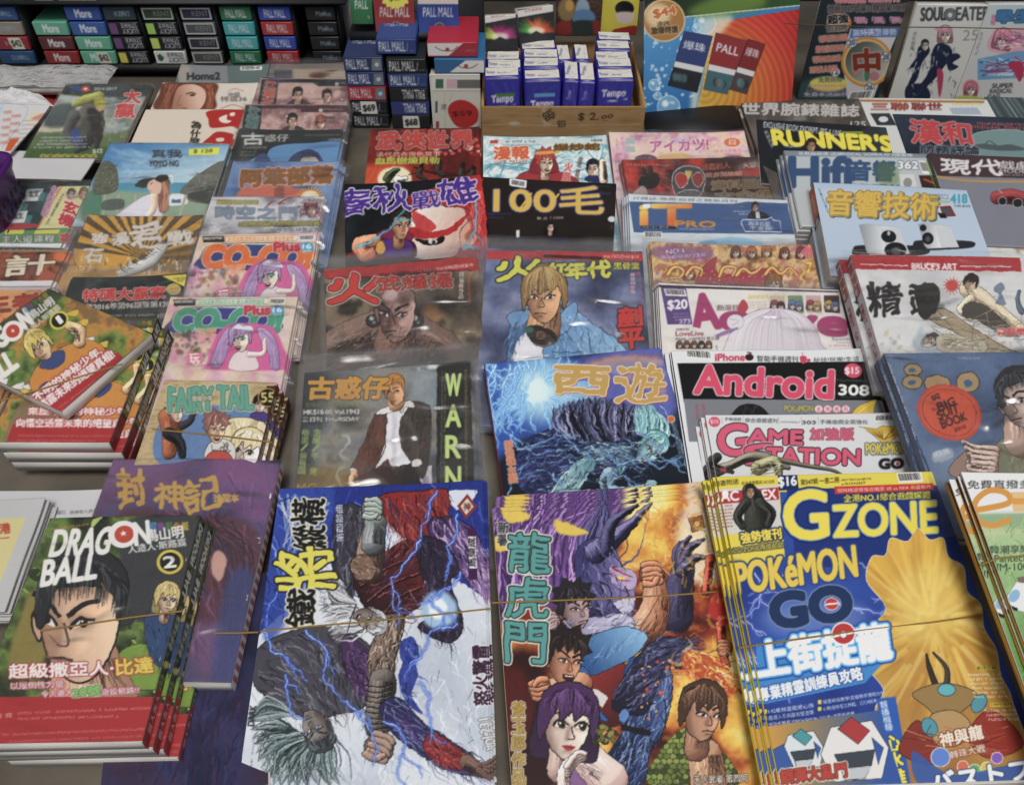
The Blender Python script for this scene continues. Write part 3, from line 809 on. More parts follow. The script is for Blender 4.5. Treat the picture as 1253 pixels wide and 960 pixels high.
# ------------------------------------------------------------------ the stand's table top
def wood_table():
	m,nt,b = mat('worn_board'); tc = node(nt,'ShaderNodeTexCoord')
	nz = node(nt,'ShaderNodeTexNoise'); nz.inputs['Scale'].default_value = 9; nz.inputs['Detail'].default_value = 8; nt.links.new(tc.outputs['Object'],nz.inputs['Vector'])
	rp = node(nt,'ShaderNodeValToRGB'); rp.color_ramp.elements[0].position = .3; rp.color_ramp.elements[0].color = (.05,.042,.034,1); rp.color_ramp.elements[1].position = .7; rp.color_ramp.elements[1].color = (.17,.145,.11,1)
	nt.links.new(nz.outputs['Fac'],rp.inputs[0]); nt.links.new(rp.outputs[0],b.inputs['Base Color']); b.inputs['Roughness'].default_value = .75
	return m
M_BOARD = wood_table()
table = link('table_top',boxes_mesh('table_top',[(-1.3,.05,-.03,1.3,1.62,0)]),None,M_BOARD)
tag(table,'worn brown board table top under all the magazines','table')
floor = link('ground',boxes_mesh('ground',[(-6,-4,-.82,6,6,-.80)]),None,plain('dark_pavement','#4a4846',.9,.2,3))
tag(floor,kind='structure')
for x in (-1.2,1.14):
	for y in (.12,1.5):
		link('leg',boxes_mesh('leg',[(x,y,-.80,x+.06,y+.06,-.03)]),table,M_BOARD)
# ------------------------------------------------------------------ front row: comics of the middle columns
def p_thunder(b):
	b.F(290,580,2.526)
	b.all('#c9d2de'); b.clouds(['#aebacb','#d3dae4','#dfe4ea'],260,gain=1.3)
	b.fill([(40,0),(860,0),(860,180),(780,390),(640,300),(560,330),(420,250),(300,300),(250,150),(150,420),(40,520)],'#1d2f86',smooth=False)
	b.fill([(120,40),(300,40),(250,260),(90,520)],'#2c4aa6',al=.8,soft=10)
	for i in range(26): b.line([(130+b.rng.uniform(-10,160),60+b.rng.uniform(0,60)),(110+b.rng.uniform(0,130),160+b.rng.uniform(0,170))],7,'#c2cddd',1,al=.65)
	b.fill([(430,150),(500,110),(560,190),(470,260),(420,230)],'#d8dde8'); b.fill([(640,60),(740,50),(700,100),(600,140)],'#d5dbe8'); b.fill([(650,90),(690,130),(670,180),(620,140)],'#1d2f86')
	b.scrib([(40,0),(860,0),(860,160),(560,330),(150,420),(40,520)],['#16246c','#3a58c0','#0e1648','#5c7cd8'],160,60,60,5,1.0)
	b.scrib([(40,540),(300,760),(700,520),(800,400),(830,960),(40,960)],['#b4c0d0','#eef2f6','#9fb0c8','#dfe6f0'],260,75,80,6,.8,al=.6)
	# an armoured warrior diving head down, grey cloak and hair streaming behind him
	cloak = [(50,560),(120,500),(230,470),(330,480),(420,540),(430,640),(390,720),(310,740),(240,760),(150,720),(60,660)]
	b.fill(cloak,'#45444e',line='#14141a',lw=3); b.scrib(cloak,['#24242c','#6c6c78','#8c8c98','#4c3c58','#15151c'],230,lambda x,y: 20+(x-50)*.18,80,5,.4)
	ptr = [(330,500),(400,540),(450,640),(430,700),(370,670),(330,590)]
	b.fill(ptr,'#452a54',line='#120a18',lw=2); b.scrib(ptr,['#2a1636','#6c4880','#8a68a0','#1a0e22'],90,60,60,5)
	back = [(300,130),(360,90),(420,150),(390,260),(370,340),(340,420),(290,380),(300,250)]
	b.fill(back,'#34333d',line='#101016',lw=2.5); b.scrib(back,['#191920','#5c5c68','#8b8c99','#4a3c5c'],140,95,60,4)
	torso = [(360,320),(430,260),(520,205),(620,215),(650,280),(610,350),(560,410),(490,450),(410,430)]
	b.fill(torso,('g',380,430,'#241018',600,220,'#6c1c1e'),line='#16090c',lw=3)
	b.scrib(torso,['#3a1018','#8c3834','#1c0a10','#4c2a3c','#a0585c','#160608','#3c3044'],220,lambda x,y: -40+(y-300)*.3,60,4.5,.5)
	for q in ([(400,400),(460,350),(560,310),(630,300)],[(380,350),(450,300),(560,250)],[(450,440),(500,380),(580,350)]): b.line(q,9,'#140608',4); b.line([(x+2,y-5) for x,y in q],3,'#e0857a',1,al=.7)
	hip = [(440,70),(560,52),(650,50),(640,150),(560,210),(480,160)]
	b.fill(hip,('g',450,60,'#8e1f1c',620,190,'#8c2a28'),line='#220808',lw=2.5); b.scrib(hip,['#4a0e10','#c05a48','#7a1a18','#2c0808','#3c2a4c','#5c3048'],150,70,70,4.5,.3)
	thigh = [(590,150),(660,130),(740,180),(770,280),(790,390),(740,360),(680,290),(620,230)]
	b.fill(thigh,('g',600,160,'#3c2650',770,300,'#8c6aa8'),line='#1a0e24',lw=3); b.scrib(thigh,['#24143a','#b898cc','#5c3c74','#140a1e','#d0b8e0'],170,lambda x,y: 55+(x-600)*.12,60,4.5,.35)
	shin = [(560,200),(640,210),(690,300),(660,330),(700,470),(650,520),(560,470),(610,420),(570,310)]
	b.fill(shin,'#2a2036',line='#0c0810',lw=3); b.scrib(shin,['#14101c','#4c3c60','#6c5c80','#0a0810'],120,75,50,4)
	b.limb([(400,290),(415,230),(425,160)],[46,42,34],'#6a5142',dark='#1e1512',lite='#b39a85'); b.limb([(420,215),(428,150)],[36,33],'#5c6062',dark='#1d1f22',lite='#a9afb0')
	b.fist(418,105,36,.1,'#8c9890'); pad = [(350,270),(390,245),(425,275),(420,320),(370,325)]; b.fill(pad,'#7c5f4e',line='#201512',lw=3); b.scrib(pad,['#3a2820','#c3ab98','#94765f'],40,30,26,4)
	arm = [(455,440),(510,430),(515,480),(490,560),(480,640),(420,640),(405,560),(430,490)]
	b.fill(arm,('g',420,540,'#8d7262',510,560,'#4a382e'),line='#1a1210',lw=3); b.scrib(arm,['#2c1e18','#c9b6a4','#6d5546','#150e0c','#e0d0c0'],130,100,50,4,.35)
	b.limb([(450,640),(432,780)],[42,38],'#3c3634',dark='#131111',lite='#8b8078')
	for y in range(650,790,16): b.line([(396,y),(436,y+8),(478,y)],4,'#120e0e'); b.line([(398,y+5),(436,y+12),(474,y+5)],2,'#a39788',al=.7)
	b.fist(440,840,48,.4,'#94786a')
	b.hair([(330,380),(380,420),(420,490)],[(250,310),(255,420),(300,520)],0,['#d8dade','#a9abb2','#6f717a','#eef0f2','#2a2b33','#c4c6cc'],220,.10,4,1.4)
	b.head(408,448,48,2.0,'#8b7f78','#a4a7ae',style='short',brow=1.2,mouth='open',neck=False,strands=60)
	b.hair([(370,400),(400,420)],[(270,330),(330,520)],0,['#e6e8ea','#8c8e96','#c4c6cc','#34353c'],70,-.12,4,1.4)
	# second man, head hanging, dark hair flying
	b.hair([(180,790),(240,810),(300,790)],[(40,790),(110,960),(350,960)],0,['#4c5f63','#2a3a3f','#7e9598','#182024','#a4b4b6'],300,.15,5,1.8)
	b.head(245,785,60,2.7,'#7b746e','#353b40',style='short',brow=1.2,neck=False,strands=60,eye='#3a62d8'); b.hair([(180,740),(200,830)],[(30,760),(50,950)],0,['#6d8184','#2c3d42','#a4b4b6'],90,.2,4)
	leg = [(440,720),(500,690),(580,770),(660,820),(740,880),(770,930),(720,930),(640,910),(560,860),(480,800)]
	b.fill(leg,('g',460,760,'#262656',700,900,'#3c3c7c'),line='#0c0c1c',lw=3); b.scrib(leg,['#14143a','#6567a3','#0c0c1c','#5b2a6c','#8487c0'],170,38,70,4.5,.4)
	cuff = [(590,800),(650,820),(720,880),(700,915),(640,900),(580,860)]; b.fill(cuff,'#862026',line='#30080c',lw=2.5); b.scrib(cuff,['#4a0c12','#d05a50','#a8343a','#2a060a'],90,40,40,4)
	b.limb([(710,890),(755,915)],[24,20],'#5c4238')
	for a in (-.7,-.2,.2,.7): b.limb([(748,912),(748+45*math.cos(a),912+45*math.sin(a))],[10,6],'#5c4238',n=3)
	for q in ([(500,620),(530,560),(560,610),(540,680),(575,740),(520,700)],[(500,530),(540,500),(565,560),(520,590)]): b.fill(q,'#20308c',al=.9); b.scrib(q,['#3a5cc8','#121c5c','#8ab0f0'],30,60,40,4)
	b.ell(625,420,56,60,'#9cc0e0',soft=8); b.ell(620,415,30,34,'#e8f4fa',soft=6)
	for q in [(620,50,560,230),(570,200,490,470),(680,120,640,330),(690,300,560,400),(590,380,680,470),(210,480,350,720),(340,700,420,900),(80,480,220,640),(150,620,210,760),(110,120,90,470),(680,460,520,640),(560,640,600,830),(450,760,520,960)]:
		b.bolt(*q,w=3,c='#bcd4f6',glow='#2f55cc',forks=1)
	for i in range(120):
		x = b.rng.uniform(60,790); y = b.rng.uniform(80,950); b.line([(x,y),(x+b.rng.uniform(-26,26),y+b.rng.uniform(10,50))],2,b.rng.choice(['#14141e','#14141e','#e8eef6']),.5,al=.6)
	b.paint()
	# title, read from the side
	b.text('縱橫',280,230,272,70,110,'#131318',bold=2.4,out=[('#e6e4c2',4)],warp=.09)
	b.text('將',310,350,300,220,188,'#dcd23c',bold=4,out=[('#14141c',5)],warp=.06)
	b.text('鐵',248,470,240,348,98,'#131318',bold=2.6,out=[('#e6e4c2',4)],warp=.09)
	b.text('第四部曲',330,208,326,95,22,'#dfe2ea',bold=.7,out=('#20284e',1))
	b.fill([(712,60),(742,100),(708,138),(680,98)],'#8a2a22',False); b.fill([(712,72),(732,100),(708,126),(690,98)],'#d8c8b8',False,line='#5c1a18'); b.text('神',700,112,722,112,24,'#5c1a18',1)
	b.fill([(712,165),(738,165),(744,325),(716,325)],'#3f1848',False); b.fill([(714,192),(738,192),(742,290),(718,290)],'#e8e6ea',False); b.text('馬榮成',739,286,736,196,22,'#181018',1.2)
	b.text('怒火驚雷',778,712,772,528,46,'#33152f',bold=2.2,out=[('#efe9ee',3)])
	b.text('vol.231',792,850,776,752,30,'#e8e8ea',1.5,out=('#3a3a40',1.6))
	b.text('DARK',52,778,60,715,20,'#22242c',1.4); b.tiny(40,960,58,800,6,'#666a75')
mag('comic_magazine','comic with a sideways yellow and black title over lightning and tumbling fighters',(343,599),(591,590.5),1.42,p_thunder,n=6,fan=(.0008,.001),vis=.99,base='#c9d2de',spine='#c8c4c0',
	cat='comic',group='pile of lightning fight comics',under='copy lying under the lightning comic with the sideways title, only its edges showing')

def p_brawl(b):
	b.F(590,580,2.526)
	b.clouds(['#3a0f0a','#8e2c10','#d88a1e','#f0c840','#f6e890'],150,seed=12,gain=2.0)
	# purple mane at the top left, dark embers below
	b.fill([(0,60),(420,60),(380,330),(250,420),(120,400),(20,480)],'#5a3a78',soft=14)
	b.fill([(-10,620),(150,540),(230,700),(220,980),(-10,980)],'#2c0c0c',soft=22)
	b.fill([(20,640),(120,600),(160,760),(40,900)],'#5a1410',soft=20,al=.8)
	b.hair([(30,440),(150,420),(300,330)],[(20,110),(200,60),(430,90)],0,['#8a5aa8','#b98ad0','#4a2a66','#6c4690','#d3aee0','#35204e'],170,-.12,7,1.4)
	b.hair([(300,330),(400,250)],[(380,80),(520,90)],0,['#2e2c58','#56508c','#1c1a38','#7470a8'],70,.05,7)
	for q in ([(60,90),(150,130),(80,150)],[(230,140),(330,180),(240,185)],[(40,190),(120,210),(50,240)]): b.fill(q,'#e2c23c',soft=3)
	for i in range(60):
		x = b.rng.uniform(480,830); y = b.rng.uniform(80,900); b.ell(x,y,b.rng.uniform(4,22),b.rng.uniform(4,16),b.rng.choice(['#fff2a0','#f8d848','#e8861c','#fffbe0']),al=.5,soft=5)
	b.fill([(640,70),(700,70),(740,300),(650,330),(600,200)],'#f4ead0',soft=18,al=.85)
	# looming masked demon, violet blue
	b.fill([(300,220),(390,200),(440,300),(470,360),(460,430),(400,440),(330,400),(290,320)],('g',300,300,'#3a3a72',470,330,'#8c7cb4'),line='#14122a',lw=2)
	b.fill([(395,285),(470,300),(475,345),(440,360),(400,330)],'#b8a6cc',line='#2a1a3a',lw=1.5)
	b.line([(400,285),(430,305),(465,318)],9,'#b02028',2); b.line([(395,305),(425,325),(460,330)],5,'#b02028',2); b.ell(430,318,12,5,'#f0d040',.3)
	b.fill([(400,400),(470,375),(462,420),(420,440)],'#c8c4d8',line='#1c1a30',lw=1.5)
	b.limb([(350,240),(430,180),(520,90)],[34,22,5],'#2a2850',dark='#0c0c20',lite='#8c88bc')
	b.limb([(380,230),(400,150),(480,95)],[26,16,4],'#1d1b38',dark='#0a0a18',lite='#6f6a9c')
	b.limb([(330,380),(380,430),(430,470)],[46,40,26],'#302e5c',dark='#101028',lite='#6b67a2')
	b.scrib([(300,220),(390,200),(440,300),(470,360),(460,430),(400,440),(330,400),(290,320)],['#22204a','#6c68a4','#14122c','#a098c8'],110,70,40,4)
	b.line([(360,330),(390,345),(400,380),(385,410)],5,'#14122a',2); b.line([(440,345),(452,372),(440,384)],5,'#2a1a3a',2)
	# dark clawed hand, top right
	b.limb([(600,440),(610,350),(620,300)],[50,44,36],'#2c2844',dark='#100e1c',lite='#5c5680')
	for a,l in ((-1.9,90),(-1.6,110),(-1.25,120),(-.8,90)): b.limb([(615,300),(615+l*.6*math.cos(a),300+l*.6*math.sin(a)),(618+l*math.cos(a+.25),300+l*math.sin(a+.25))],[19,14,5],'#2c2844',dark='#100e1c',lite='#6a6492')
	# red staffs
	b.limb([(690,360),(705,260)],[13,13],'#a01c1c',dark='#3a0808',lite='#e86050'); b.limb([(735,470),(752,590)],[14,14],'#a01c1c',dark='#3a0808',lite='#e86050')
	b.line([(700,240),(690,180),(672,170)],4,'#8c8478'); b.fill([(635,135),(680,128),(692,165),(650,178)],'#8a5a30',False,line='#2a180c',lw=2); b.ell(665,152,10,10,'#e0b060',line='#40240c')
	b.fill([(720,360),(750,330),(760,460),(700,430)],'#b8241c',soft=4); b.fist(748,535,26,0,'#a8684a')
	# raised bare arm
	b.limb([(430,520),(510,470),(535,400),(530,330)],[46,54,42,34],'#b5704c',dark='#4a2014',lite='#eab890'); b.fist(523,305,40,-.1,'#b87450')
	for i in range(16): b.line([(470+i*5,500-i*8),(500+i*4,470-i*8)],2.4,'#5c2a18',.5,al=.6)
	# friend in a white shirt behind
	b.fill([(200,470),(300,450),(430,430),(470,470),(400,560),(250,560)],('g',220,560,'#6d6a9a',420,440,'#c6c2da'),line='#2a2440',lw=2)
	b.head(290,415,62,-.15,'#a58a8c','#241f26',.25,'spiky',.7,neck=False)
	b.limb([(250,560),(215,500),(225,450)],[26,22,20],'#8b7076'); b.fist(215,450,26,-.5,'#94787a')
	b.scrib([(200,470),(300,450),(430,430),(470,470),(400,560),(250,560)],['#5c5888','#e0dcee','#8a86b4','#3c3860'],70,-20,50,4)
	# leading fighter: blue vest over red, fist thrust forward
	b.fill([(300,600),(380,560),(450,600),(450,740),(400,780),(330,740)],('g',320,600,'#9c2a24',440,740,'#4a1416'),line='#1a0a0c',lw=2)
	b.fill([(300,560),(340,500),(440,470),(510,500),(470,560),(390,600),(330,620)],('g',320,620,'#1e4a86',470,480,'#7fb4de'),line='#0e1c34',lw=2)
	b.fill([(290,600),(330,610),(345,700),(390,760),(340,740),(300,680)],'#2c62a4',line='#0e1c34',lw=2); b.fill([(440,600),(480,570),(470,700),(430,780)],'#24528e',line='#0e1c34',lw=2)
	for i in range(26): b.line([(320+i*7,600-i*4+b.rng.uniform(-20,10)),(350+i*6,560-i*3+b.rng.uniform(-20,20))],3,b.rng.choice(['#16386c','#a9d0ee','#3c74b4']),.6,al=.7)
	b.fill([(330,660),(360,665),(390,690),(370,720),(340,700)],'#d8d4d0',False)
	b.limb([(300,650),(240,655),(190,665)],[40,34,28],'#b06c48',dark='#48200f',lite='#e8b088'); b.fist(180,665,38,2.9,'#b87450')
	b.head(258,575,74,.12,'#c08460','#241a18',.2,'spiky',1.0,'open',neck=False,strands=36)
	# kicking leg in dark trousers
	up_ = [(400,720),(440,620),(500,540),(560,500),(640,520),(680,560),(640,600),(570,600),(540,660),(500,740)]
	lo_ = [(440,620),(520,560),(580,600),(585,700),(560,790),(520,860),(490,960),(350,960),(380,880),(430,800),(460,720)]
	b.fill(lo_,('g',430,760,'#1c2c56',580,720,'#4a68a4'),line='#0a1024',lw=3); b.scrib(lo_,['#101a3a','#6f8cc0','#0a0e20','#34508c','#a4bce0','#22346a'],300,lambda x,y: 100+(y-600)*.06,80,5,.35)
	b.fill(up_,('g',420,700,'#17172c',620,540,'#3c3c64'),line='#0a0a16',lw=3); b.scrib(up_,['#0e0e1e','#56588a','#2b2b4a','#7c80b0'],190,lambda x,y: -50+(x-420)*.25,70,5,.35)
	b.fill([(640,540),(740,580),(800,660),(740,690),(620,600)],'#c04a18',soft=8)
	for i in range(50): b.ell(b.rng.uniform(490,660),b.rng.uniform(560,760),b.rng.uniform(2,7),b.rng.uniform(2,5),b.rng.choice(['#ff7030','#ff3818','#ffc060']),al=.8)
	b.scrib([(640,540),(740,580),(800,660),(740,690),(620,600)],['#f0a030','#ffd860','#a83010','#f8f0b0'],70,30,50,6)
	b.scrib([(480,100),(720,80),(830,560),(850,760),(640,760),(600,560),(700,420),(560,300)],['#f8d848','#fff6b8','#e08418','#c85a10','#f4c848','#f0b030'],240,lambda x,y: 40*math.sin(x*.03)+60*math.cos(y*.025)-60,40,10,1.2,.5,al=.4)
	b.line([(430,780),(520,800)],20,'#14121c'); b.ell(438,745,14,22,'#5c88c8',.3,line='#101830')
	# woman with violet hair, lower left
	b.fill([(230,960),(280,880),(380,860),(420,960)],'#8a5c92',line='#2a1a30',lw=2)
	b.limb([(300,820),(330,880),(390,940)],[46,52,60],'#dcb8ac',dark='#8e6670')
	b.head(262,775,104,.1,'#e6c6b8','#4b2a5a',.12,'bob',-.1,lips='#b04038',eye='#3a2a1a',female=True,neck=True,strands=60,hilite='#7c5090')
	b.limb([(250,960),(255,910),(290,870)],[20,18,14],'#dcb8ac')
	for i in range(4): b.limb([(262,925-i*8),(290,888-i*9),(318,872-i*4)],[9,8,6],'#e0beb2',n=3)
	for i in range(14): b.ell(380+b.rng.uniform(-40,40),800+b.rng.uniform(-30,30),12,8,b.rng.choice(['#3a3a18','#6a6a2c','#8e8a48']),b.rng.uniform(0,3),line='#181808')
	# man in a green vest, lower right
	b.fill([(520,960),(560,840),(640,780),(720,830),(790,960)],'#4c5a24',line='#141a08',lw=2)
	b.inside([(520,960),(560,840),(640,780),(720,830),(790,960)])
	for yy in range(790,980,16):
		for xx in range(510,800,20): b.ell(xx+(yy//16 % 2)*10,yy,10,9,b.rng.choice(['#6a7a30','#8a9a40','#3e4a1c']),line='#222a0c',lw=1.4)
	b.noclip()
	b.limb([(690,870),(700,960)],[52,56],'#b07a5a',dark='#4a2a1c',lite='#e6b894')
	b.scrib([(520,960),(560,840),(640,780),(720,830),(790,960)],['#2c3810','#a8b860','#4c5a24'],60,80,26,3,.5)
	b.head(680,740,82,.1,'#c08c6c','#4a3222',.3,'fringe',.8,neck=True,strands=60)
	b.paint()
	# title and byline
	b.vtext('新著',66,145,64,222,34,'#2a2a38',1.4,out=('#d8d4c8',2))
	b.vtext('龍虎門',150,172,130,590,130,'#4f9c98',bold=2.5,out=[('#e4e2d0',4),('#1c2a2c',4)],warp=.05)
	b.vtext('黃玉郎作品',112,700,112,960,40,'#c8a02c',1.0,out=[('#f0ead0',2.5),('#4a3a1c',1.5)],warp=.03)
	b.text('天人武者 第四回',655,956,820,950,26,'#ece6da',1,out=('#2a1408',2))
mag('comic_magazine','martial arts comic with fiery cover and green vertical title of three characters',(603,628),(857,612),1.42,p_brawl,n=6,fan=(.0016,.0042),vis=.99,base='#a05018',spine='#b8a080',
	cat='comic',group='pile of fiery martial arts comics',under='copy lying under the fiery martial arts comic, showing only its top and right edges')

def p_gamewk(b):
	b.F(850,560,2.4)
	b.all('#16307c'); b.clouds(['#0e1e5c','#1c3a92','#2c56b4'],220,gain=1.6)
	b.fill([(-40,40),(800,30),(800,90),(690,88),(250,100),(265,290),(90,330),(60,200)],'#e4d018',False)
	b.fill([(270,92),(715,80),(790,300),(600,320),(300,320)],'#16307c',False)
	b.fill([(410,84),(700,74),(704,94),(412,106)],'#c8281c',False); b.text('限時精選增強攻略版 VE vs FIFA 年度新作',420,102,695,90,12,'#f0e8e0',.3)
	b.text('隨書附送',58,84,130,76,16,'#1a1a18',.6); b.text('綜合遊戲雜誌 ACGER',138,80,235,74,11,'#2a2a18',.3)
	b.fill([(243,44),(300,42),(306,92),(248,96)],'#15255e',False); b.text('$16',247,88,300,84,32,'#f0f0ea',1.5)
	b.text('第547期 一書二冊',312,80,425,72,17,'#1a1a18',.6); b.tiny(430,68,520,64,6,'#333318'); b.tiny(432,80,500,76,7,'#333318')
	b.barcode(592,44,664,40,600,74)
	# inset magazine
	b.fill([(70,92),(245,78),(258,210),(95,225)],'#d2cfc8',False)
	b.fill([(72,100),(246,86),(248,122),(76,135)],'#b3232a',False); b.text('AC',78,128,130,124,28,'#ececec',1.5); b.text('EX',200,122,240,119,28,'#ececec',1.5); b.ell(90,105,10,10,'#fff')
	b.limb([(160,95),(175,130),(180,200)],[20,30,34],'#23241f',lite='#56584a'); b.limb([(150,130),(125,170),(140,200)],[14,12,10],'#2a2a26'); b.limb([(190,130),(225,160),(215,195)],[14,12,10],'#2a2a26')
	b.head(163,100,18,0,'#b08a70','#1a1a18',style='short',neck=False,strands=4)
	for i in range(7): b.tiny(78,145+i*10,112,142+i*10,5,'#8a2020')
	b.text('強勢復刊',138,252,256,236,32,'#f0d820',1.8,out=('#15255e',4)); b.text('ACG-ZONE再度啟航',100,282,262,262,17,'#f0d820',.8,out=('#15255e',3))
	# masthead
	b.text('GZONE'[0],268,240,392,234,140,'#ecd91c',5,out=[('#10245e',5),('#5c8ad8',3)]); b.text('ZONE',410,232,712,218,92,'#ecd91c',4,out=[('#10245e',5),('#5c8ad8',3)])
	b.text('全港NO.1綜合遊戲媒體',438,130,692,118,22,'#f0dc20',1.2,out=('#10245e',2.5))
	for q in [(100,300,250,480),(300,330,140,470),(420,420,560,470),(560,450,470,300),(160,560,280,720),(640,860,700,940),(100,420,200,520)]: b.bolt(*q,w=3,c='#e6ecff',glow='#5a6ed0',forks=2)
	b.ell(350,470,160,60,'#b0c4f4',al=.35,soft=30)
	# yellow sunburst splash filling the right side
	gold = lambda x,y: np.stack([.86-.22*np.clip((y-300)/700,0,1)+.1*(fbm(x/60,y/60,3)-.5)*1.0,.66-.23*np.clip((y-300)/700,0,1)+.14*(fbm(x/60,y/60,3)-.5),.13+.06*fbm(x/40,y/40,5)],-1)
	burst = [(505,360),(520,290),(560,285),(575,235),(625,245),(655,205),(690,240),(730,235),(745,290),(790,320),(800,390),(840,430),(850,500),(885,560),(900,640),(935,720),(985,985),(560,985),(548,860),(575,800),(530,740),(555,680),(508,610),(560,560),(520,500),(562,440)]
	b.fill(burst,gold,line='#e9e2c8',lw=2)
	b.inside(burst)
	for i in range(150):
		a = b.rng.uniform(0,6.28); r0 = b.rng.uniform(10,160); r1 = r0+b.rng.uniform(60,300); x,y = 700,480
		b.line([(x+r0*math.cos(a),y+r0*math.sin(a)),(x+r1*math.cos(a+.12),y+r1*math.sin(a+.12))],16,b.rng.choice(['#f4d04c','#a8700f','#e8b828','#f8e48c','#c08818']),1,al=.4,soft=3)
	b.ell(690,430,110,120,'#f6de6c',al=.55,soft=40); b.noclip()
	# logo lettering
	b.text('POKéMON',126,400,478,346,90,'#e6c626',4,out=[('#1f3c86',5)],shear=.05)
	b.text('GO',232,498,462,470,96,'#15315e',8,out=[('#7d94b6',3)]); b.ell(402,428,20,18,'#c6322a',line='#e8e8ea',lw=2); b.line([(384,430),(420,426)],5,'#e8e8ea')
	# headline panel
	b.fill([(180,545),(560,480),(590,580),(545,610),(500,660),(190,725)],'#2d8ad2',False); 
	b.text('上街捉龍',190,645,580,586,106,'#eef4fa',5,out=[('#1a48a0',5),('#58b4f0',5)])
	b.ell(437,515,34,32,'#c0282a',line='#eee',lw=4); b.line([(408,524),(466,512)],6,'#eee'); b.ell(437,518,10,10,'#eee',line='#333')
	b.text('專業精靈訓練員攻略',192,716,496,650,40,'#eaf0f6',1.8,out=('#1a48a0',3))
	for i,(t,u) in enumerate((('142隻精靈圖鑑心得','精靈孵蛋教學!遊戲教學實戰分析'),('首選入手高層攻堅道場','心戰道館塔主挑戰、打CP精準分析'),('增強手機電池!POKEMON GO PLUS周邊推薦',''))):
		y = 742+i*20; b.rect(202,y-4,212,y+8,'#e8d020'); b.text(t,218,y+8,350+(120 if i == 2 else 0),y-10-(16 if i == 2 else 0),13,'#e6ecf4',.4)
		if u: b.rect(362,y-32,372,y-20,'#e8d020'); b.text(u,378,y-20,560,y-48,12,'#e6ecf4',.4)
	b.fill([(535,706),(590,700),(640,985),(570,985)],'#1f5cb8',False); b.vtext('首播機種',553,712,572,800,22,'#e8f0f8',1); b.vtext('心水推',578,812,602,960,42,'#f0e020',2.4,out=('#103a80',3))
	# machines: plain angular robots in white, blue and red
	b.fill([(200,790),(540,740),(620,985),(215,985)],('g',200,860,'#d89a2c',560,860,'#2a56a8'),False)
	for (x,y,r,ca,cb) in ((318,850,62,'#d8e0e4','#3a9aa0'),(470,850,100,'#e4e2e0','#b03034')):
		b.fill([(x-r,y+r*.2),(x-r*.7,y-r*.6),(x+r*.5,y-r*.8),(x+r,y),(x+r*.8,y+r*.9),(x-r*.6,y+r)],ca,False,line='#20262e',lw=2)
		b.fill([(x-r*.5,y-r*.55),(x-r*.1,y-r*.9),(x+r*.45,y-r*.5),(x+r*.1,y-r*.1)],cb,False,line='#20262e',lw=2)
		b.fill([(x-r*.6,y+r*.2),(x+r*.6,y+r*.05),(x+r*.5,y+r*.5),(x-r*.4,y+r*.6)],'#3c4450',False,line='#20262e',lw=2)
		b.fill([(x-r*.4,y+r*.62),(x+r*.5,y+r*.52),(x+r*.3,y+r*.9),(x-r*.3,y+r*.95)],'#c0c6ca',False,line='#20262e',lw=2)
		b.fill([(x+r*.5,y-r*.3),(x+r*.85,y),(x+r*.7,y+r*.5)],'#2c58a8',False,line='#20262e',lw=1.5)
	b.fill([(205,870),(260,840),(290,905),(230,930)],'#2e5aa6',False,line='#101828',lw=2)
	b.text('鋼彈大亂鬥',255,958,448,935,42,'#c03a28',2,out=[('#f0e6d8',3),('#40180c',2)])
	# bronze winged ornament
	b.limb([(720,700),(690,620),(680,575)],[10,7,2],'#2a241c'); b.limb([(735,690),(740,620),(700,570)],[10,6,2],'#3a342c')
	b.fill([(600,860),(650,770),(700,820),(740,870),(690,900)],'#8a2c1c',line='#2a0c08',lw=2); b.fill([(860,740),(940,790),(960,850),(860,880),(800,820)],'#9a2a1c',line='#2a0c08',lw=2)
	b.fill([(640,690),(730,660),(830,690),(790,740),(730,770),(680,730)],'#9a7a40',line='#2a2010',lw=2); b.ell(740,680,26,18,'#58b4c0',line='#203040',lw=2)
	b.fill([(690,760),(760,740),(810,780),(780,840),(710,840)],'#b8925a',line='#2a2010',lw=2); b.ell(690,790,22,30,'#4a98a8',-.5,line='#203040',lw=2); b.ell(835,720,20,30,'#4a98a8',.6,line='#203040',lw=2)
	for i in range(24): b.line([(610+b.rng.uniform(0,320),780+b.rng.uniform(0,80)),(630+b.rng.uniform(0,320),820+b.rng.uniform(0,60))],3,b.rng.choice(['#e0b060','#501408','#c0502c']),.6,al=.7)
	b.text('神與龍',725,850,850,822,42,'#efe4d0',1.8,out=[('#7a2a10',3)]); b.text('轉珠大戰',752,884,855,862,24,'#efe4d0',1,out=('#7a2a10',2))
	for x,y,c in ((722,878,'#5c86d8'),(788,905,'#d86a4c'),(822,915,'#5cb060'),(858,908,'#d8c040'),(888,880,'#8a5cc0')): b.ell(x,y,17 if x != 722 else 28,17 if x != 722 else 28,c,line='#f0f0f0',lw=2)
	b.fill([(640,860),(760,930),(950,900),(985,985),(690,985)],'#2e5cb0',al=.9); b.text('バストフ',700,985,985,940,60,'#eef2f6',3,out=('#20386c',3))
	b.rect(826,610,888,622,'#e8d020'); b.text('新作介紹',828,622,886,620,11,'#1a1a18',.3)
	for i in range(6): b.tiny(800+i*4,640+i*13,900+i*3,638+i*13,7,'#f0ead8')
	b.rect(868,718,930,730,'#e8d020'); b.tiny(870,728,928,727,8,'#1a1a18')
	for i in range(3): b.tiny(850+i*6,745+i*13,945+i*3,743+i*13,7,'#f0ead8')
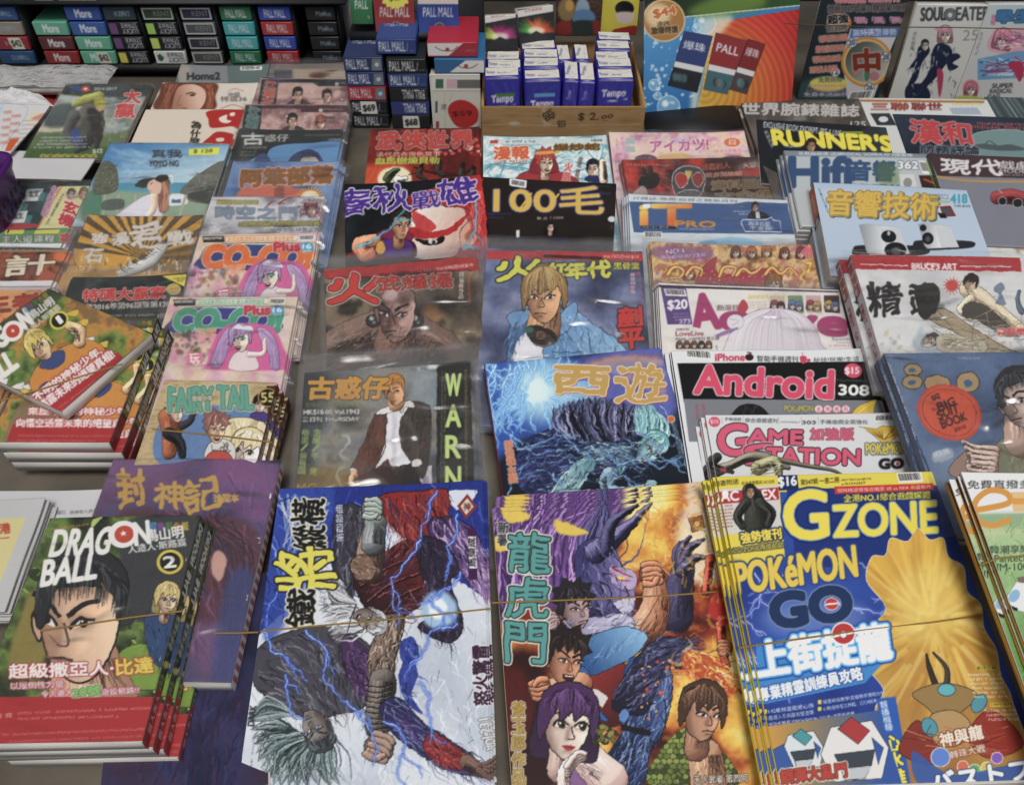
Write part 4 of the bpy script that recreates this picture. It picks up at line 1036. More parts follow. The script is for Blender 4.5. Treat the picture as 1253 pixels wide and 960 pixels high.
mag('game_magazine','game magazine with yellow top band, blue cover and golden yellow splash',(876,585),(1139,578),1.34,p_gamewk,zn=.046,n=5,fan=(-.003,.0004),vis=.99,base='#16307c',spine='#d8c41c',
	cat='magazine',group='pile of yellow and blue game magazines',under='copy lying under the yellow and blue game magazine, its left edge fanned out')

def p_teal(b):
	b.F(1140,570,3.31)
	b.all('#d6dad8'); b.fill([(100,20),(1000,20),(1000,190),(150,195)],'#e4e6e6',False)
	b.fill([(130,195),(1000,185),(1000,1200),(420,1200)],('g',300,195,'#b7cf9c',460,900,'#4c8c32'),False)
	b.fill([(140,195),(1000,185),(1000,240),(160,240)],'#8aa880',al=.8,soft=10)
	for i in range(420):
		y = b.rng.uniform(230,1150); x = b.rng.uniform(150,620); l = b.rng.uniform(15,70)
		b.line([(x,y),(x+b.rng.uniform(-20,20),y-l*.6),(x+b.rng.uniform(-40,40),y-l)],4,b.rng.choice(['#7cb650','#3c7a28','#a9d27c','#2c5c20','#c8e2a0']),.8,al=.55)
	b.text('免費直撥多國電話',145,92,560,88,34,'#2b2b2e',.8)
	b.line([(170,180),(310,150),(300,108),(230,100),(175,150),(190,220),(250,240),(320,215)],24,'#d8942c'); b.fill([(325,130),(420,128),(420,152),(330,155)],'#d8942c',False)
	b.fill([(320,105),(440,103),(440,180),(330,184)],'#e2a03a',False,al=.6); b.tiny(215,280,360,275,14,'#d8c890',.8)
	b.text('韓潮享樂',235,355,400,350,32,'#2a3828',.9); b.text('Pantech',255,390,390,384,30,'#2a3828',.3); b.text('IM-100',265,425,392,420,30,'#2a3828',.3)
	b.fill([(290,550),(350,460),(420,470),(420,600),(355,585)],'#e6e8e8',False,line='#8a908c'); b.ell(335,525,20,28,'#8ab8d8',.6); b.fill([(292,552),(350,575),(345,588),(288,563)],'#20242a',False)
	b.fill([(345,450),(420,440),(420,480),(350,470)],'#7a6a58',False)
mag('technology_magazine','magazine with orange letter e above a green grass cover',(1173,581),(1462,579),1.32,p_teal,zn=.084,n=3,fan=(-.0034,-.0005),vis=.8,base='#6ca048',t=.0035,spine='#b8863a',
	cat='magazine',group='pile of green grass magazines at the right edge',under='copy lying under the green grass magazine, its spine edge sticking out')
# ------------------------------------------------------------------ second column, going back
def p_suit(b):
	b.F(340,430,4.57)
	b.clouds(['#23262b','#3d4348','#6d7276','#8d8a80','#4c4a44'],300,240,gain=1.9)
	b.fill([(80,700),(300,640),(480,760),(80,860)],'#8a6a2c',al=.7,soft=50); b.fill([(60,100),(300,110),(330,200),(60,420)],'#20242a',al=.75,soft=60)
	b.fill([(730,120),(900,90),(900,320),(760,280)],'#8d9aa2',al=.8,soft=40)
	for k in range(9):
		p = [(370+b.rng.uniform(-20,20),460),(400,500+b.rng.uniform(-10,10)),(350,570),(390+b.rng.uniform(-20,20),620),(330,680),(360,760)]; b.line(p,7,'#b9bcb8',2,al=.3,soft=3)
	b.fill([(820,640),(860,635),(860,780),(790,780),(790,700)],'#c0bcc0',False); b.fill([(815,700),(840,700),(838,770),(812,770)],'#7f6a9a',al=.7,soft=6)
	# trousers, jacket, shirt
	b.fill([(455,810),(480,640),(600,600),(740,600),(790,700),(800,810)],('g',470,700,'#4a2418',780,700,'#17130f'),line='#0c0a08',lw=2)
	b.fill([(575,335),(530,370),(490,480),(440,590),(410,660),(470,690),(560,640),(640,650),(720,610),(770,660),(800,700),(830,680),(850,500),(860,330),(820,292),(740,285)],('g',450,500,'#6a3a26',850,420,'#2c2823'),line='#0e0b09',lw=2.5)
	b.fill([(690,300),(830,295),(858,480),(825,690),(770,650),(740,560),(690,480)],'#3a352f',al=.9,soft=6)
	for i in range(26): b.line([(480+b.rng.uniform(0,110),420+b.rng.uniform(0,180)),(500+b.rng.uniform(0,100),500+b.rng.uniform(0,120))],8,b.rng.choice(['#8a5238','#2a140c','#4a2818']),2,al=.5,soft=3)
	b.scrib([(575,335),(530,370),(490,480),(440,590),(410,660),(560,640),(640,650),(770,660),(830,680),(850,500),(860,330),(740,285)],['#8a5238','#2a140c','#4a2818','#1c1612','#5c4638'],170,105,90,7,.3,al=.55)
	b.fill([(610,330),(640,300),(700,300),(740,300),(690,370),(680,460),(700,560),(740,620),(640,640),(610,600),(550,650),(590,540),(610,430)],'#e6e6ea',line='#2a2624',lw=2)
	b.fill([(640,330),(660,330),(660,600),(640,640)],'#b4b4be',al=.6,soft=8)
	b.fill([(545,350),(600,310),(640,300),(650,330),(600,345)],'#e4e2e0',line='#2a2624',lw=2); b.fill([(690,300),(740,270),(765,310),(720,310),(690,345)],'#d6d4d2',line='#2a2624',lw=2)
	b.fill([(550,380),(590,360),(600,480),(560,540)],'#7a4630',al=.6,soft=10)
	b.line([(600,430),(600,540),(545,640)],6,'#1e1410',3)
	b.fill([(745,610),(790,600),(805,630),(760,650)],'#d8d4d0',line='#2a2624',lw=2); b.fill([(408,655),(445,660),(440,700),(405,690)],'#e0dcd8',line='#2a2624',lw=2)
	b.limb([(425,690),(415,730),(440,745)],[24,26,18],'#c09064'); b.line([(440,745),(400,760),(350,790)],6,'#5a4a34',3)
	b.limb([(660,290),(655,250)],[44,42],'#c08a5a',dark='#5a3418')
	b.head(655,225,76,-.12,'#d09a6a','#c07a1c',-.22,'slick',.5,neck=False,hilite='#e8a83c',strands=40,dark='#6a3a18')
	b.fill([(1075,60),(890,85),(885,820),(1100,820)],'#15150f',False)
	b.paint(1.6,.16)
	b.text('古惑仔',165,265,610,262,120,'#c8922a',7,out=[('#2a2010',3)],shear=.12)
	b.text('全球最長篇連環圖故事',152,310,458,306,24,'#7f8c50',1.6); b.text('HK$18.00 Vol.1943',144,355,455,352,30,'#e0e0dc',2.2,out=('#2a2a28',2)); b.text('三日刊 THURSDAY',140,392,455,388,26,'#e0e0dc',2.2,out=('#2a2a28',2))
	b.vtext('主編/牛 佬',222,430,196,690,40,'#9ab060',2.2); b.vtext('繪畫/倫裕國',158,430,130,685,40,'#9ab060',2.2); b.text('MG',110,790,215,785,50,'#a5822c',2)
	b.vtext('WARN',982,100,980,790,82,'#c4dc7c',5,fillr=.70)
	for x in (912,928): b.tiny(x+3,110,x-6,790,11,'#86805c',.9)
	for x in (1048,1040): b.tiny(x+3,100,x+6,790,8,'#b08c3c',.8)
mag('suit_comic','comic with a fair-haired man in a dark suit and tall green letters WARN',(373,457.5),(575,444.5),1.36,p_suit,zn=.018,n=5,fan=(.0012,.0006),vis=.74,base='#33363a',spine='#55524c',
	sleeve=dict(top=.026,side=.007),cat='comic',group='pile of suit and WARN comics',under='copy lying under the sleeved comic of the man in the suit')

def p_soot(b):
	b.F(400,150,3.1325)
	b.clouds(['#221c16','#453a2e','#6a5a46','#8a785c','#4c4034'],170,130,gain=1.9)
	for x,y,r in ((90,700,90),(-30,640,80),(420,770,60),(-20,800,80)):
		b.ell(x,y,r,r*.8,'#8d7a5c',al=.6,soft=18); b.ell(x-10,y+10,r*.45,r*.35,'#1d1610',al=.8,soft=10); b.ell(x+r*.35,y-r*.1,r*.2,r*.18,'#2a2018',al=.8,soft=6)
	b.ell(400,740,40,44,'#c08040',al=.5,soft=16)
	b.fill([(-60,900),(60,800),(190,790),(340,800),(460,860),(560,960),(-60,960)],('g',150,800,'#6a5140',300,960,'#2a1c16'),soft=6)
	b.limb([(190,790),(60,840),(-40,900)],[70,66,50],'#5c4438',lite='#94786a'); b.limb([(340,800),(440,850),(500,900)],[66,60,50],'#5c4438',lite='#94786a')
	for x in (175,345): b.ell(x,760,26,24,'#2c2a2a',line='#0c0a0a',lw=3); b.ell(x-7,750,9,9,'#c0c0c4',soft=3); b.ell(x+6,766,6,6,'#8a8a90',soft=2)
	b.limb([(265,760),(262,850)],[66,80],'#6a4c42',dark='#241612',lite='#9a7668')
	b.head(268,735,104,.08,'#8a6258','#2a1a16',-.18,'bald',1.2,neck=False,dark='#2c1814',lite='#d4aca4',strands=0)
	b.ell(240,660,34,22,'#e6c8c4',-.3,al=.7,soft=10); b.ell(300,690,20,26,'#3a201c',al=.5,soft=10)
	for i in range(22): b.line([(200+b.rng.uniform(0,130),690+b.rng.uniform(0,110)),(210+b.rng.uniform(0,120),710+b.rng.uniform(0,110))],4,b.rng.choice(['#3a1e1a','#c09a90','#54302a']),1,al=.6,soft=1)
	b.scrib([(-60,900),(60,800),(190,790),(340,800),(460,860),(560,960),(-60,960)],['#2c1e18','#94786a','#5a4436','#b49a86'],150,-30,60,5,.6,al=.5)
	for i in range(9): b.line([(150+i*28,905),(180+i*26,850-abs(i-4)*4),(210+i*24,905)],3,'#8c5a30',al=.7)
	b.fill([(-40,568),(640,505),(640,562),(-40,600)],'#a8262a',False); b.line([(0,600),(560,563)],4,'#601418')
	b.paint(1.8,.25)
	b.tiny(200,590,410,572,12,'#30100e'); b.text('Vol.070週HK$19',420,568,560,552,15,'#f0e4d8',.8)
	b.text('火',5,695,208,690,112,'#c8261c',6,out=[('#eee6da',3),('#1c120e',3)],warp=.10)
	b.text('武耀揚',190,650,485,632,58,'#c8261c',1.4,out=[('#eee6da',2),('#1c120e',1.6)],warp=.09)
	b.vtext('邱福龍作品',516,572,514,675,17,'#ece6de',1); b.vtext('火武耀揚第七十期連載中',545,572,546,700,11,'#d8502c',.4)
mag('skull_comic','brown comic with a bald scarred fighter among skulls under a red top stripe',(397,331),(582,313.5),1.4,p_soot,zn=.017,n=6,fan=(.001,.0006),vis=.74,base='#4a3e32',spine='#6a6458',
	sleeve=dict(top=.022,side=.007),cat='comic',group='pile of skull comics',under='copy lying under the sleeved skull comic')

def p_warrior(b):
	b.F(400,150,3.1325)
	b.clouds(['#07090c','#10161c','#1c262e'],160)
	b.fill([(310,280),(600,190),(620,520),(360,520),(320,420)],('g',330,300,'#8a1218',600,420,'#c82026'),smooth=False)
	b.fill([(300,400),(330,340),(420,320),(520,330),(560,360),(520,470),(470,520),(340,520),(305,460)],('g',320,400,'#efe4d8',540,470,'#c89a88'),line='#1a0a0a',lw=2)
	b.fill([(300,430),(330,400),(400,420),(470,400),(550,340),(500,410),(430,440),(360,445)],'#b01c22'); b.fill([(330,340),(380,360),(420,400),(390,420),(340,400)],'#c0262a',al=.9)
	b.fill([(335,445),(400,450),(450,435),(440,460),(380,470)],'#141014'); b.ell(405,455,16,9,'#d8d0c8'); b.ell(408,456,7,8,'#2a2a30')
	b.fill([(510,420),(560,370),(590,400),(560,470),(520,490)],'#d8a088',line='#3a1210',lw=2); b.fill([(530,430),(560,400),(565,430),(540,460)],'#a85a4a',soft=4)
	for i in range(30): b.line([(480+b.rng.uniform(0,120),250+b.rng.uniform(0,60)),(520+b.rng.uniform(0,80),330),(560+b.rng.uniform(0,50),420+b.rng.uniform(0,90))],6,b.rng.choice(['#e03034','#7a0c12','#a8181e','#f05a50']),1,al=.8)
	b.fill([(90,500),(140,450),(220,410),(310,430),(330,520),(90,520)],('g',100,460,'#7a141a',320,500,'#541424'),line='#160608',lw=2)
	b.limb([(150,500),(130,470),(180,450)],[36,34,24],'#c87a56',dark='#5a2416'); b.fill([(190,430),(240,405),(320,420),(320,450),(240,445)],'#7c1a44',line='#240814',lw=1.5)
	b.fill([(210,450),(310,450),(320,510),(215,510)],'#4c2a7a',line='#140a24',lw=1.5); b.ell(205,480,18,26,'#c89a3c',line='#40280c',lw=1.5)
	b.head(283,395,52,.05,'#c08a66','#20120e',.2,'short',.8,neck=True,strands=24)
	for q in ((560,250,600,470),(110,480,300,330),(520,470,600,500)): b.bolt(*q,w=2.5,c='#bfe6f4',glow='#2a9ac0',forks=1)
	b.paint(1.5,.2)
	b.text('春秋',40,365,330,338,108,'#47288a',2.6,out=[('#ebe8ee',3.5)],warp=.11); b.text('戰',330,340,440,320,68,'#47288a',1.8,out=[('#ebe8ee',2.6)],warp=.10); b.text('雄',440,330,585,300,108,'#47288a',3,out=[('#ebe8ee',3.5)],warp=.11)
mag('war_comic','black and red comic with purple brush lettering and a red-masked face',(422,229),(588,217),1.4,p_warrior,n=5,fan=(.0008,-.001),vis=.74,base='#141418',spine='#3a3a40',
	cat='comic',group='pile of purple brush title comics',under='copy lying under the comic with purple brush lettering')

def p_wuxia(b):
	b.F(400,150,3.1325)
	b.all(('g',180,40,'#2c0f0c',560,180,'#8e1f16')); b.clouds(['#2c0c0a','#7a1a12','#b8301e'],110,gain=2,al=.75)
	b.fill([(120,170),(300,160),(280,250),(120,250)],'#c8461c',soft=20); b.ell(260,215,66,46,'#e8dcb8',soft=5)
	for i in range(26): b.ell(420+b.rng.uniform(0,190),50+b.rng.uniform(0,80),b.rng.uniform(4,14),b.rng.uniform(3,8),b.rng.choice(['#d8504c','#f0c0b0','#8a1410']),soft=2)
	b.line([(330,170),(460,205),(560,180)],5,'#140a08'); b.line([(310,200),(420,190),(590,215)],3,'#140a08')
	for x,y in ((360,190),(430,175),(520,190),(560,200)): b.limb([(x,y-18),(x-6,y+8),(x+14,y+26)],[9,13,7],'#28201c',lite='#5c4a40'); b.ell(x+2,y-26,9,10,'#141010')
	b.limb([(230,215),(250,190),(275,180)],[16,14,6],'#3c4a2a'); b.limb([(270,220),(300,215)],[16,10],'#d8d0c0')
	b.tiny(235,42,380,32,8,'#b05a4a')
	b.paint(1.2,.2)
	b.text('武俠世界',190,105,560,98,70,'#c8342c',1.8,out=[('#efe2d6',2),('#3a0a0a',1.5)],warp=.08)
	b.text('清代烏衣復仇故事',190,132,435,128,18,'#e6c6b8',1); b.text('血馬樹煉貝勒',185,160,430,157,26,'#a8bc3c',2)
mag('wuxia_comic','dark red comic with four red brush characters, lowest front the cigarette packs',(454,160),(587,158),1.42,p_wuxia,n=4,fan=(.0006,-.001),vis=.74,base='#5a1812',spine='#4a3a34',
	cat='comic',group='pile of dark red wuxia comics',under='copy lying under the dark red comic by the cigarette packs')

# ------------------------------------------------------------------ third column
def p_storm(b):
	b.F(580,420,4.32)
	b.all('#141d2e'); b.clouds(['#0c1220','#1a2740','#23304a','#16324a'],220,gain=1.8)
	b.fill([(40,90),(560,80),(640,330),(460,480),(240,520),(100,700),(60,620)],'#2c52a8',soft=40); b.fill([(560,90),(1000,20),(1060,380),(820,360),(640,260)],'#5a62b4',soft=30)
	for i in range(24):
		a = b.rng.random(); b.fill([(560+a*300,110+a*60),(760+a*240,60+a*70),(1010,60+a*260),(800+a*200,100+a*210)],b.rng.choice(['#e07a2c','#f0a868','#3a4aa8','#8aa8e0','#c8d8f0','#c85a2c']),al=.28,soft=12)
	b.fill([(60,700),(200,560),(400,480),(1050,420),(1200,820),(90,850)],'#0c1420',al=.85,soft=30)
	b.ell(350,240,190,170,'#a8dcec',al=.85,soft=60); b.ell(330,250,90,90,'#d8f6f6',soft=40); b.ell(560,260,130,60,'#b0d4ea',al=.7,soft=30)
	for i in range(46):
		a = b.rng.uniform(0,6.28); r0 = b.rng.uniform(60,160); r1 = r0+b.rng.uniform(80,200); b.bolt(340+r0*math.cos(a),240+r0*.8*math.sin(a),340+r1*math.cos(a),240+r1*.8*math.sin(a),w=3.4,c='#eefcff',glow='#6ab4ec',forks=1,depth=1)
	for i in range(12): b.bolt(b.rng.uniform(60,300),110,b.rng.uniform(60,260),b.rng.uniform(380,560),w=4,c='#f0fcff',glow='#5aa4e8',forks=2)
	# a crouching long-maned man, blue and black
	back = [(210,660),(260,540),(360,470),(520,440),(700,440),(860,500),(880,600),(800,680),(640,690),(520,760),(380,800),(250,770)]
	b.fill(back,('g',260,500,'#2c3a74',820,680,'#0e1426'),line='#060a14',lw=3)
	b.scrib(back,['#0a0e1c','#4c68a8','#2c3a6c','#86b0d8','#141c38','#3a3060'],420,lambda x,y: -20+(x-210)*.06,110,8,.5,.2)
	b.hair([(480,500),(700,520),(880,480)],[(420,330),(640,280),(880,330)],0,['#2c2f48','#10121f','#4a4c70','#0a0c18','#6a6c94','#a09ec8'],330,-.10,11,1.6)
	b.hair([(860,470),(940,500),(1000,560)],[(850,330),(930,320),(1010,400)],0,['#a8dce0','#5c98a4','#d8f4f4','#1c4650','#7cbcc6'],170,.1,8,1.4)
	b.head(930,560,88,.75,'#7ab0bc','#6ab0b8',.2,'slick',1.2,'open',neck=False,dark='#16303c',lite='#d0f4f4',eye='#0a1420',strands=50)
	b.hair([(850,610),(940,640)],[(770,700),(920,730)],0,['#8cc4cc','#4a8090','#c8ecec','#1c4650'],110,.3,6)
	arm = [(560,560),(680,520),(800,540),(860,620),(820,650),(740,610),(640,640)]
	b.fill(arm,'#3c5878',line='#081018',lw=3); b.scrib(arm,['#a4ccdc','#16243a','#6c94b4','#d0ecf4','#0c1626'],130,12,60,5,.35)
	leg = [(600,590),(650,630),(600,710),(530,800),(450,830),(400,800),(450,720),(520,640)]
	b.fill(leg,('g',440,780,'#b8dcdc',620,640,'#5c8c9c'),line='#0c1c28',lw=3); b.scrib(leg,['#e0f6f4','#3a6470','#8cbcc4','#1c3a48'],110,125,60,5,.3)
	foot = [(410,800),(470,770),(580,770),(660,780),(690,810),(640,830),(480,840),(415,835)]
	b.fill(foot,'#86b0b8',line='#0c1c28',lw=3); b.scrib(foot,['#d8f0ee','#3a6470','#a8ccd0'],60,5,50,4,.3)
	for i in range(5): b.ell(655+i*9,778+i*10,16,9,'#a4ccd0',.3,line='#1c3440',lw=2)
	b.limb([(720,690),(700,760),(800,785),(900,765)],[42,34,28,24],'#4c6c84',dark='#121c2c',lite='#a4ccdc'); b.fist(935,750,34,.2,'#7ca8b8')
	for i in range(110):
		x = b.rng.uniform(220,900); y = b.rng.uniform(470,790); b.line([(x,y),(x+b.rng.uniform(10,60),y+b.rng.uniform(-30,30)),(x+b.rng.uniform(40,110),y+b.rng.uniform(-20,40))],5,b.rng.choice(['#0a0e1a','#5a78b0','#3a3060','#8cb4d4','#c8e8f4']),1,al=.6)
	for q in ((900,620,1180,750),(760,640,1120,640),(1040,480,1180,700),(470,480,620,600),(420,680,470,840),(230,560,560,480),(680,690,1060,830),(150,840,260,640),(860,470,1100,610),(700,560,740,690),(980,330,1080,470)): b.bolt(*q,w=3,c='#e0f4fc',glow='#3c6ca8',forks=2)
	b.paint(2.0,.2)
	b.text('西',425,268,715,272,150,'#c29a48',7,out=[('#f0ead8',4)],sh=('#a83020',4,4),warp=.08); b.text('遊',745,322,1020,308,210,'#c29a48',5,out=[('#f0ead8',4)],sh=('#a83020',4,4),warp=.11)
	b.vtext('鄭健和主編',180,512,208,738,44,'#c8683c',2.5,out=[('#ecdccc',2)]); b.ell(1042,400,20,18,'#c86a2c',line='#f0d8c0',lw=3); b.vtext('鄭健和作品集團',1055,425,1098,600,20,'#182430',1,out=('#a4c0cc',1.5))
mag('storm_comic','blue lightning comic with gold brush title and a crouching pale figure',(593,447),(807,427),1.32,p_storm,zn=.019,n=5,fan=(.0008,-.0006),vis=.82,base='#16202f',spine='#8a2c24',bulge=.0016,
	cat='comic',group='pile of blue storm comics',under='copy lying under the blue lightning comic with the gold title')

def p_denim(b):
	b.F(400,150,3.1325)
	b.clouds(['#1a2038','#323c62','#5c6890','#8c94b4','#2c3456'],200,150,gain=1.7)
	b.fill([(615,490),(1215,497),(1215,530),(615,522)],'#b42a2c',False)
	b.fill([(690,920),(700,780),(760,730),(860,720),(950,720),(1060,800),(1120,840),(1170,960),(690,960)],('g',700,780,'#4c80b4',1100,900,'#8cb8dc'),line='#16243a',lw=2)
	b.fill([(715,920),(720,830),(780,770),(850,800),(840,960),(715,960)],'#dfe0e6',line='#2a3448',lw=1.5)
	b.fill([(690,930),(700,780),(760,735),(770,790),(720,850),(712,960),(690,960)],'#3f74a8',line='#16243a',lw=2)
	b.fill([(850,960),(830,850),(870,780),(930,700),(960,720),(920,800),(960,860),(980,960)],'#5e94c4',line='#16243a',lw=2)
	b.fill([(690,740),(760,715),(790,740),(720,790)],'#6c9cc8',line='#16243a',lw=2); b.fill([(830,850),(860,780),(940,690),(960,710),(930,790)],'#78a8d2',line='#16243a',lw=2)
	for i in range(60):
		x = b.rng.uniform(860,1130); y = b.rng.uniform(760,930); b.line([(x,y),(x+b.rng.uniform(-30,30),y+b.rng.uniform(20,60))],5,b.rng.choice(['#3a6494','#a8cce8','#2c4c78','#c8e0f0']),1,al=.5,soft=1)
	b.scrib([(850,960),(880,800),(950,720),(1060,800),(1120,840),(1170,960)],['#4878a8','#b4d4ec','#2c4c78','#7cacd6','#d4e8f4'],200,65,44,4,.7,al=.6)
	b.scrib([(690,930),(700,780),(760,735),(770,790),(720,850),(712,960)],['#2c5480','#8cb8dc','#1c3c64'],60,100,40,4,.4,al=.7)
	b.line([(1000,800),(1030,960)],3,'#1c3050'); b.line([(860,880),(980,880)],3,'#1c3050'); b.ell(880,900,5,5,'#c8ccd0',line='#222')
	b.limb([(835,720),(830,790)],[60,66],'#b88458',dark='#5a3420',lite='#e0b080')
	b.fill([(765,790),(800,775),(870,800),(880,830),(830,850),(780,835)],'#14120f',line='#050505'); b.ell(820,815,20,18,'#8a5a2c',line='#1a1008',lw=2); b.text('武',808,826,832,826,22,'#1a1008',1); b.ell(778,795,16,12,'#2a6a50',line='#102a1c',lw=2)
	b.head(832,668,98,.02,'#cc9a6c','#94713a',-.12,'fringe',.55,neck=False,dark='#7a4c2c',hilite='#cdb070',strands=90,eye='#20160e')
	b.fill([(750,600),(790,560),(850,548),(900,575),(925,640),(915,690),(895,640),(870,605),(850,590),(830,640),(815,600),(780,640),(765,690),(745,660)],'#94713a',line='#3a2a10',lw=1.5)
	for i in range(60):
		a = b.rng.uniform(-1,1); b.line([(835+a*20,555),(835+a*70,590),(835+a*86,650+b.rng.uniform(-20,30))],5,b.rng.choice(['#c09c54','#e0c480','#6a4c20','#a07c38']),1,al=.8)
	b.paint(1.4,.16)
	b.line([(830,511),(1055,520)],12,'#3a1012'); b.text('Vol.717週HK$19',1058,520,1195,522,15,'#f0e6da',.8)
	b.inside([(600,480),(760,480),(745,600),(760,700),(600,700)],False); b.text('火',650,610,820,600,92,'#d2cf38',5,out=[('#14141c',4)],warp=.10); b.noclip()
	b.inside([(600,480),(1230,480),(1230,700),(920,700),(905,580),(850,548),(800,552),(760,590),(745,620),(600,640)],False); b.text('火',650,610,820,600,92,'#d2cf38',5,out=[('#14141c',4)],warp=.10); b.text('紅',848,590,918,588,52,'#d2cf38',4,out=[('#14141c',3)],warp=.08); b.noclip()
	b.text('年代',915,605,1090,592,68,'#d2cf38',4,out=[('#14141c',3)],warp=.09); b.text('黑骨棠',1100,562,1198,562,26,'#d2cf38',2,out=('#14141c',2))
	b.vtext('鄭健和作品',1172,575,1172,655,17,'#ece8e4',1,out=('#7a3a6a',2)); b.ell(1195,578,7,7,'#c03a5a'); b.vtext('火紅年代第七百期連載',1200,590,1203,690,10,'#c05a6a',.4)
	b.vtext('剷平',1158,705,1170,868,92,'#c8281c',4.5,out=[('#14141c',4)])
mag('denim_comic','blue comic with a blond man in a denim jacket and red sideways characters',(596,306.5),(785.5,311),1.4,p_denim,zn=.018,n=6,fan=(-.0004,.0008),vis=.78,base='#2a3354',spine='#6a6660',
	sleeve=dict(top=.022,side=.007),cat='comic',group='pile of denim jacket comics',under='copy lying under the sleeved comic of the blond man in denim')

def p_hundred(b):
	b.F(400,150,3.1325)
	b.all('#17110f'); b.clouds(['#120d0c','#1c1512','#241a16'],200)
	b.fill([(700,212),(766,222),(764,247),(700,240)],'#e6e6e6',False); b.barcode(704,216,764,226,703,242)
	b.text('100毛',640,345,1060,350,105,'#d6b03c',3.2,out=[('#3c3c8c',4)]); b.line([(740,330),(785,270)],7,'#d6b03c'); b.line([(845,332),(890,272)],7,'#d6b03c')
	b.tiny(620,355,640,355,8,'#2c3a7a'); b.tiny(605,352,705,354,7,'#33407c'); b.tiny(605,366,680,368,7,'#33407c'); b.text('最 近',805,372,845,372,11,'#cfc8c0',.4); b.text('/ 2399',855,370,905,370,10,'#cfc8c0',.4)
	b.text('fleet',1045,275,1088,278,13,'#2c3a7a',.6); b.tiny(1030,246,1085,250,7,'#33407c'); b.tiny(905,258,930,258,8,'#33407c'); b.ell(1092,370,15,11,'#c8d0d8'); b.ell(1095,402,14,10,'#3a221a')
	b.fill([(830,430),(838,400),(875,400),(885,430)],'#0e0a0c'); b.head(857,402,18,0,'#d8b8a4','#1a1210',.1,'short',neck=True,strands=6)
	b.rect(726,412,738,440,'#d8d8d4')
mag('black_magazine','black magazine with yellow lettering 100 and a white barcode sticker',(591.5,217.5),(754,227),1.32,p_hundred,n=5,fan=(-.0004,-.001),vis=.75,base='#17110f',spine='#2a2422',cat='magazine',
	group='pile of black 100 magazines',under='copy lying under the black magazine lettered 100')

def p_manga(b):
	b.F(400,150,3.1325)
	b.all('#a8c4cc'); b.clouds(['#5c9cac','#a8ccd4','#e6ecec','#7ab0bc'],46,gain=2)
	for i in range(40): b.line([(b.rng.uniform(600,1090),b.rng.uniform(60,230)) for _ in range(3)],7,b.rng.choice(['#e8f0f0','#4a94a8','#cfe2e4']),1,al=.8)
	b.fill([(610,64),(1070,60),(1075,82),(610,84)],'#c8d4d2',False); b.tiny(680,78,800,76,9,'#3a4a50'); b.rect(625,66,655,80,'#c0342c'); b.barcode(1010,62,1060,61,1011,78)
	b.fill([(730,235),(760,190),(850,180),(930,200),(960,240)],'#a02c34',line='#2a1014',lw=1.5); b.fill([(780,190),(800,120),(850,110),(880,150),(880,190)],'#8a2430',line='#2a1014',lw=1.5)
	b.head(840,155,40,0,'#e6c4a8','#b83a30',.1,'spiky',.4,'open',neck=True,strands=14); b.line([(800,118),(890,112)],12,'#d8a040')
	b.head(1020,180,32,0,'#e0c0a8','#202030',-.1,'short',.5,neck=True,strands=8); b.fill([(990,225),(1000,205),(1050,205),(1060,232)],'#28305c'); b.limb([(1060,220),(1055,150)],[16,12],'#e0b898')
	b.paint(.9,.16)
	b.text('漫報',640,142,775,138,48,'#d0582c',3,out=[('#f0e8dc',3)]); b.tiny(640,160,770,152,12,'#c0502c'); b.text('爆炒蛇',870,108,1045,104,24,'#7a3414',2,out=('#5c8c3c',2)); b.vtext('火鳳',930,150,915,230,30,'#c03a34',1.6,out=('#f0ecec',2)); b.vtext('龍鱗',975,130,955,220,16,'#4a2a24',1)
mag('manga_weekly','pale blue manga weekly with a red-haired boy, touching the wooden tissue box',(591.5,169.5),(741.5,168),1.34,p_manga,n=4,fan=(0,-.001),vis=.75,base='#a8c4cc',spine='#8a8a88',cat='magazine',
	group='pile of pale blue manga weeklies',under='copy lying under the pale blue manga weekly by the tissue box')
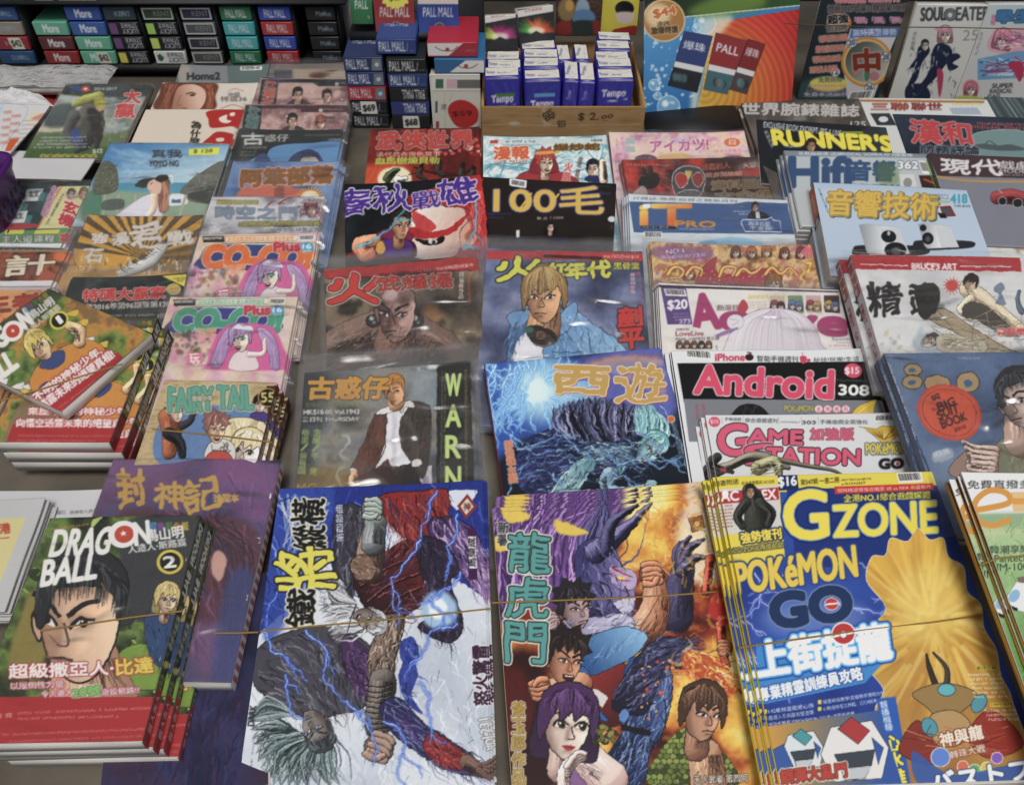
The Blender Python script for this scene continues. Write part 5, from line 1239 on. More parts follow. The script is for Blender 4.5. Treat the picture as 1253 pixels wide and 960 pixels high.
# ------------------------------------------------------------------ fourth column: weeklies
def p_android(b):
	b.F(780,340,3.797)
	b.all('#dfe2e4'); b.fill([(185,396),(1095,388),(1150,570),(215,575)],'#0d0e0e',False); b.fill([(215,562),(1130,568),(1200,760),(240,760)],'#7c8088',False)
	b.barcode(222,330,345,340,228,372); b.text('iPhone',362,385,498,384,32,'#c82a48',2); b.ell(520,368,20,16,'#3a1418'); b.line([(510,345),(530,350)],6,'#3a1418')
	b.text('智能手機週刊',555,388,745,392,28,'#1c1c20',.8); b.fill([(755,365),(785,365),(780,395),(762,395)],'#c83a5c'); b.line([(770,362),(765,345)],3,'#c83a5c'); b.ell(795,382,10,8,'#c83a5c')
	b.text('秘技!玩樂!生活',818,392,1030,386,22,'#303036',.6)
	b.ell(1002,430,42,34,'#dc4468',.1); b.text('$15',965,450,1030,448,34,'#f2ecec',2)
	b.text('Android',265,535,905,560,128,'#dc4064',7,out=[('#101010',2.5),('#ece8ea',4)])
	b.text('308',935,542,1075,545,46,'#ececec',3); b.tiny(925,480,1060,484,11,'#6a6c70'); b.tiny(945,556,1080,556,7,'#6a6c70')
	b.vtext('試玩',276,580,280,660,16,'#b04050',.6); b.vtext('新手',306,580,312,660,16,'#b04050',.6)
	b.fill([(440,660),(455,610),(500,585),(560,590),(600,620),(610,660)],'#17171a'); 
	for i in range(20): b.line([(500+b.rng.uniform(-30,60),590),(480+b.rng.uniform(-30,100),650)],4,b.rng.choice(['#33343a','#0c0c0e']),1)
	b.text('POKéMON',682,622,815,620,30,'#e0c428',1.5,out=('#2a4a8a',2.5)); b.text('GO',725,655,800,655,22,'#15315e',2)
	for i,ch in enumerate('全城瘋玩'): b.ell(842+i*42,608,19,17,'#ecd8dc',line='#c06070',lw=2); b.text(ch,832+i*42,618,852+i*42,618,20,'#c83a50',.8)
	b.text('最強攻略',855,655,1005,650,24,'#c8283c',2)
	b.fill([(1000,640),(1020,600),(1060,580),(1110,565),(1100,600),(1085,640)],'#e0bc24',line='#6a5410',lw=1.5); b.line([(1010,640),(1060,600),(1100,575)],6,'#f4dc60',2)
mag('phone_magazine','black and white phone weekly with large pink lettering and number 308',(821,431),(1057,429),1.34,p_android,zn=.021,n=6,fan=(-.0022,.0002),vis=.72,base='#7c8088',spine='#3a3a3e',
	cat='magazine',group='pile of phone weeklies',under='copy lying under the phone weekly numbered 308')

def p_station(b):
	b.F(780,340,3.797)
	b.all('#d9dbde'); b.ell(358,668,27,24,'#d84a68'); b.text('$15',340,678,376,677,20,'#f0ecec',1.2)
	b.text('手機遊戲',405,662,482,664,15,'#2a2a2e',.5); b.text('綜合遊戲週刊',500,670,650,673,20,'#2a2a2e',.8); b.tiny(665,672,755,674,8,'#555'); b.text('303',765,678,828,678,15,'#2a2a2e',1.2); b.text('手機遊戲全面強化',848,678,1070,678,20,'#2a2a2e',.7); b.barcode(1105,636,1212,634,1098,668)
	for x in (392,490,655,760,838): b.line([(x,645),(x+3,680)],1.6,'#8a8a90')
	kw = dict(out=[('#efecee',3),('#26262c',5)])
	b.text('G',385,830,520,815,140,'#dc5274',7,**kw); b.text('AME',515,765,765,772,62,'#dc5274',5,**kw); b.text('S',505,870,640,860,90,'#dc5274',6,**kw); b.text('TATION',600,858,1032,868,70,'#dc5274',5,**kw)
	b.text('加強版',802,752,1005,752,55,'#dc5274',2.5,out=[('#efecee',3),('#3a3a40',2)])
	b.limb([(350,900),(430,870),(520,830),(600,840),(700,880)],[30,20,22,28,10],'#4a443a',lite='#b0a890'); b.limb([(640,840),(780,870),(900,890),(960,920)],[12,9,7,4],'#3a382f',lite='#a8a080'); b.limb([(560,880),(640,850),(660,930)],[34,24,14],'#5c5c40',lite='#d0cc98')
	b.limb([(370,830),(350,870),(440,900)],[20,14,8],'#2c2824')
	for i in range(20): b.line([(500+b.rng.uniform(0,180),840+b.rng.uniform(0,70)),(520+b.rng.uniform(0,180),850+b.rng.uniform(0,70))],5,b.rng.choice(['#d8d4a8','#26241c','#7a7850']),1)
	b.fill([(1130,760),(1060,700),(1030,690),(1110,700),(1140,685),(1180,690),(1235,685),(1210,730),(1175,765),(1150,790)],'#d8b030',False,line='#4a3a10',lw=1.5)
	for i in range(14): b.line([(1145,750),(1060+i*12,690+b.rng.uniform(0,30))],6,b.rng.choice(['#f0d060','#8a6a1c']),1)
	b.text('POKéMON',1062,820,1250,815,52,'#e0c428',2.5,out=('#2a4a8a',4)); b.text('GO',1125,885,1235,882,44,'#1c1c22',4,out=('#8a8a90',2)); b.ell(1209,862,9,9,'#c0342c',line='#eee'); b.text('神',385,905,412,905,26,'#d84a68',1.5)
mag('game_weekly','white game weekly with pink two-line lettering and number 303',(862.5,509),(1101,507),1.34,p_station,zn=.022,n=4,fan=(-.0035,-.003),vis=.60,base='#d9dbde',spine='#c0b4b8',
	cat='magazine',group='pile of white game weeklies',under='copy lying under the white game weekly numbered 303')

def p_active(b):
	b.F(780,340,3.797)
	b.all('#dedbd9'); b.clouds(['#d6d2d4','#e4e1dc','#dfd9d2'],200)
	b.fill([(95,32),(935,62),(935,68),(100,44)],'#2c2030',False); b.fill([(108,44),(226,48),(256,215),(140,216)],'#5c3f80',False); b.barcode(122,50,220,54,132,82); b.text('$20',142,152,232,148,48,'#ecebee',2.5)
	for i in range(3): b.tiny(158+i*8,172+i*14,240+i*4,170+i*14,8,'#a890c0'); 
	b.text('373',195,212,246,210,20,'#e8e4ec',1)
	b.text('A',262,245,385,228,160,'#a8336c',9); b.text('ctive',385,238,970,268,110,'#a8336c',9)
	b.text('動漫狂熱',368,152,510,150,26,'#6a4a50',1.2); b.fill([(465,140),(490,100),(515,130),(500,160),(475,160)],'#b83a44'); b.text('最新動畫情報第一彈',515,98,690,92,18,'#d0b83a',1.2)
	for i in range(3): b.tiny(515,118+i*12,600,116+i*12,8,'#c8a070')
	for i,c in enumerate(('#c8b8a0','#7c9a6c','#c8a8a8','#4a2c24')):
		x = 612+i*84; b.fill([(x,80),(x+72,80),(x+80,165),(x+6,160)],c,False,line='#ece8e4',lw=2)
		for k in range(2): b.head(x+24+k*30,128+k*6,20,0,'#e6ccbc',b.rng.choice(['#a03a3a','#5c7cb0','#c0a050','#3a2420']),.1,'bob',female=True,neck=False,strands=4)
	# pale silver-white head seen from above
	b.fill([(395,345),(430,260),(480,190),(560,150),(650,142),(750,160),(820,220),(850,300),(850,360),(400,360)],('g',460,180,'#e2dee0',840,340,'#cfc8d0'),line='#a07fa8',lw=2.5)
	for i in range(60):
		a = b.rng.uniform(-1,1); b.line([(650+a*40,150),(640+a*150,210),(640+a*205,350)],3.4,b.rng.choice(['#f2eef0','#b8a8c0','#d8d0dc','#c9bccf']),1,al=.8)
	b.ell(455,205,40,36,'#e0dbe0',line='#9c7ca6',lw=2); b.line([(430,190),(470,200),(440,220)],3,'#b8a8c0')
	for i in range(7): b.line([(470-i*6,230+i*4),(400-i*10,250+i*6),(330+i*6,290-i*4),(370,320+i*3)],7,'#6c4a84' if i % 2 else '#b8a0c8',2)
	b.fill([(165,236),(235,222),(320,240),(390,290),(350,330),(200,330)],'#e0dcd8',False); b.text('附贈附錄',180,246,240,244,12,'#5a3a3a',.5); b.text('LoveLive',178,270,308,268,22,'#8a2a3c',1); b.text('FINAL LIVE特刊 第三彈',178,292,380,288,16,'#3a3038',.8)
	for i in range(5): b.head(195+i*34,312,16,0,'#e6ccbc',b.rng.choice(['#a0402c','#2a2a34','#d0b060','#7a4a2c']),0,'bob',female=True,neck=False,strands=2)
	b.text('Rewrite',905,292,992,290,16,'#6c8a9c',1); b.tiny(925,305,1000,304,7,'#a87a98'); b.tiny(890,318,1000,318,8,'#c05a78')
mag('anime_magazine','white sleeved magazine with huge magenta letters and a pale silver-haired head, priced 20',(805,348),(1026,356.5),1.36,p_active,zn=.019,n=5,fan=(-.0018,.0004),vis=.62,base='#dedbd9',spine='#4a3a50',
	sleeve=dict(top=.012,side=.006),cat='magazine',group='pile of magenta letter magazines',under='copy lying under the sleeved magazine with huge magenta letters')

def p_gold(b):
	b.F(740,140,4.3636)
	b.all('#b98f50'); b.clouds(['#8a5c2c','#c89c58','#e0c080','#a8743c','#c8708a'],44,gain=2)
	for i in range(90): b.ell(b.rng.uniform(240,1100),b.rng.uniform(695,920),b.rng.uniform(6,26),b.rng.uniform(5,18),b.rng.choice(['#d8b070','#c87a8c','#e8d0a0','#b04a50','#6a3a5c','#f0e0c0']),al=.6,soft=2)
	b.fill([(270,705),(540,712),(560,770),(290,770)],'#8a5a86',al=.8,soft=10)
	b.fill([(500,860),(540,800),(600,760),(590,840),(700,850),(860,820),(940,840),(900,915),(520,915)],'#a8303c',line='#5a1420',lw=2)
	for i in range(40): b.ell(b.rng.uniform(520,920),b.rng.uniform(830,915),3,3,b.rng.choice(['#f0a8a0','#ffe0d8']))
	for i in range(5): b.head(690+i*90+b.rng.uniform(-10,10),735+b.rng.uniform(-8,12),28,0,'#e8ccb4',b.rng.choice(['#b06a3c','#7a3a2c','#c89848']),0,'bob',female=True,neck=False,strands=5)
	b.head(900,905,46,0,'#e6c4a8','#8a5a30',0,'bob',female=True,neck=False,strands=14)
	b.head(450,850,34,0,'#e8ccb4','#c03a3a',0,'bob',female=True,neck=False,strands=8); b.text('NO.1',330,745,420,740,24,'#efe6f0',1.4,out=('#5a2a6a',2)); b.text('最強超級流行情報',300,775,540,758,22,'#efe6f0',1,out=('#5a2a6a',2))
	for P in ([(330,860),(370,815),(420,830),(400,870),(350,875)],[(430,860),(470,815),(520,830),(510,862)],[(610,870),(640,815),(700,820),(680,862)],[(700,862),(740,822),(790,850),(840,812)],[(850,860),(890,815),(940,850),(990,820),(1030,862)]):
		for w,c in ((26,'#8a3c1c'),(16,'#d8a83c'),(5,'#f0d890')): b.line(P,w,c,w*.6)
	b.ell(1090,735,40,26,'#d8627a'); b.text('30',1072,768,1110,768,26,'#a83a20',1.5,out=('#f0d8a0',2)); b.text('7',1078,850,1106,850,60,'#e8d030',3,out=('#b85a1c',3)); b.text('2016',1075,872,1115,872,16,'#f4e8c0',1,out=('#a84a1c',1.5))
	b.paint(.9,.15)
mag('glitter_magazine','golden glittery girls magazine with a red dress band, numbered 7',(795,298.5),(991,303),1.3,p_gold,zn=.018,n=4,fan=(-.001,0),vis=.6,base='#b98f50',spine='#7a5a44',
	sleeve=dict(top=.012,side=.006),cat='magazine',group='pile of golden girls magazines',under='copy lying under the golden glittery magazine')

def p_itpro(b):
	b.F(740,140,4.3636)
	b.all('#cfd8dd'); b.fill([(130,465),(690,478),(760,470),(800,478),(975,490),(1025,640),(155,630)],'#3c5c90',False); b.fill([(690,478),(760,466),(980,475),(982,492),(760,484)],'#3c5c90',False)
	b.text('IT雜誌·應用·投資之精英月刊',155,455,705,472,16,'#5a6068',.6)
	b.text('iT',190,588,460,588,105,('g',250,480,'#f0d048',300,590,'#d8641c'),7); b.text('PRO',375,600,590,604,32,'#c8862c',3); b.rect(205,478,245,500,'#e8ecf0')
	b.fill([(192,594),(380,598),(382,612),(196,608)],'#1c1c20',False); b.text('Vol.111 2016',200,606,340,608,11,'#e8e8e8',.6); b.text('www.itpromag.com',395,618,585,620,12,'#c0ccd8',.3)
	b.barcode(208,625,305,627,212,660)
	b.fill([(770,558),(775,525),(800,515),(850,525),(880,545),(880,560)],'#14161c'); b.fill([(805,520),(825,520),(830,555),(808,555)],'#d0d4dc',False); b.head(803,497,24,0,'#c89a80','#16161a',0,'short',neck=False,strands=6)
	b.tiny(690,522,775,524,9,'#d0d8e4'); b.tiny(715,536,765,537,9,'#e0e4ec')
	b.fill([(735,562),(860,562),(890,548),(900,565),(935,568),(945,628),(750,625),(728,580)],'#3c5c90',False,line='#e4e8ec',lw=5); b.text('海洋公園',765,592,880,596,22,'#eef0f4',1.4); b.text('不會飯·',772,618,905,620,22,'#eef0f4',1.4)
	b.fill([(510,700),(560,670),(700,655),(830,680),(860,720),(520,720)],'#8cc0dc',soft=4); b.ell(550,690,50,16,'#5aa4cc',soft=4)
mag('computer_magazine','blue and white sleeved magazine with fat orange lettering and a white speech box',(768.5,240),(962.5,246),1.34,p_itpro,zn=.017,n=5,fan=(-.0014,.0004),vis=.5,base='#cfd8dd',spine='#8a94a0',
	sleeve=dict(top=.008,side=.009),cat='magazine',group='pile of blue speech box magazines',under='copy lying under the sleeved blue magazine with the speech box')

def p_helmet(b):
	b.F(740,140,4.3636)
	b.all('#2a0f0e'); b.clouds(['#160a0a','#4a120f','#8e1e18','#c8301e'],90,gain=1.8)
	b.fill([(560,240),(880,235),(960,460),(560,460)],'#33211c',al=.85,soft=20)
	for i in range(40): b.line([(b.rng.uniform(90,400),b.rng.uniform(260,440)),(b.rng.uniform(90,400),b.rng.uniform(260,440))],3,b.rng.choice(['#e05030','#701410','#f08048']),.6,al=.6)
	# gloved hand, and a plain faceted mask
	b.fill([(180,350),(210,320),(250,310),(290,320),(290,370),(250,400),(190,390)],'#1c1614',line='#8a4a3c',lw=2); b.limb([(245,320),(242,280)],[12,10],'#241c1a'); b.limb([(215,325),(205,292)],[12,9],'#241c1a'); b.fill([(140,440),(200,380),(230,430)],'#c8c4c0',al=.7)
	b.fill([(360,340),(390,290),(450,275),(510,290),(535,340),(520,420),(460,450),(380,430)],'#3c3a40',line='#b4b6bc',lw=5)
	b.fill([(375,340),(400,310),(440,330),(440,370),(400,390)],'#a82a24',line='#d8dade',lw=3); b.fill([(470,330),(505,310),(525,340),(505,390),(475,370)],'#8a241e',line='#d8dade',lw=3); b.fill([(430,305),(470,305),(450,345)],'#c8b040')
	b.line([(390,420),(450,400),(515,415)],5,'#b0b2b8'); b.ell(800,290,90,46,'#8a8a88',al=.7,soft=12); b.ell(790,300,70,30,'#a83428',soft=6); b.text('大變身',735,290,850,280,30,'#d8d4cc',2,out=('#3a1410',2))
	b.text('幪面超人',520,300,670,290,34,'#b8604c',2,out=('#2a1008',2)); b.text('變身英雄館',540,335,730,325,20,'#c0503c',1.2,out=('#e8dcd0',1.5)); b.tiny(110,272,340,276,10,'#c09088')
	b.paint(1,.2)
	b.text('資料圖鑑',570,402,895,390,46,'#4a3a28',2,out=[('#cbb890',3)]); b.text('大全集',590,455,910,448,44,'#4a3a28',2,out=[('#cbb890',3)])
mag('hero_magazine','dark red sleeved picture book with a faceted mask and gloved hand',(760.5,197.5),(938,193),1.34,p_helmet,zn=.017,n=3,fan=(-.001,0),vis=.5,base='#33140f',spine='#2a2020',
	sleeve=dict(top=.006,side=.006),cat='book',group='pile of dark red picture books',under='copy lying under the dark red picture book with the mask')

def p_idol(b):
	b.F(740,140,4.3636)
	b.all('#d8a8b8'); b.clouds(['#c88aa4','#e0b8c4','#e8d0b0','#d8c0d8'],50,gain=2)
	for i in range(50): b.ell(b.rng.uniform(20,800),b.rng.uniform(110,250),b.rng.uniform(3,12),b.rng.uniform(3,9),b.rng.choice(['#f0e0e4','#e088a8','#e8c870','#c8a0d8']),al=.7,soft=1)
	for k in range(2): b.fill([(108,125+k*44),(158,125+k*44),(166,160+k*44),(112,160+k*44)],'#a8b8b8',False,line='#e8e4e0',lw=2)
	b.ell(220,240,60,26,'#5c3450'); b.ell(380,235,100,28,'#d8b068'); b.ell(690,240,70,20,'#5c3c54'); b.line([(545,190),(610,150)],10,'#e0b858',3)
	b.text('アイカツ!',245,205,555,188,62,'#c8648c',3.5,out=[('#f0e4ea',4)]); b.text('おしゃれ',370,150,440,145,22,'#7a8cc8',1.5,out=('#f0e8e8',2)); b.ell(680,150,46,26,'#d86a50',line='#f0d890',lw=4); b.text('日',665,162,698,162,26,'#f4e8c8',1.5)
	b.text('スター特集号',590,205,730,198,16,'#d8588c',1.2,out=('#f4e8ec',1.5)); b.tiny(640,222,735,218,12,'#c84a7c'); b.tiny(60,135,62,180,10,'#c85a80'); b.text('特集',60,222,95,220,16,'#d8588c',1)
mag('girls_magazine','pink pastel girls magazine at the back of its column, just below the display board',(744.6,164),(909.6,163.5),1.34,p_idol,zn=.016,n=3,vis=.5,base='#d8a8b8',spine='#6a4a60',
	sleeve=dict(top=.004,side=.006),cat='magazine',group='pile of pink girls magazines',under='copy lying under the pink pastel girls magazine')

# ------------------------------------------------------------------ right hand column: thick magazines and books
def p_suitbook(b):
	b.F(1000,300,3.2)
	b.all('#4a6086'); b.clouds(['#3c5276','#566e94','#7088a4'],240)
	for (x,y,rx,ry) in ((375,488,36,24),(372,535,40,28),(470,540,52,34),(590,535,46,40),(770,490,20,22)): b.ell(x,y,rx,ry,'#a88c5a',line='#3a3428',lw=4)
	b.ell(372,490,14,8,'#3f5c8c'); b.ell(372,536,16,10,'#3f5c8c'); b.ell(590,540,16,16,'#3f5c8c')
	# man in a pale olive suit, chin on hand
	b.fill([(640,900),(700,780),(800,720),(1000,640),(1100,960),(620,960)],('g',660,840,'#6c6e58',1000,800,'#a8a888'),line='#2c2e28',lw=3)
	for i in range(16): b.line([(700+b.rng.uniform(0,140),760+b.rng.uniform(0,120)),(740+b.rng.uniform(0,120),860+b.rng.uniform(0,60))],9,b.rng.choice(['#54563f','#b8b89c','#868868']),2,al=.6,soft=2)
	b.fill([(520,900),(560,820),(640,790),(690,810),(700,900)],'#9c7c6c',line='#2a1c18',lw=2)
	for i in range(5): b.limb([(700-i*4,800+i*20),(620-i*6,790+i*20),(570+i*12,770+i*22)],[16,14,9],'#b89484',dark='#5a4038',lite='#e0c8bc')
	b.limb([(790,660),(800,760)],[60,70],'#a08474',dark='#4a3830')
	b.head(792,608,106,-.25,'#b89a8a','#1d1f24',-.28,'short',.4,neck=False,dark='#5c4a44',lite='#dccabc',strands=70,hilite='#555c68')
	b.tiny(545,445,640,448,10,'#8aa0c0')
	b.line([(275,460),(380,760)],7,'#c8ccd0',al=.6); b.line([(262,440),(440,890)],6,'#203458')
	for x in range(7): b.tiny(280+x*14,470+x*40,292+x*14,505+x*40,9,'#d0d4d8')
	b.ell(517,654,132,106,'#c23e20',.45); b.ell(517,654,122,97,'#cc4c26',.45); b.ell(517,654,110,88,'#00000000'[:7],.45,al=0,line='#4a1810',lw=1.6)
	b.text('GQ',455,612,482,600,24,'#3a1410',2); b.text('The',450,650,470,642,12,'#3a1410',.5)
	b.text('BIG',480,650,545,624,34,'#33120c',1.6); b.text('SUIT',478,682,560,652,34,'#33120c',1.6); b.text('BOOK',490,716,590,684,34,'#33120c',1.6); b.text('2016',540,730,585,714,14,'#33120c',.8)
	b.fill([(455,815),(520,795),(530,830),(460,850)],'#c8ccd0',al=.5,soft=4); b.text('特別版',458,835,520,815,24,'#d8dce0',1)
	b.paint(1.2,.1)
mag('suit_book','blue suit book with an oval red sticker, crinkled in clear plastic',(1081,433.5),(1340,433),.96,p_suitbook,zn=.062,sn=.09,t=.008,n=2,fan=(-.002,0),vis=1.0,base='#3f5c8c',spine='#3a4a68',bulge=.0018,
	sleeve=dict(top=.012,side=.006,amp=.0045),cat='book',group='pile of blue suit books',under='copy lying under the blue suit book with the oval red sticker')

def p_bruce(b):
	b.F(1000,300,3.2)
	b.all('#d2d3d4'); b.clouds(['#c2c4c8','#d8d9d9','#cfd0d2'],200)
	b.fill([(128,38),(795,44),(800,104),(138,92)],'#b02026',False); b.line([(168,74),(355,80)],4,'#e4e0e0'); b.line([(560,82),(760,84)],4,'#e4e0e0'); b.text("BRUCE'S ART",370,94,545,96,24,'#ece8e8',2)
	# splashed ink, a leaping man with a bare chest and a second at the bottom
	for i in range(60): b.ell(b.rng.uniform(250,820),b.rng.uniform(330,440),b.rng.uniform(3,26),b.rng.uniform(2,10),b.rng.choice(['#9fb4c8','#b8a078','#7c8ca0','#c8b890']),b.rng.uniform(0,3),al=.55,soft=2)
	b.fill([(440,260),(500,250),(620,330),(740,400),(830,440),(700,440),(560,350),(440,290)],'#a8987a',line='#2a241c',lw=2.5)
	b.fill([(380,170),(460,150),(480,220),(430,290),(400,270)],'#23211e'); 
	b.limb([(590,170),(640,210),(700,250),(800,330)],[34,36,26,20],'#cdb494',dark='#6a5440'); b.limb([(600,210),(560,250),(600,280)],[18,15,12],'#cdb494',dark='#6a5440')
	b.fill([(580,230),(650,230),(720,290),(800,370),(740,360),(620,290),(570,280)],'#4a443c',line='#1c1814',lw=2); b.head(600,150,32,.3,'#c8ac90','#1c1814',-.1,'fringe',.6,neck=False,strands=14)
	b.fill([(690,170),(720,145),(735,170),(720,190),(740,230),(700,230),(710,195)],'#5c7088',al=.8); b.limb([(790,180),(785,220),(800,260)],[6,8,10],'#4a5a70')
	b.ell(527,158,24,24,'#c23a30',soft=2)
	for k in range(14): a = k*.45; b.line([(527+24*math.cos(a),158+24*math.sin(a)),(527+38*math.cos(a),158+38*math.sin(a))],4,'#c23a30',1)
	for i in range(50): b.line([(440+b.rng.uniform(0,380),240+b.rng.uniform(0,190)),(460+b.rng.uniform(0,380),270+b.rng.uniform(0,170))],3,b.rng.choice(['#2a241c','#d8cca8','#6a5a40','#8a7a58']),.5,al=.6)
	b.ell(430,385,60,44,'#98a4b0',al=.7,soft=10); b.head(440,375,34,1.2,'#b0a898','#3a3a3a',0,'short',.8,neck=False,strands=10); b.fill([(480,350),(640,370),(650,420),(490,420)],'#b8b098',line='#5a5448',lw=1.5)
	for i in range(70): b.line([(480+b.rng.uniform(0,160),350+b.rng.uniform(0,60)),(490+b.rng.uniform(0,160),360+b.rng.uniform(0,60))],3,b.rng.choice(['#6a6454','#dcd4bc','#8a8470']),1)
	b.paint(1.2,.1)
	b.text('精',200,285,340,275,140,'#1c1a18',3.5,warp=.11); b.text('武',365,270,470,265,120,'#23211c',4,warp=.12)
	b.text('真截拳',705,352,815,352,28,'#c83a34',1.8,out=('#e8d8d8',2)); b.fill([(705,358),(820,360),(822,376),(708,374)],'#dcdcdc',False); b.tiny(770,372,820,373,9,'#40404a')
def s_bruce(b,q):
	b.all('#cfcfce'); spine_letters(b,q,'精武門',.04,.30,'#b83a30',.1,.9,.6); spine_letters(b,q,'FIST OF FURY',.36,.80,'#b83a30',.3,.75); b.fill([q(0,0),q(.03,0),q(.03,1),q(0,1)],'#b02026',False)
mag('art_book',"white sleeved art book with red top band and ink brush characters",(1040.5,312.5),(1250,316.5),1.0,p_bruce,zn=.064,t=.014,n=2,fan=(-.006,.005),vis=.95,base='#d2d3d4',spine='#cfcfce',spine_paint=s_bruce,
	sleeve=dict(top=.012,side=.007,amp=.003),cat='book',group='pile of white art books',under='copy lying under the white ink brush art book, its red band showing behind')

def p_audio(b):
	b.F(960,190,4.276)
	b.all('#b3c6da'); b.fill([(150,140),(960,180),(970,200),(160,170)],'#a8bdd4',al=.6,soft=10)
	b.text('音響技術',220,310,795,335,132,'#d6b03a',5,out=[('#efe6c8',2.5),('#5c4a1c',3)],sh=('#3c3424',5,5))
	b.vtext('AUDIOTECHNIQUE',178,172,230,300,9,'#4a5c70',.4); b.tiny(755,212,862,216,12,'#5a6c80'); b.tiny(755,228,862,232,10,'#5a6c80'); b.fill([(780,236),(865,238),(866,250),(784,248)],'#a8a858',False,al=.7); b.text('418',870,252,955,250,46,'#3c9cb8',3); b.text('HK$45',890,272,972,274,13,'#3a4a5a',.8)
	b.fill([(808,265),(870,262),(900,320),(830,325)],'#7c2c30',False,line='#e8e8e8',lw=3); b.fill([(820,280),(865,278),(880,310),(840,312)],'#4a5058',False); b.fill([(800,300),(840,305),(850,330),(815,328)],'#16181c',False)
	for sx,sy,k in ((390,365,1.0),(700,360,.8)):
		q = lambda u,v: (sx+u*k,sy+v*k)
		b.fill([q(-30,120),q(30,105),q(330,110),q(370,140),q(300,160),q(0,170)],'#26282c')
		b.fill([q(0,0),q(40,-6),q(210,15),q(265,150),q(60,160),q(40,140)],('g',sx,sy,'#8e959c',sx+140*k,sy,'#dfe2e4'),False,line='#8a9098',lw=1.5)
		b.fill([q(110,12),q(210,15),q(265,150),q(150,155)],'#c6cbd0',False)
	b.ell(545,425,40,32,'#1a1c20',.15); b.ell(545,408,8,12,'#b0b6bc'); b.ell(580,495,58,40,'#1a1c20'); b.ell(585,500,26,20,'#4a5058')
	b.ell(725,380,18,18,'#1a1c20'); b.ell(750,435,30,32,'#1a1c20',-.4); b.ell(750,438,13,15,'#4a5058')
def s_audio(b,q):
	b.all('#ccc9c2'); b.fill([q(-.02,-.2),q(.34,-.2),q(.34,1.1),q(-.02,1.1)],'#d0612a',False); b.fill([q(.34,-.2),q(.42,-.2),q(.42,1.1),q(.34,1.1)],'#1c1c1e',False); spine_letters(b,q,'418',.345,.415,'#e8d8c8',.2,.8); spine_letters(b,q,'音響技術',.08,.28,'#efc0a0',.3,.75); spine_letters(b,q,'音響技術',.55,.85,'#b0aea8',.35,.7)
mag('audio_magazine','thick pale blue audio magazine with yellow characters and two white speakers',(995,224),(1182.5,233.5),.88,p_audio,zn=.056,t=.019,n=2,fan=(-.003,-.0008),vis=.85,base='#b3c6da',spine='#ccc9c2',spine_paint=s_audio,
	cat='magazine',group='pile of thick audio magazines',under='copy lying under the thick pale blue audio magazine')

def p_hifi(b):
	b.F(880,100,3.36)
	b.all('#b4bcc0'); b.fill([(262,278),(850,292),(856,314),(268,306)],'#7c8894',False); b.text('來無論與連·送讀FOCAL SOPRA N°3讀響報',325,302,795,308,14,'#dfe4e8',.7)
	b.text('Hifi',290,430,540,430,118,'#34507a',8); b.text('音響',535,405,720,410,82,'#34507a',4); b.fill([(650,340),(720,340),(740,420),(660,420)],'#5c7a3c',al=.5,soft=10); b.text('REVIEW',545,440,740,442,18,'#34507a',1.5)
	b.text('362',735,358,818,358,30,'#e4e6e8',2.2,out=('#4a545e',2.5)); b.barcode(818,325,850,327,838,378); b.fill([(740,380),(800,380),(815,440),(750,440)],'#d0d0ce',False); b.ell(775,415,18,20,'#8a8c8c'); b.fill([(820,385),(880,385),(900,440),(835,440)],'#3a241c',False); b.line([(840,400),(890,420)],8,'#a04a30')
	b.fill([(850,330),(880,340),(920,440),(890,440)],'#6a8a3c',al=.6)
mag('hifi_magazine','grey magazine with dark blue block letters and number 362',(959,185),(1133,189.5),.8,p_hifi,zn=.048,t=.006,n=4,fan=(-.003,-.0006),vis=.75,base='#8a949c',spine='#c4c2bc',
	cat='magazine',group='pile of grey 362 magazines',under='copy lying under the grey magazine numbered 362')

def p_runner(b):
	b.F(880,100,3.36)
	b.all('#1c2026'); b.fill([(600,190),(700,190),(760,290),(560,290)],'#2c333a',soft=10)
	for i in range(6): b.line([(660+i*14,195),(730+i*12,290)],5,'#4a525a',al=.6)
	b.text('EXCLUSIVE BOOK EXCERPT: PRE-A LINE',182,188,500,226,24,'#d0d4d8',1.2); b.fill([(505,205),(590,205),(600,230),(512,228)],'#8a9a28',False); b.text('最新賽事',512,226,595,228,16,'#1a1c14',.8)
	b.text("RUNNER'S",226,258,712,286,62,'#e4d61c',5,up=(-12,-62)); b.vtext('新鮮跑步',190,200,222,270,16,'#c8ccd0',.8)
	b.head(378,265,26,.1,'#b0805e','#2a1c14',0,'short',neck=False,strands=6); b.tiny(270,270,330,272,10,'#c8ccd0')
mag('running_magazine','black running magazine with slanting yellow capital letters',(925,147),(1084,157),.8,p_runner,zn=.040,t=.006,n=4,fan=(-.003,0),vis=.45,base='#1c2026',spine='#a8a8a4',
	cat='magazine',group='pile of black running magazines',under='copy lying under the black running magazine')

def p_watch(b):
	b.F(880,100,3.36)
	b.all('#4a4542'); b.clouds(['#37332f','#5c5650','#6a645c'],80); b.text('世界腕錶雜誌',92,135,575,145,50,'#b4b0ac',2.5); b.text('125',540,185,602,186,22,'#c8c4c0',.8)
	for i in range(10): b.ell(b.rng.uniform(240,500),b.rng.uniform(150,195),b.rng.uniform(10,40),b.rng.uniform(6,16),b.rng.choice(['#2c2a28','#8a847c','#5c5448']),al=.6,soft=5)
mag('watch_magazine','grey brown watch magazine numbered 125 behind the running magazine',(907,127),(1050,124),1.3,p_watch,zn=.036,t=.006,n=2,fan=(-.003,0),vis=.45,base='#4a4542',spine='#5a3a28',
	cat='magazine',group='watch magazines',under='copy lying under the grey brown watch magazine')

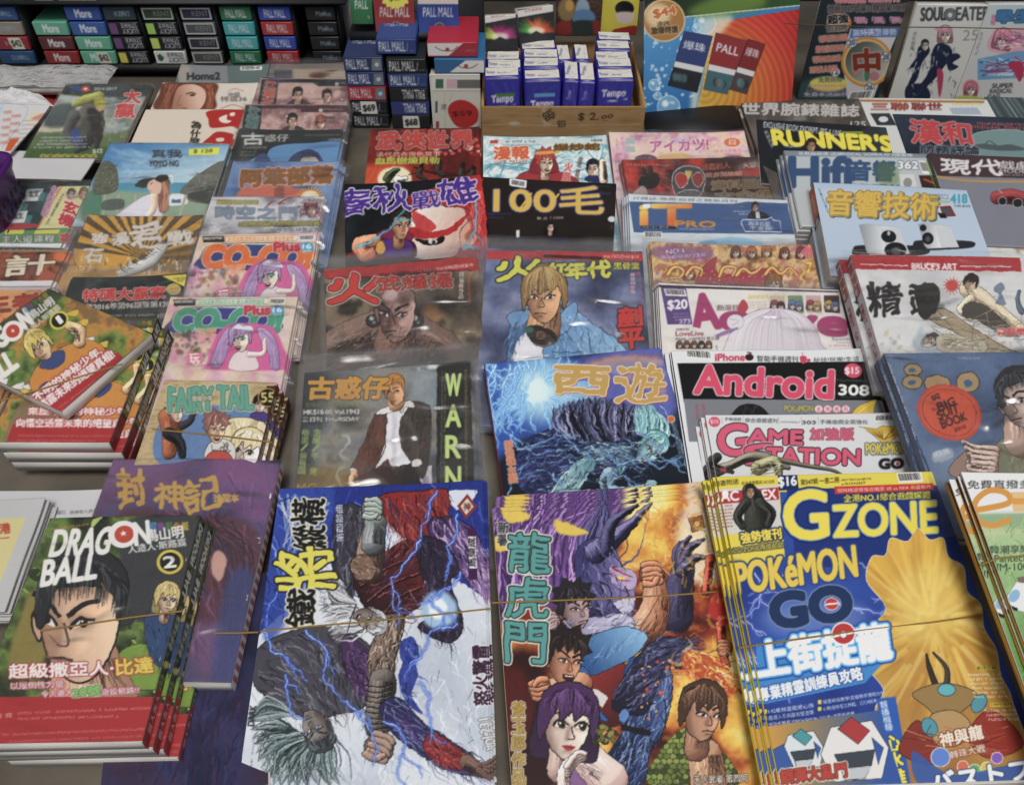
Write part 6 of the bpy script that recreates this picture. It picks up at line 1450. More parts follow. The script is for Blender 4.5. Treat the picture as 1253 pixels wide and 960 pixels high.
def p_three(b):
	b.F(880,100,3.36)
	b.all('#c9ccca'); b.line([(580,78),(1090,84)],10,'#a86a30'); b.text('三聯',625,118,780,118,30,'#8a3a30',2.5); b.text('聯世',790,118,915,118,30,'#7a3434',2.5); b.tiny(955,100,1080,100,14,'#c0b840'); b.fill([(945,108),(1060,106),(1080,135),(960,135)],'#9aa8b8',False); b.fill([(620,130),(700,130),(730,180),(650,180)],'#30343a',False); b.ell(675,155,20,12,'#c8ccd0')
mag('white_magazine','white magazine with dark red characters right under the upright manga',(1051,121),(1207,123),1.3,p_three,zn=.034,t=.006,vis=.45,base='#c9ccca',spine='#c4c0ba',cat='magazine')

def p_navy(b):
	b.F(880,100,3.36)
	b.all('#26303f'); b.clouds(['#1c2532','#303c50'],120); b.fill([(1040,260),(1060,210),(1253,205),(1300,320),(1045,300)],'#6c8a8c',line='#98b0b0',lw=3); b.fill([(1040,268),(1080,255),(1150,262),(1200,258),(1260,280),(1150,284)],'#4a585c'); b.line([(1090,262),(1110,244),(1140,262)],4,'#3c484c')
	b.text('漢和',795,250,1045,262,96,'#b8383a',4,out=[('#d8c8c8',2)],warp=.06,up=(-14,-95)); b.tiny(1030,195,1253,200,16,'#b84a4a'); b.tiny(1060,178,1253,182,11,'#c06058')
	b.text('防務評論',830,296,1070,300,34,'#1a2430',2,out=[('#b8c0c8',2)])
mag('navy_magazine','navy blue magazine with two red brush characters and a grey warplane',(1092,140.5),(1275,146),.6,p_navy,zn=.043,t=.007,n=4,fan=(-.003,0),vis=.95,base='#26303f',spine='#bcb8ae',
	cat='magazine',group='pile of navy blue warplane magazines',under='copy lying under the navy blue warplane magazine')
def p_grey(b):
	b.F(880,100,3.36)
	b.all('#3a4a4c')
	for i in range(14): b.line([(1090+i*20,66),(1150+i*22,165)],7,b.rng.choice(['#5c6c6e','#2a383a','#7c8c8c']),al=.8)
mag('striped_magazine','grey green striped magazine at the far right edge',(1204,119.5),(1300,122),1.3,p_grey,zn=.036,t=.006,vis=.45,base='#3a4a4c',cat='magazine')

def p_modern(b):
	b.F(960,190,4.276)
	b.all('#7d7f8c'); b.fill([(740,-20),(1400,10),(1400,125),(800,108)],'#33191c',False); b.clouds(['#6c6e7c','#8a8c98'],200,al=.25); b.line([(795,112),(1000,135),(1400,138)],12,'#b08a50')
	b.text('現代',815,95,1140,108,82,'#d4d2d2',3.5,warp=.09); b.text('戲劇',1115,70,1290,75,40,'#d4d2d2',2); b.text('MODERN',1125,92,1330,95,20,'#c4c0c0',1.2); b.tiny(1135,108,1260,110,10,'#a8a0a0')
	b.limb([(1110,220),(1190,215),(1300,240)],[34,40,30],'#7a2a2c',dark='#2a0c0e'); b.ell(1140,240,22,22,'#202226',line='#a0a0a8',lw=4); b.ell(1220,250,26,24,'#202226',line='#a0a0a8',lw=4); b.line([(1120,180),(1140,200)],5,'#b0a890')
mag('car_magazine','grey magazine with white brush characters on a maroon band and a red car',(1135,189),(1320,197),.9,p_modern,zn=.050,t=.006,n=2,fan=(-.003,0),vis=.8,base='#7d7f8c',spine='#6a6460',
	cat='magazine',group='maroon band magazines',under='copy lying under the maroon band magazine')
def p_paw(b):
	b.F(960,190,4.276)
	b.all('#cdd2cc'); b.fill([(1000,255),(1105,262),(1180,435),(1100,435)],'#6aa038',False); b.ell(1062,360,30,44,'#16180f',-.4); b.ell(1042,300,17,26,'#16180f',-.4); b.ell(1088,330,16,28,'#16180f',-.3); b.text('PETS',1105,425,1170,380,36,'#dfe4d8',2)
	b.ell(1200,350,60,30,'#72a840'); b.fill([(1180,400),(1210,370),(1253,390),(1300,470),(1210,500)],'#b08c68',line='#5c4430',lw=2); b.fill([(1200,420),(1230,390),(1240,440)],'#ead9c8'); b.tiny(1110,300,1230,305,8,'#6a706a'); b.rect(1105,440,1135,490,'#c8a080')
mag('pet_magazine','white magazine with a black paw on green beside the audio magazine',(1195,251.5),(1350,268),1.0,p_paw,zn=.040,t=.006,n=2,fan=(-.003,0),vis=.5,base='#cdd2cc',spine='#b8b4ac',
	cat='magazine',group='green paw magazines',under='copy lying under the white magazine with the black paw')
# ------------------------------------------------------------------ left hand columns
def coco(col,dark,dx,dy,plus='#c02840'):
	def p(b):
		b.F(190+dx,230+dy,5.967)
		b.all('#d9bfc0'); b.clouds(['#d8a8c0','#e0ccc0','#d8c4a8','#d48cb4'],200,gain=1.8)
		b.fill([(345,352),(505,350),(508,395),(350,398)],'#1c1a1a',False); b.fill([(350,358),(495,356),(490,374),(355,378)],'#c8c8c0',False); b.text('3-2歲GUTS',360,374,490,372,14,'#2a2a2a',1)
		b.fill([(515,352),(1045,342),(1030,385),(515,390)],'#e4dcc8',False,line=col,lw=4); b.text('妖怪連續·閃亮星公主 超人變身新登場',530,385,1010,378,26,col,1.6); b.barcode(1050,345,1165,344,1045,385)
		for w,c in ((92,'#d8c060'),(78,dark),(60,'#d8e0dc')):
			b.line([(420,590),(370,560),(355,500),(400,440),(520,425),(860,420),(1100,430),(1125,470),(1085,560),(900,540)],w*.55,c)
		b.fill([(340,590),(330,500),(400,425),(560,412),(860,415),(1110,420),(1120,470),(1080,590)],dark)
		b.text('CO-CO!',345,578,1115,585,155,col,16,out=[('#e8e6e0',5)],shear=.2)
		b.text('Plus',868,462,1055,458,62,plus,7,out=[('#e8e0e0',4)]); b.ell(1108,432,50,38,'#4aa4c8'); b.text('16',1075,445,1138,442,34,'#f2f4f4',3); b.text('2016',1072,468,1138,466,16,'#f2f4f4',1.5)
		for i in range(70): b.ell(b.rng.uniform(260,620),b.rng.uniform(590,800),b.rng.uniform(6,30),b.rng.uniform(6,22),b.rng.choice(['#6a5c58','#a8484c','#c8c0b0','#3c4a3c','#8a6a4a','#c07898']),b.rng.uniform(0,3),al=.7,soft=2)
		b.text('玩具·拍賣',505,595,660,585,28,'#e06a2c',2,out=('#f0e4d0',3)); b.text('夏之大放送',515,632,655,620,28,'#e06a2c',2,out=('#f0e4d0',3)); b.vtext('特別附錄',300,570,285,680,24,'#d8489c',1.6,out=('#f4e8ec',2))
		b.rect(445,740,560,830,'#dc7aa0'); b.text('玩',465,820,540,815,70,'#efe6d8',4,out=('#c03a6c',4))
		# girl with long lilac bunches, drawn plainly
		b.fill([(590,830),(620,700),(680,590),(760,530),(860,520),(980,530),(1080,560),(1150,700),(1180,860),(590,860)],'#d85c9c',soft=4)
		b.fill([(615,830),(660,690),(730,570),(800,535),(830,560),(760,640),(740,740),(690,840)],('g',640,700,'#a884b8',800,600,'#c8a8d0'),line='#5c3a6a',lw=3)
		b.fill([(960,560),(1030,570),(1090,640),(1120,760),(1120,860),(1060,850),(1040,740),(990,660)],('g',970,600,'#c8a8d0',1120,760,'#9a78ac'),line='#5c3a6a',lw=3)
		for i in range(50): b.line([(790,560+b.rng.uniform(-20,30)),(700+b.rng.uniform(-20,30),660),(650+b.rng.uniform(-20,60),820)],5,b.rng.choice(['#8a68a0','#d8bce0','#b494c4']),2,al=.7); b.line([(990,580+b.rng.uniform(-10,30)),(1070+b.rng.uniform(-20,20),680),(1090+b.rng.uniform(-40,25),850)],5,b.rng.choice(['#8a68a0','#d8bce0','#b494c4']),2,al=.7)
		b.fill([(760,860),(780,760),(860,720),(940,750),(960,860)],'#e4d4d4',line='#7a5a6a',lw=3)
		b.limb([(900,750),(1000,740),(1010,640)],[20,16,12],'#e6c8bc',dark='#a07878')
		b.head(835,640,92,-.1,'#eccfc0','#b08cc0',-.22,'fringe',-.3,'open',eye='#3c9a80',female=True,neck=False,dark='#c49a98',hilite='#d8c0e4',strands=40,eyes=1.35)
		b.fill([(780,560),(820,530),(860,545),(910,540),(930,580),(850,570)],'#e6e2ea',line='#8a7a9a',lw=2)
		b.paint(.7,.1)
	return p
mag('toy_magazine','childrens magazine with bulging green lettering and a lilac-haired girl',(210,365.5),(365,364),1.34,coco('#3f9c7c','#3a3a8a',-36,77.5),zn=.018,n=4,fan=(.0012,-.0004),vis=.72,base='#d9bfc0',spine='#8a6a8a',
	sleeve=dict(top=.012,side=.008),cat='magazine',group='pile of green lettered childrens magazines',under='copy lying under the childrens magazine with green lettering')
mag('toy_magazine','childrens magazine with bulging orange lettering and a lilac-haired girl',(245,288.5),(389,287),1.34,coco('#dc6c1c','#34407c',0,0),zn=.018,n=4,fan=(.0012,-.0004),vis=.6,base='#d9bfc0',spine='#8a5a6a',
	sleeve=dict(top=.006,side=.008),cat='magazine',group='pile of orange lettered childrens magazines',under='copy lying under the childrens magazine with orange lettering')

def p_guild(b):
	b.F(0,330,3.097)
	b.fx,b.fy = 0,330
	b.all('#b39a6c'); b.clouds(['#9c8254','#c2aa7c','#a88e60'],80,14)
	b.fill([(650,535),(1010,540),(1020,740),(610,740)],'#5f7fae'); b.fill([(1010,440),(1060,440),(1050,740),(1020,740)],'#4a2a1c',False)
	b.fill([(830,640),(860,570),(940,560),(1010,590),(1020,740),(840,740)],'#e2d4ac',line='#4a3c20',lw=2.5); 
	for i in range(30): b.line([(870+b.rng.uniform(0,130),570),(860+b.rng.uniform(0,150),660),(850+b.rng.uniform(0,170),735)],4,b.rng.choice(['#f4ecd0','#b8a470','#d8c894']),1)
	b.head(935,690,74,.25,'#ecd8cc','#dccb98',-.2,'fringe',.1,female=True,neck=False,strands=30)
	b.fill([(780,720),(790,660),(850,640),(890,670),(880,730)],'#cfccc6',line='#2a2620',lw=2)
	for i in range(16): b.line([(790+b.rng.uniform(0,80),650+b.rng.uniform(0,70)),(800+b.rng.uniform(0,80),660+b.rng.uniform(0,70))],2.4,'#3a3630')
	b.head(820,605,50,.1,'#e0b494','#8a5c54',.1,'spiky',.9,'open',neck=False,strands=22)
	b.limb([(640,560),(650,610),(640,690)],[40,38,26],'#8a4c2c',dark='#3a1c10'); b.limb([(690,590),(720,570),(735,535)],[14,12,9],'#2a2a30'); b.limb([(640,620),(680,650),(690,700)],[24,18,14],'#1c1c24')
	b.head(668,540,36,-.1,'#e4c0a4','#17171c',.1,'spiky',.4,neck=False,strands=10)
	b.head(985,510,30,.1,'#e0c0b0','#16161a',0,'fringe',.3,neck=False,strands=10); b.fill([(950,560),(960,540),(1000,540),(1020,560),(1000,575)],'#4a3a7c',line='#181428',lw=2)
	b.fill([(780,730),(800,690),(860,690),(880,735)],'#b8483c',line='#301410',lw=2)
	b.paint(.7,.1)
	b.text('FAIRY TAIL',640,540,960,530,95,'#5fa08a',5,out=[('#d8d4b0',3),('#3a4a3c',2)],warp=.05); b.text('魔導少年',728,498,805,496,20,'#e8e4d0',1.6,out=('#3a2c18',2)); b.ell(1015,484,36,34,'#1c1812',line='#a88c44',lw=4); b.text('55',990,502,1040,500,36,'#cfc06c',1.6)
def s_guild(b,q):
	b.all('#6a3a30'); spine_letters(b,q,'魔導少年學園傳奇',.08,.62,'#d8d0b8',.15,.85)
mag('manga_book','tan manga volume numbered 55 with green lettering, tied by an elastic band',(202,465.5),(339,469),1.45,p_guild,zn=.038,t=.011,n=3,fan=(.0028,-.0004),vis=.75,base='#b39a6c',spine='#6a3a30',side='R',spine_paint=s_guild,
	cat='book',group='pile of tan manga volumes',under='copy lying under the tan manga volume numbered 55')

def p_gate(b):
	b.F(190,230,5.967)
	b.all('#b8b8bc'); b.clouds(['#5c5a60','#9c9ca4','#d0d0d4','#80747c'],130,60,gain=1.7); b.fill([(400,70),(800,70),(780,250),(380,240)],'#d2d2d4',al=.85,soft=30)
	for q in ([(800,150),(840,110),(880,90)],[(900,120),(940,90),(985,75)]): b.line(q,20,'#a03a44',4)
	for i in range(40): b.line([(b.rng.uniform(1020,1220),b.rng.uniform(90,220)),(b.rng.uniform(1020,1220),b.rng.uniform(90,240))],8,b.rng.choice(['#8a3a4c','#3a5c70','#c89a9c','#5c3040']),2)
	b.head(1140,160,50,0,'#d8b8a8','#7a3040',0,'spiky',.4,neck=False,strands=14); b.text('MAGE30',1085,112,1210,110,22,'#e8e4e0',2,out=('#2a2024',3))
	b.paint(.6,.15)
	b.text('最新版本完全攻略',450,118,752,118,28,'#d8cc38',1.6,out=('#4a4a2c',4)); b.text('時空之門',440,225,1030,230,92,'#8090a4',3.5,out=[('#d8dde2',3),('#5c6674',3)]); b.text('5屬雙週副本超級爆炸攻略',610,280,1205,275,34,'#d8cc38',2,out=('#2a2a24',4)); b.text('組隊攻略,掉寶全表',840,322,1200,318,28,'#3a3a40',1.4,out=('#d8d8d8',3))
mag('guide_magazine','grey game guide with large steel-coloured characters and yellow captions',(260,242),(398,243),1.34,p_gate,zn=.018,n=3,fan=(.001,-.0004),vis=.55,base='#b8b8bc',spine='#6a6a70',sleeve=dict(top=.005,side=.006),
	cat='magazine',group='pile of grey game guides',under='copy lying under the grey game guide')

def p_tribe(b):
	b.F(250,70,5.332)
	b.all('#5b7cae'); b.clouds(['#4a6a9c','#6c8cba','#8aa4c8'],160); b.fill([(210,900),(260,850),(400,830),(500,835),(640,870),(700,930),(210,940)],'#c86a54'); b.fill([(460,850),(490,830),(520,850),(510,930),(460,930)],'#8a4438',al=.7,soft=6)
	for k in range(24): a = 3.14+k*.131; b.line([(690,920),(690+95*math.cos(a),920+80*math.sin(a))],16,'#e0a83c' if k % 2 else '#c0502c',3)
	b.ell(690,915,60,45,'#e8d8a0'); b.ell(680,925,36,34,'#e2ddd8')
	b.text('阿笨部落',235,850,835,825,120,'#8a5c2c',7,out=[('#e4d4b0',3),('#c8643c',3)],warp=.05,up=(6,-118)); b.text('Ah Bun\'s Blog',585,842,790,838,16,'#e4e0dc',1)
mag('cartoon_book','blue cartoon book with brown outlined lettering above orange hills',(286.5,199.5),(416,199.5),1.34,p_tribe,zn=.019,n=4,fan=(.0016,0),vis=.55,base='#5b7cae',spine='#5a5a64',sleeve=dict(top=.004,side=.006),
	cat='book',group='pile of blue cartoon books',under='copy lying under the blue cartoon book')
def p_teddy(b):
	b.F(250,70,5.332)
	b.all('#262b2a'); b.fill([(400,660),(430,600),(520,570),(700,560),(910,552),(910,720),(300,720),(360,640)],'#5c8fbe'); b.fill([(310,700),(350,640),(400,630),(440,690),(430,720),(310,720)],'#3c4a78'); b.fill([(540,690),(590,630),(690,600),(760,650),(760,720),(540,720)],'#2c3c64'); b.fill([(620,690),(650,650),(720,650),(750,690),(750,720),(620,720)],'#d8c4b8')
	for i in range(14): b.line([(640+i*8,620),(610+i*11,700)],4,'#1c2844',1)
	b.text('古',245,572,390,570,74,'#c8cac4',4); b.text('惑仔',395,550,550,548,44,'#b8bab4',2.5); b.text('Teddyboy',245,605,410,600,24,'#a8aaa4',1); b.text('第1912',235,628,340,625,16,'#9a9c96',.8); b.text('HK$15.00',232,650,330,648,16,'#9a9c96',.8); b.tiny(655,515,880,512,10,'#8a8c86'); b.text('HK$18',810,548,890,546,16,'#d0d0ca',1)
mag('teddy_comic','dark green comic with white lettering and a blue figure peering out',(294,160),(420,161),1.36,p_teddy,zn=.018,n=3,fan=(.0014,0),vis=.5,base='#262b2a',spine='#4a4c4a',sleeve=dict(top=.004,side=.006),
	cat='comic',group='pile of dark green comics',under='copy lying under the dark green comic')
def p_lake(top,hue,y0,x0,red):
	def p(b):
		b.F(250,70,5.332)
		b.all(hue); b.clouds([hue,'#c8a8a0','#8a5c60','#d8c4b4'],120,gain=1.6); b.fill([(x0,y0),(x0+110,y0),(x0+90,y0+180),(x0-30,y0+180)],'#1c1c1e',False); b.fill([(x0+110,y0),(970,y0),(970,y0+45),(x0+370,y0+45),(x0+330,y0+22),(x0+110,y0+22)],top,False)
		f = 1 if red else 0
		b.vtext('江湖' if not red else '江湖大',x0+62,y0+12,x0+30,y0+150 if not red else y0+170,78,'#3c6a64' if not red else '#b8483c',3.5,out=[('#d0ccc4',3)],warp=.08)
		b.tiny(x0+130,y0+32,x0+370,y0+36,14,'#a08c88'); b.ell(x0+490,y0+32,14,12,'#b8b4b0'); b.tiny(x0+510,y0+34,x0+640,y0+34,14,'#9a9490'); b.tiny(x0+510,y0+56,x0+640,y0+56,9,'#7a6460')
		a,c = (x0+235,x0+425) if red else (x0+305,x0+490)
		b.fill([(a-80,y0+200),(a-60,y0+150),(a,y0+130),(a+70,y0+150),(a+100,y0+200)],'#17171a'); b.fill([(c-60,y0+200),(c-40,y0+165),(c,y0+150),(c+60,y0+170),(c+70,y0+200)],'#b8a094')
		b.head(a,y0+105,44,0,'#caa48c','#18161a',.1,'short',.5,strands=14); b.head(c,y0+115,40,0,'#d0aa94','#2a2422' if red else '#a8503c',-.1,'short',.2,strands=14)
		for i in range(5): b.ell(b.rng.uniform(x0+130,x0+650),b.rng.uniform(y0+70,y0+150),6,5,'#e8e0d8',soft=1)
	return p
mag('lake_comic','maroon comic with teal sideways lettering and two mens portraits',(300.5,129),(426,130),1.36,p_lake('#4a2a30','#7a4c50',315,270,None),zn=.018,n=3,fan=(.0012,0),vis=.5,base='#6a4448',spine='#4a3a3c',sleeve=dict(top=.004,side=.006),
	cat='comic',group='pile of maroon portrait comics',under='copy lying under the maroon comic with two portraits')
mag('lake_comic','cream comic with red sideways lettering and two young portraits',(319.5,97.5),(431,98),1.36,p_lake('#23262c','#b89a88',145,375,'#b8483c'),zn=.018,n=3,fan=(.0012,0),vis=.5,base='#a88c7c',spine='#4a4448',sleeve=dict(top=.004,side=.006),
	cat='comic',group='pile of cream portrait comics',under='copy lying under the cream comic with two portraits')
def p_faded(b):
	b.F(250,70,5.332); b.all('#7a716a'); b.rect(455,85,570,150,'#4a4c54'); b.rect(580,80,940,150,'#a89884',soft=8); b.ell(740,120,60,20,'#7a4a44',soft=8)
mag('faded_comic','faded beige comic in cloudy plastic behind the portrait comics',(332,80),(427,79),1.3,p_faded,zn=.018,n=2,vis=.45,base='#7a716a',sleeve=dict(top=.012,side=.008),cat='comic',group='faded beige comics',under='copy lying under the faded beige comic')
def p_home(b):
	b.F(90,90,5.332); b.all('#5c6c6a'); b.fill([(680,-60),(1000,-60),(1010,60),(690,60)],'#7c8082',False); b.fill([(680,-40),(760,-40),(750,60),(690,60)],'#a89c88',al=.6,soft=10); b.text('Home2',742,42,955,40,46,'#2a3034',3.5); b.tiny(745,58,930,58,8,'#8a9090'); b.barcode(1090,-45,1230,-48,1088,-20)
mag('home_magazine','grey green decor magazine behind the long-haired girl cover',(223,82),(331,81.5),1.3,p_home,zn=.017,n=2,vis=.5,base='#5c6c6a',cat='magazine',group='grey green decor magazines',under='copy lying under the grey green decor magazine')
def p_travel(b):
	b.F(90,90,5.332)
	b.all('#d2c9bc'); b.fill([(540,240),(560,130),(600,60),(920,60),(925,150),(900,240)],'#6a3a2c',soft=3)
	b.fill([(650,260),(660,140),(700,80),(800,75),(860,120),(850,200),(780,260)],('g',660,180,'#a07058',800,140,'#d8b09c')); b.line([(735,135),(770,125),(800,135)],7,'#2a1c18'); b.ell(775,142,18,7,'#3a2822'); b.line([(700,140),(680,200),(705,208)],5,'#8a5848'); b.fill([(690,232),(730,222),(740,240),(700,245)],'#a84a48')
	for i in range(50): b.line([(850+b.rng.uniform(-20,60),70),(880+b.rng.uniform(-10,40),150),(860+b.rng.uniform(0,60),240)],6,b.rng.choice(['#8a4a34','#5c2c20','#b0684c']),2); b.line([(600+b.rng.uniform(0,80),70),(590+b.rng.uniform(0,50),150),(550+b.rng.uniform(0,90),240)],6,b.rng.choice(['#7a4430','#4a241a','#9a5c44']),2)
	b.text('沖繩',1005,155,1085,152,30,'#4a4440',1.2); b.text('特選36',960,185,1130,182,34,'#4a4440',1.4); b.line([(1010,115),(1055,100),(1110,115)],4,'#b8685c'); b.line([(960,230),(1040,205),(1120,230)],5,'#b8685c')
mag('travel_book','cream travel book showing a long-haired girls face',(200,102.5),(317,104),1.3,p_travel,zn=.018,n=2,fan=(.001,0),vis=.5,base='#d2c9bc',spine='#b8b0a4',cat='book',group='cream travel books',under='copy lying under the cream travel book')
def p_four(b):
	b.F(90,90,5.332)
	b.all('#d5c8b6'); b.fill([(880,245),(1110,235),(1105,290),(1075,360),(1030,345),(900,355),(880,300)],'#b01e1a'); b.fill([(950,290),(1000,270),(1000,300),(1030,310),(1000,325),(960,315)],'#e0d4c4'); b.fill([(1020,260),(1050,255),(1050,275),(1025,278)],'#e0d4c4')
	b.fill([(840,455),(880,420),(940,380),(1040,395),(1040,425),(1080,445),(1070,475),(840,475)],'#b01e1a'); b.fill([(930,425),(975,420),(980,440),(940,445)],'#d5c8b6'); b.vtext('為什麼',805,310,785,470,64,'#16130f',3,warp=.1)
mag('novel','cream book with large red brush character and black column of characters',(179,135),(299,135),1.35,p_four,zn=.021,t=.006,n=3,fan=(.001,0),vis=.6,base='#d5c8b6',spine='#c0b4a4',side='R',cat='book',group='pile of cream red-character books',under='copy lying under the cream book with the red brush character')
def p_beach(b):
	b.F(90,90,5.332)
	b.all(('g',500,460,'#4a8abc',600,740,'#b4d0dc')); 
	for i in range(30): b.line([(b.rng.uniform(200,1000),b.rng.uniform(470,700)),(b.rng.uniform(200,1000),b.rng.uniform(560,720))],22,'#c8dce6',6,al=.22,soft=8)
	b.fill([(120,715),(1050,710),(1050,800),(120,800)],'#4c98b4',False); b.fill([(60,775),(420,770),(1000,820),(1000,960),(60,960)],'#8aa48a',soft=10); b.fill([(60,790),(180,780),(160,960),(60,960)],'#4c8468',soft=8)
	b.fill([(130,780),(150,640),(190,580),(240,575),(280,620),(290,740),(240,780)],'#5f6250',line='#383c30',lw=2); b.fill([(695,780),(760,700),(840,640),(1000,580),(1010,860),(880,850),(760,830)],'#6a6c60',line='#3a3c34',lw=2); b.fill([(410,740),(430,700),(500,680),(620,690),(600,740)],'#34382e'); b.fill([(740,800),(900,720),(960,800),(900,850)],'#2c302c',al=.7,soft=8)
	b.inside([(130,560),(300,560),(300,800),(130,800)],False); 
	for i in range(70): b.ell(b.rng.uniform(140,290),b.rng.uniform(590,770),7,5,b.rng.choice(['#8a8c74','#3a3e30','#6f735c']),al=.7)
	b.noclip()
	for i in range(60): b.line([(740+b.rng.uniform(0,250),640+b.rng.uniform(0,150)),(760+b.rng.uniform(0,250),630+b.rng.uniform(0,150))],6,b.rng.choice(['#8e9084','#4a4c44','#7a7c70']),2,al=.7)
	for x in (190,280,390): b.line([(x,950),(x+14,790)],12,'#b8ac94')
	b.fill([(200,830),(320,820),(320,880),(190,890)],'#40484a',al=.7); b.fill([(610,830),(640,790),(720,790),(740,850),(620,860)],'#dde2e4'); b.rect(640,820,700,845,'#4a6a84'); b.line([(690,930),(735,790)],18,'#b0a894')
	b.fill([(270,960),(380,850),(490,790),(550,810),(560,960)],'#dcd8e4',line='#a8a4b4',lw=1.5); b.limb([(525,800),(520,880),(480,940)],[26,22,16],'#d8b49c',dark='#8a6450',line=None)
	b.fill([(540,680),(590,665),(625,720),(620,820),(610,900),(560,900),(550,800)],'#8a5c44',soft=1)
	for i in range(26): b.line([(580,690+b.rng.uniform(-10,20)),(605+b.rng.uniform(-20,20),780),(580+b.rng.uniform(-30,40),900)],5,b.rng.choice(['#b87c5c','#5c3828','#d0987c']),2)
	b.fill([(480,740),(500,700),(550,690),(575,730),(560,780),(510,785)],'#dcb8a2'); b.line([(500,722),(520,715)],4,'#3a2a24'); b.line([(490,765),(505,768)],4,'#a84a4a'); b.line([(600,680),(640,670),(645,720)],14,'#e6e4e4',6); b.fill([(530,690),(560,665),(610,662),(620,690),(570,710)],'#2c221e')
	b.paint(.6,.08)
	b.text('真我',510,550,705,548,52,'#2c2c30',2); b.text('YOYO NG',492,606,685,606,38,'#2c2c30',2.2)
	b.fill([(755,492),(952,482),(945,528),(750,535)],'#dce020',False); b.text('$ 128',782,522,905,518,26,'#3a4020',1.4,shear=.15)
mag('photo_album','beach photo album with a girl in white and a yellow price sticker',(135,176),(281,177.5),1.0,p_beach,zn=.026,sn=.12,t=.009,n=2,fan=(.0015,0),vis=.95,base='#7c98a0',spine='#8a9494',side='R',sleeve=dict(top=.003,side=.003,amp=.0007),cat='book',group='beach photo albums',under='copy lying under the beach photo album')
def p_jockey(b):
	b.F(0,80,6.857)
	b.all('#8f9a96'); b.clouds(['#5c6a66','#a8b0ac','#c0c6c2'],200,gain=1.5); b.fill([(600,155),(1280,165),(1250,260),(560,250)],'#39423e',soft=6); b.fill([(160,790),(330,560),(700,590),(1250,560),(1200,800)],'#5a7044',soft=20); b.fill([(160,785),(220,690),(1200,700),(1160,800)],'#3f5c26',soft=14); b.fill([(330,520),(530,500),(530,550),(330,560)],'#c8c0a4',soft=8); b.fill([(440,350),(620,330),(600,500),(380,510)],'#3e4a4c',al=.8,soft=14)
	# grey racehorse seen head on, jockey leaning over
	b.limb([(760,420),(720,520),(690,640)],[110,130,80],'#3a3834',dark='#141414',lite='#74706a',line=None); b.limb([(620,420),(560,560),(600,640)],[50,40,26],'#4a4a46',dark='#1c1c1c',line=None); b.limb([(830,480),(820,600),(800,700)],[50,36,18],'#2a2826',line=None); b.limb([(690,640),(650,720)],[40,24],'#24262a',line=None)
	b.fill([(590,560),(650,530),(680,620),(610,640)],'#3a4a84',soft=6); b.limb([(620,330),(700,290),(830,260)],[22,40,44],'#8a8c3c',dark='#3a3c1c',line=None); b.ell(840,320,50,54,'#b0a83c',soft=2); b.ell(830,370,26,20,'#c89c80'); b.fill([(730,380),(830,390),(860,560),(800,600)],'#2c2a28',soft=8)
	for i in range(50): b.ell(b.rng.uniform(860,1200),b.rng.uniform(400,700),b.rng.uniform(6,30),b.rng.uniform(4,16),b.rng.choice(['#7a8a7c','#c0c8c8','#9c8a58','#5c7048']),al=.6,soft=4)
	for i in range(8): b.line([(900+i*30,720),(930+i*32,560)],8,'#b0a070',al=.4,soft=3)
	b.paint(.8,.2)
	b.fill([(605,180),(680,180),(665,215),(590,215)],'#2c4a9a',False); b.ell(718,198,38,26,'#c0342c'); b.ell(718,198,16,10,'#e8d8d0'); b.text('2016·2017',790,208,980,208,22,'#d8dcd8',2)
	b.text('大',1040,320,1180,320,110,'#c03434',6,out=[('#eae4e0',5)],warp=.08); b.text('贏',960,440,1130,440,120,'#c03434',5,out=[('#eae4e0',5)],warp=.06)
	for i in range(4): b.tiny(350-i*22,615+i*28,720+i*10,612+i*28,17,'#ccd0e4')
	b.text('$12',780,740,860,738,36,'#e4e8e0',3); 
	for i,ch in enumerate('必勝心水精選貼士'): b.ell(365+i*60,762,30,20,'#b0a828'); b.text(ch,348+i*60,776,382+i*60,776,28,'#20240c',1.4)
mag('racing_magazine','racing magazine with a jockey in a yellow cap on a dark horse',(82,103.5),(186,105),1.36,p_jockey,zn=.024,t=.004,n=2,vis=1.0,base='#6a7a6c',spine='#8a7a70',side='R',sleeve=dict(top=.004,side=.004),cat='magazine',group='horse racing magazines',under='copy lying under the racing magazine with the jockey')
def p_tiger(b):
	b.F(80,250,6.4)
	b.all('#c9982a'); 
	for k in range(15): a0 = -3.0+k*.21; b.fill([(600,420),(600+900*math.cos(a0),420+900*math.sin(a0)),(600+900*math.cos(a0+.105),420+900*math.sin(a0+.105))],'#5c4a30',False)
	b.fill([(480,460),(900,330),(1100,330),(1050,500),(700,520)],'#6a5234',al=.7,soft=10)
	for k in range(90):
		x = b.rng.uniform(80,1000); y = b.rng.uniform(440,560); b.line([(x,y),(x+b.rng.uniform(-30,30),y-b.rng.uniform(10,70))],9,b.rng.choice(['#d8d4cc','#8a6c1c','#3a2c14','#c8a848','#e8e6e0']),1)
	b.limb([(430,540),(560,500),(680,430),(760,330)],[30,44,50,40],'#b8b8b4',dark='#3a3a38',lite='#e8e8e4',line=None)
	for k in range(40): t = b.rng.random(); x = 430+330*t; y = 545-215*t; b.line([(x-30,y-20+b.rng.uniform(-10,10)),(x,y),(x+34,y+b.rng.uniform(-10,20))],6,b.rng.choice(['#2a2a28','#f0f0ee','#6a6a66']),1)
	b.paint(.8,.15)
	for st,x0,y0,x1,y1,h in (('強',205,310,340,300,80),('漫',375,330,505,300,90),('君',520,370,790,330,210),('戰',800,340,1010,300,120),('石',150,460,300,455,110)): b.text(st,x0,y0,x1,y1,h,'#cfc8c0',5,out=[('#8a7a64',3)],warp=.12)
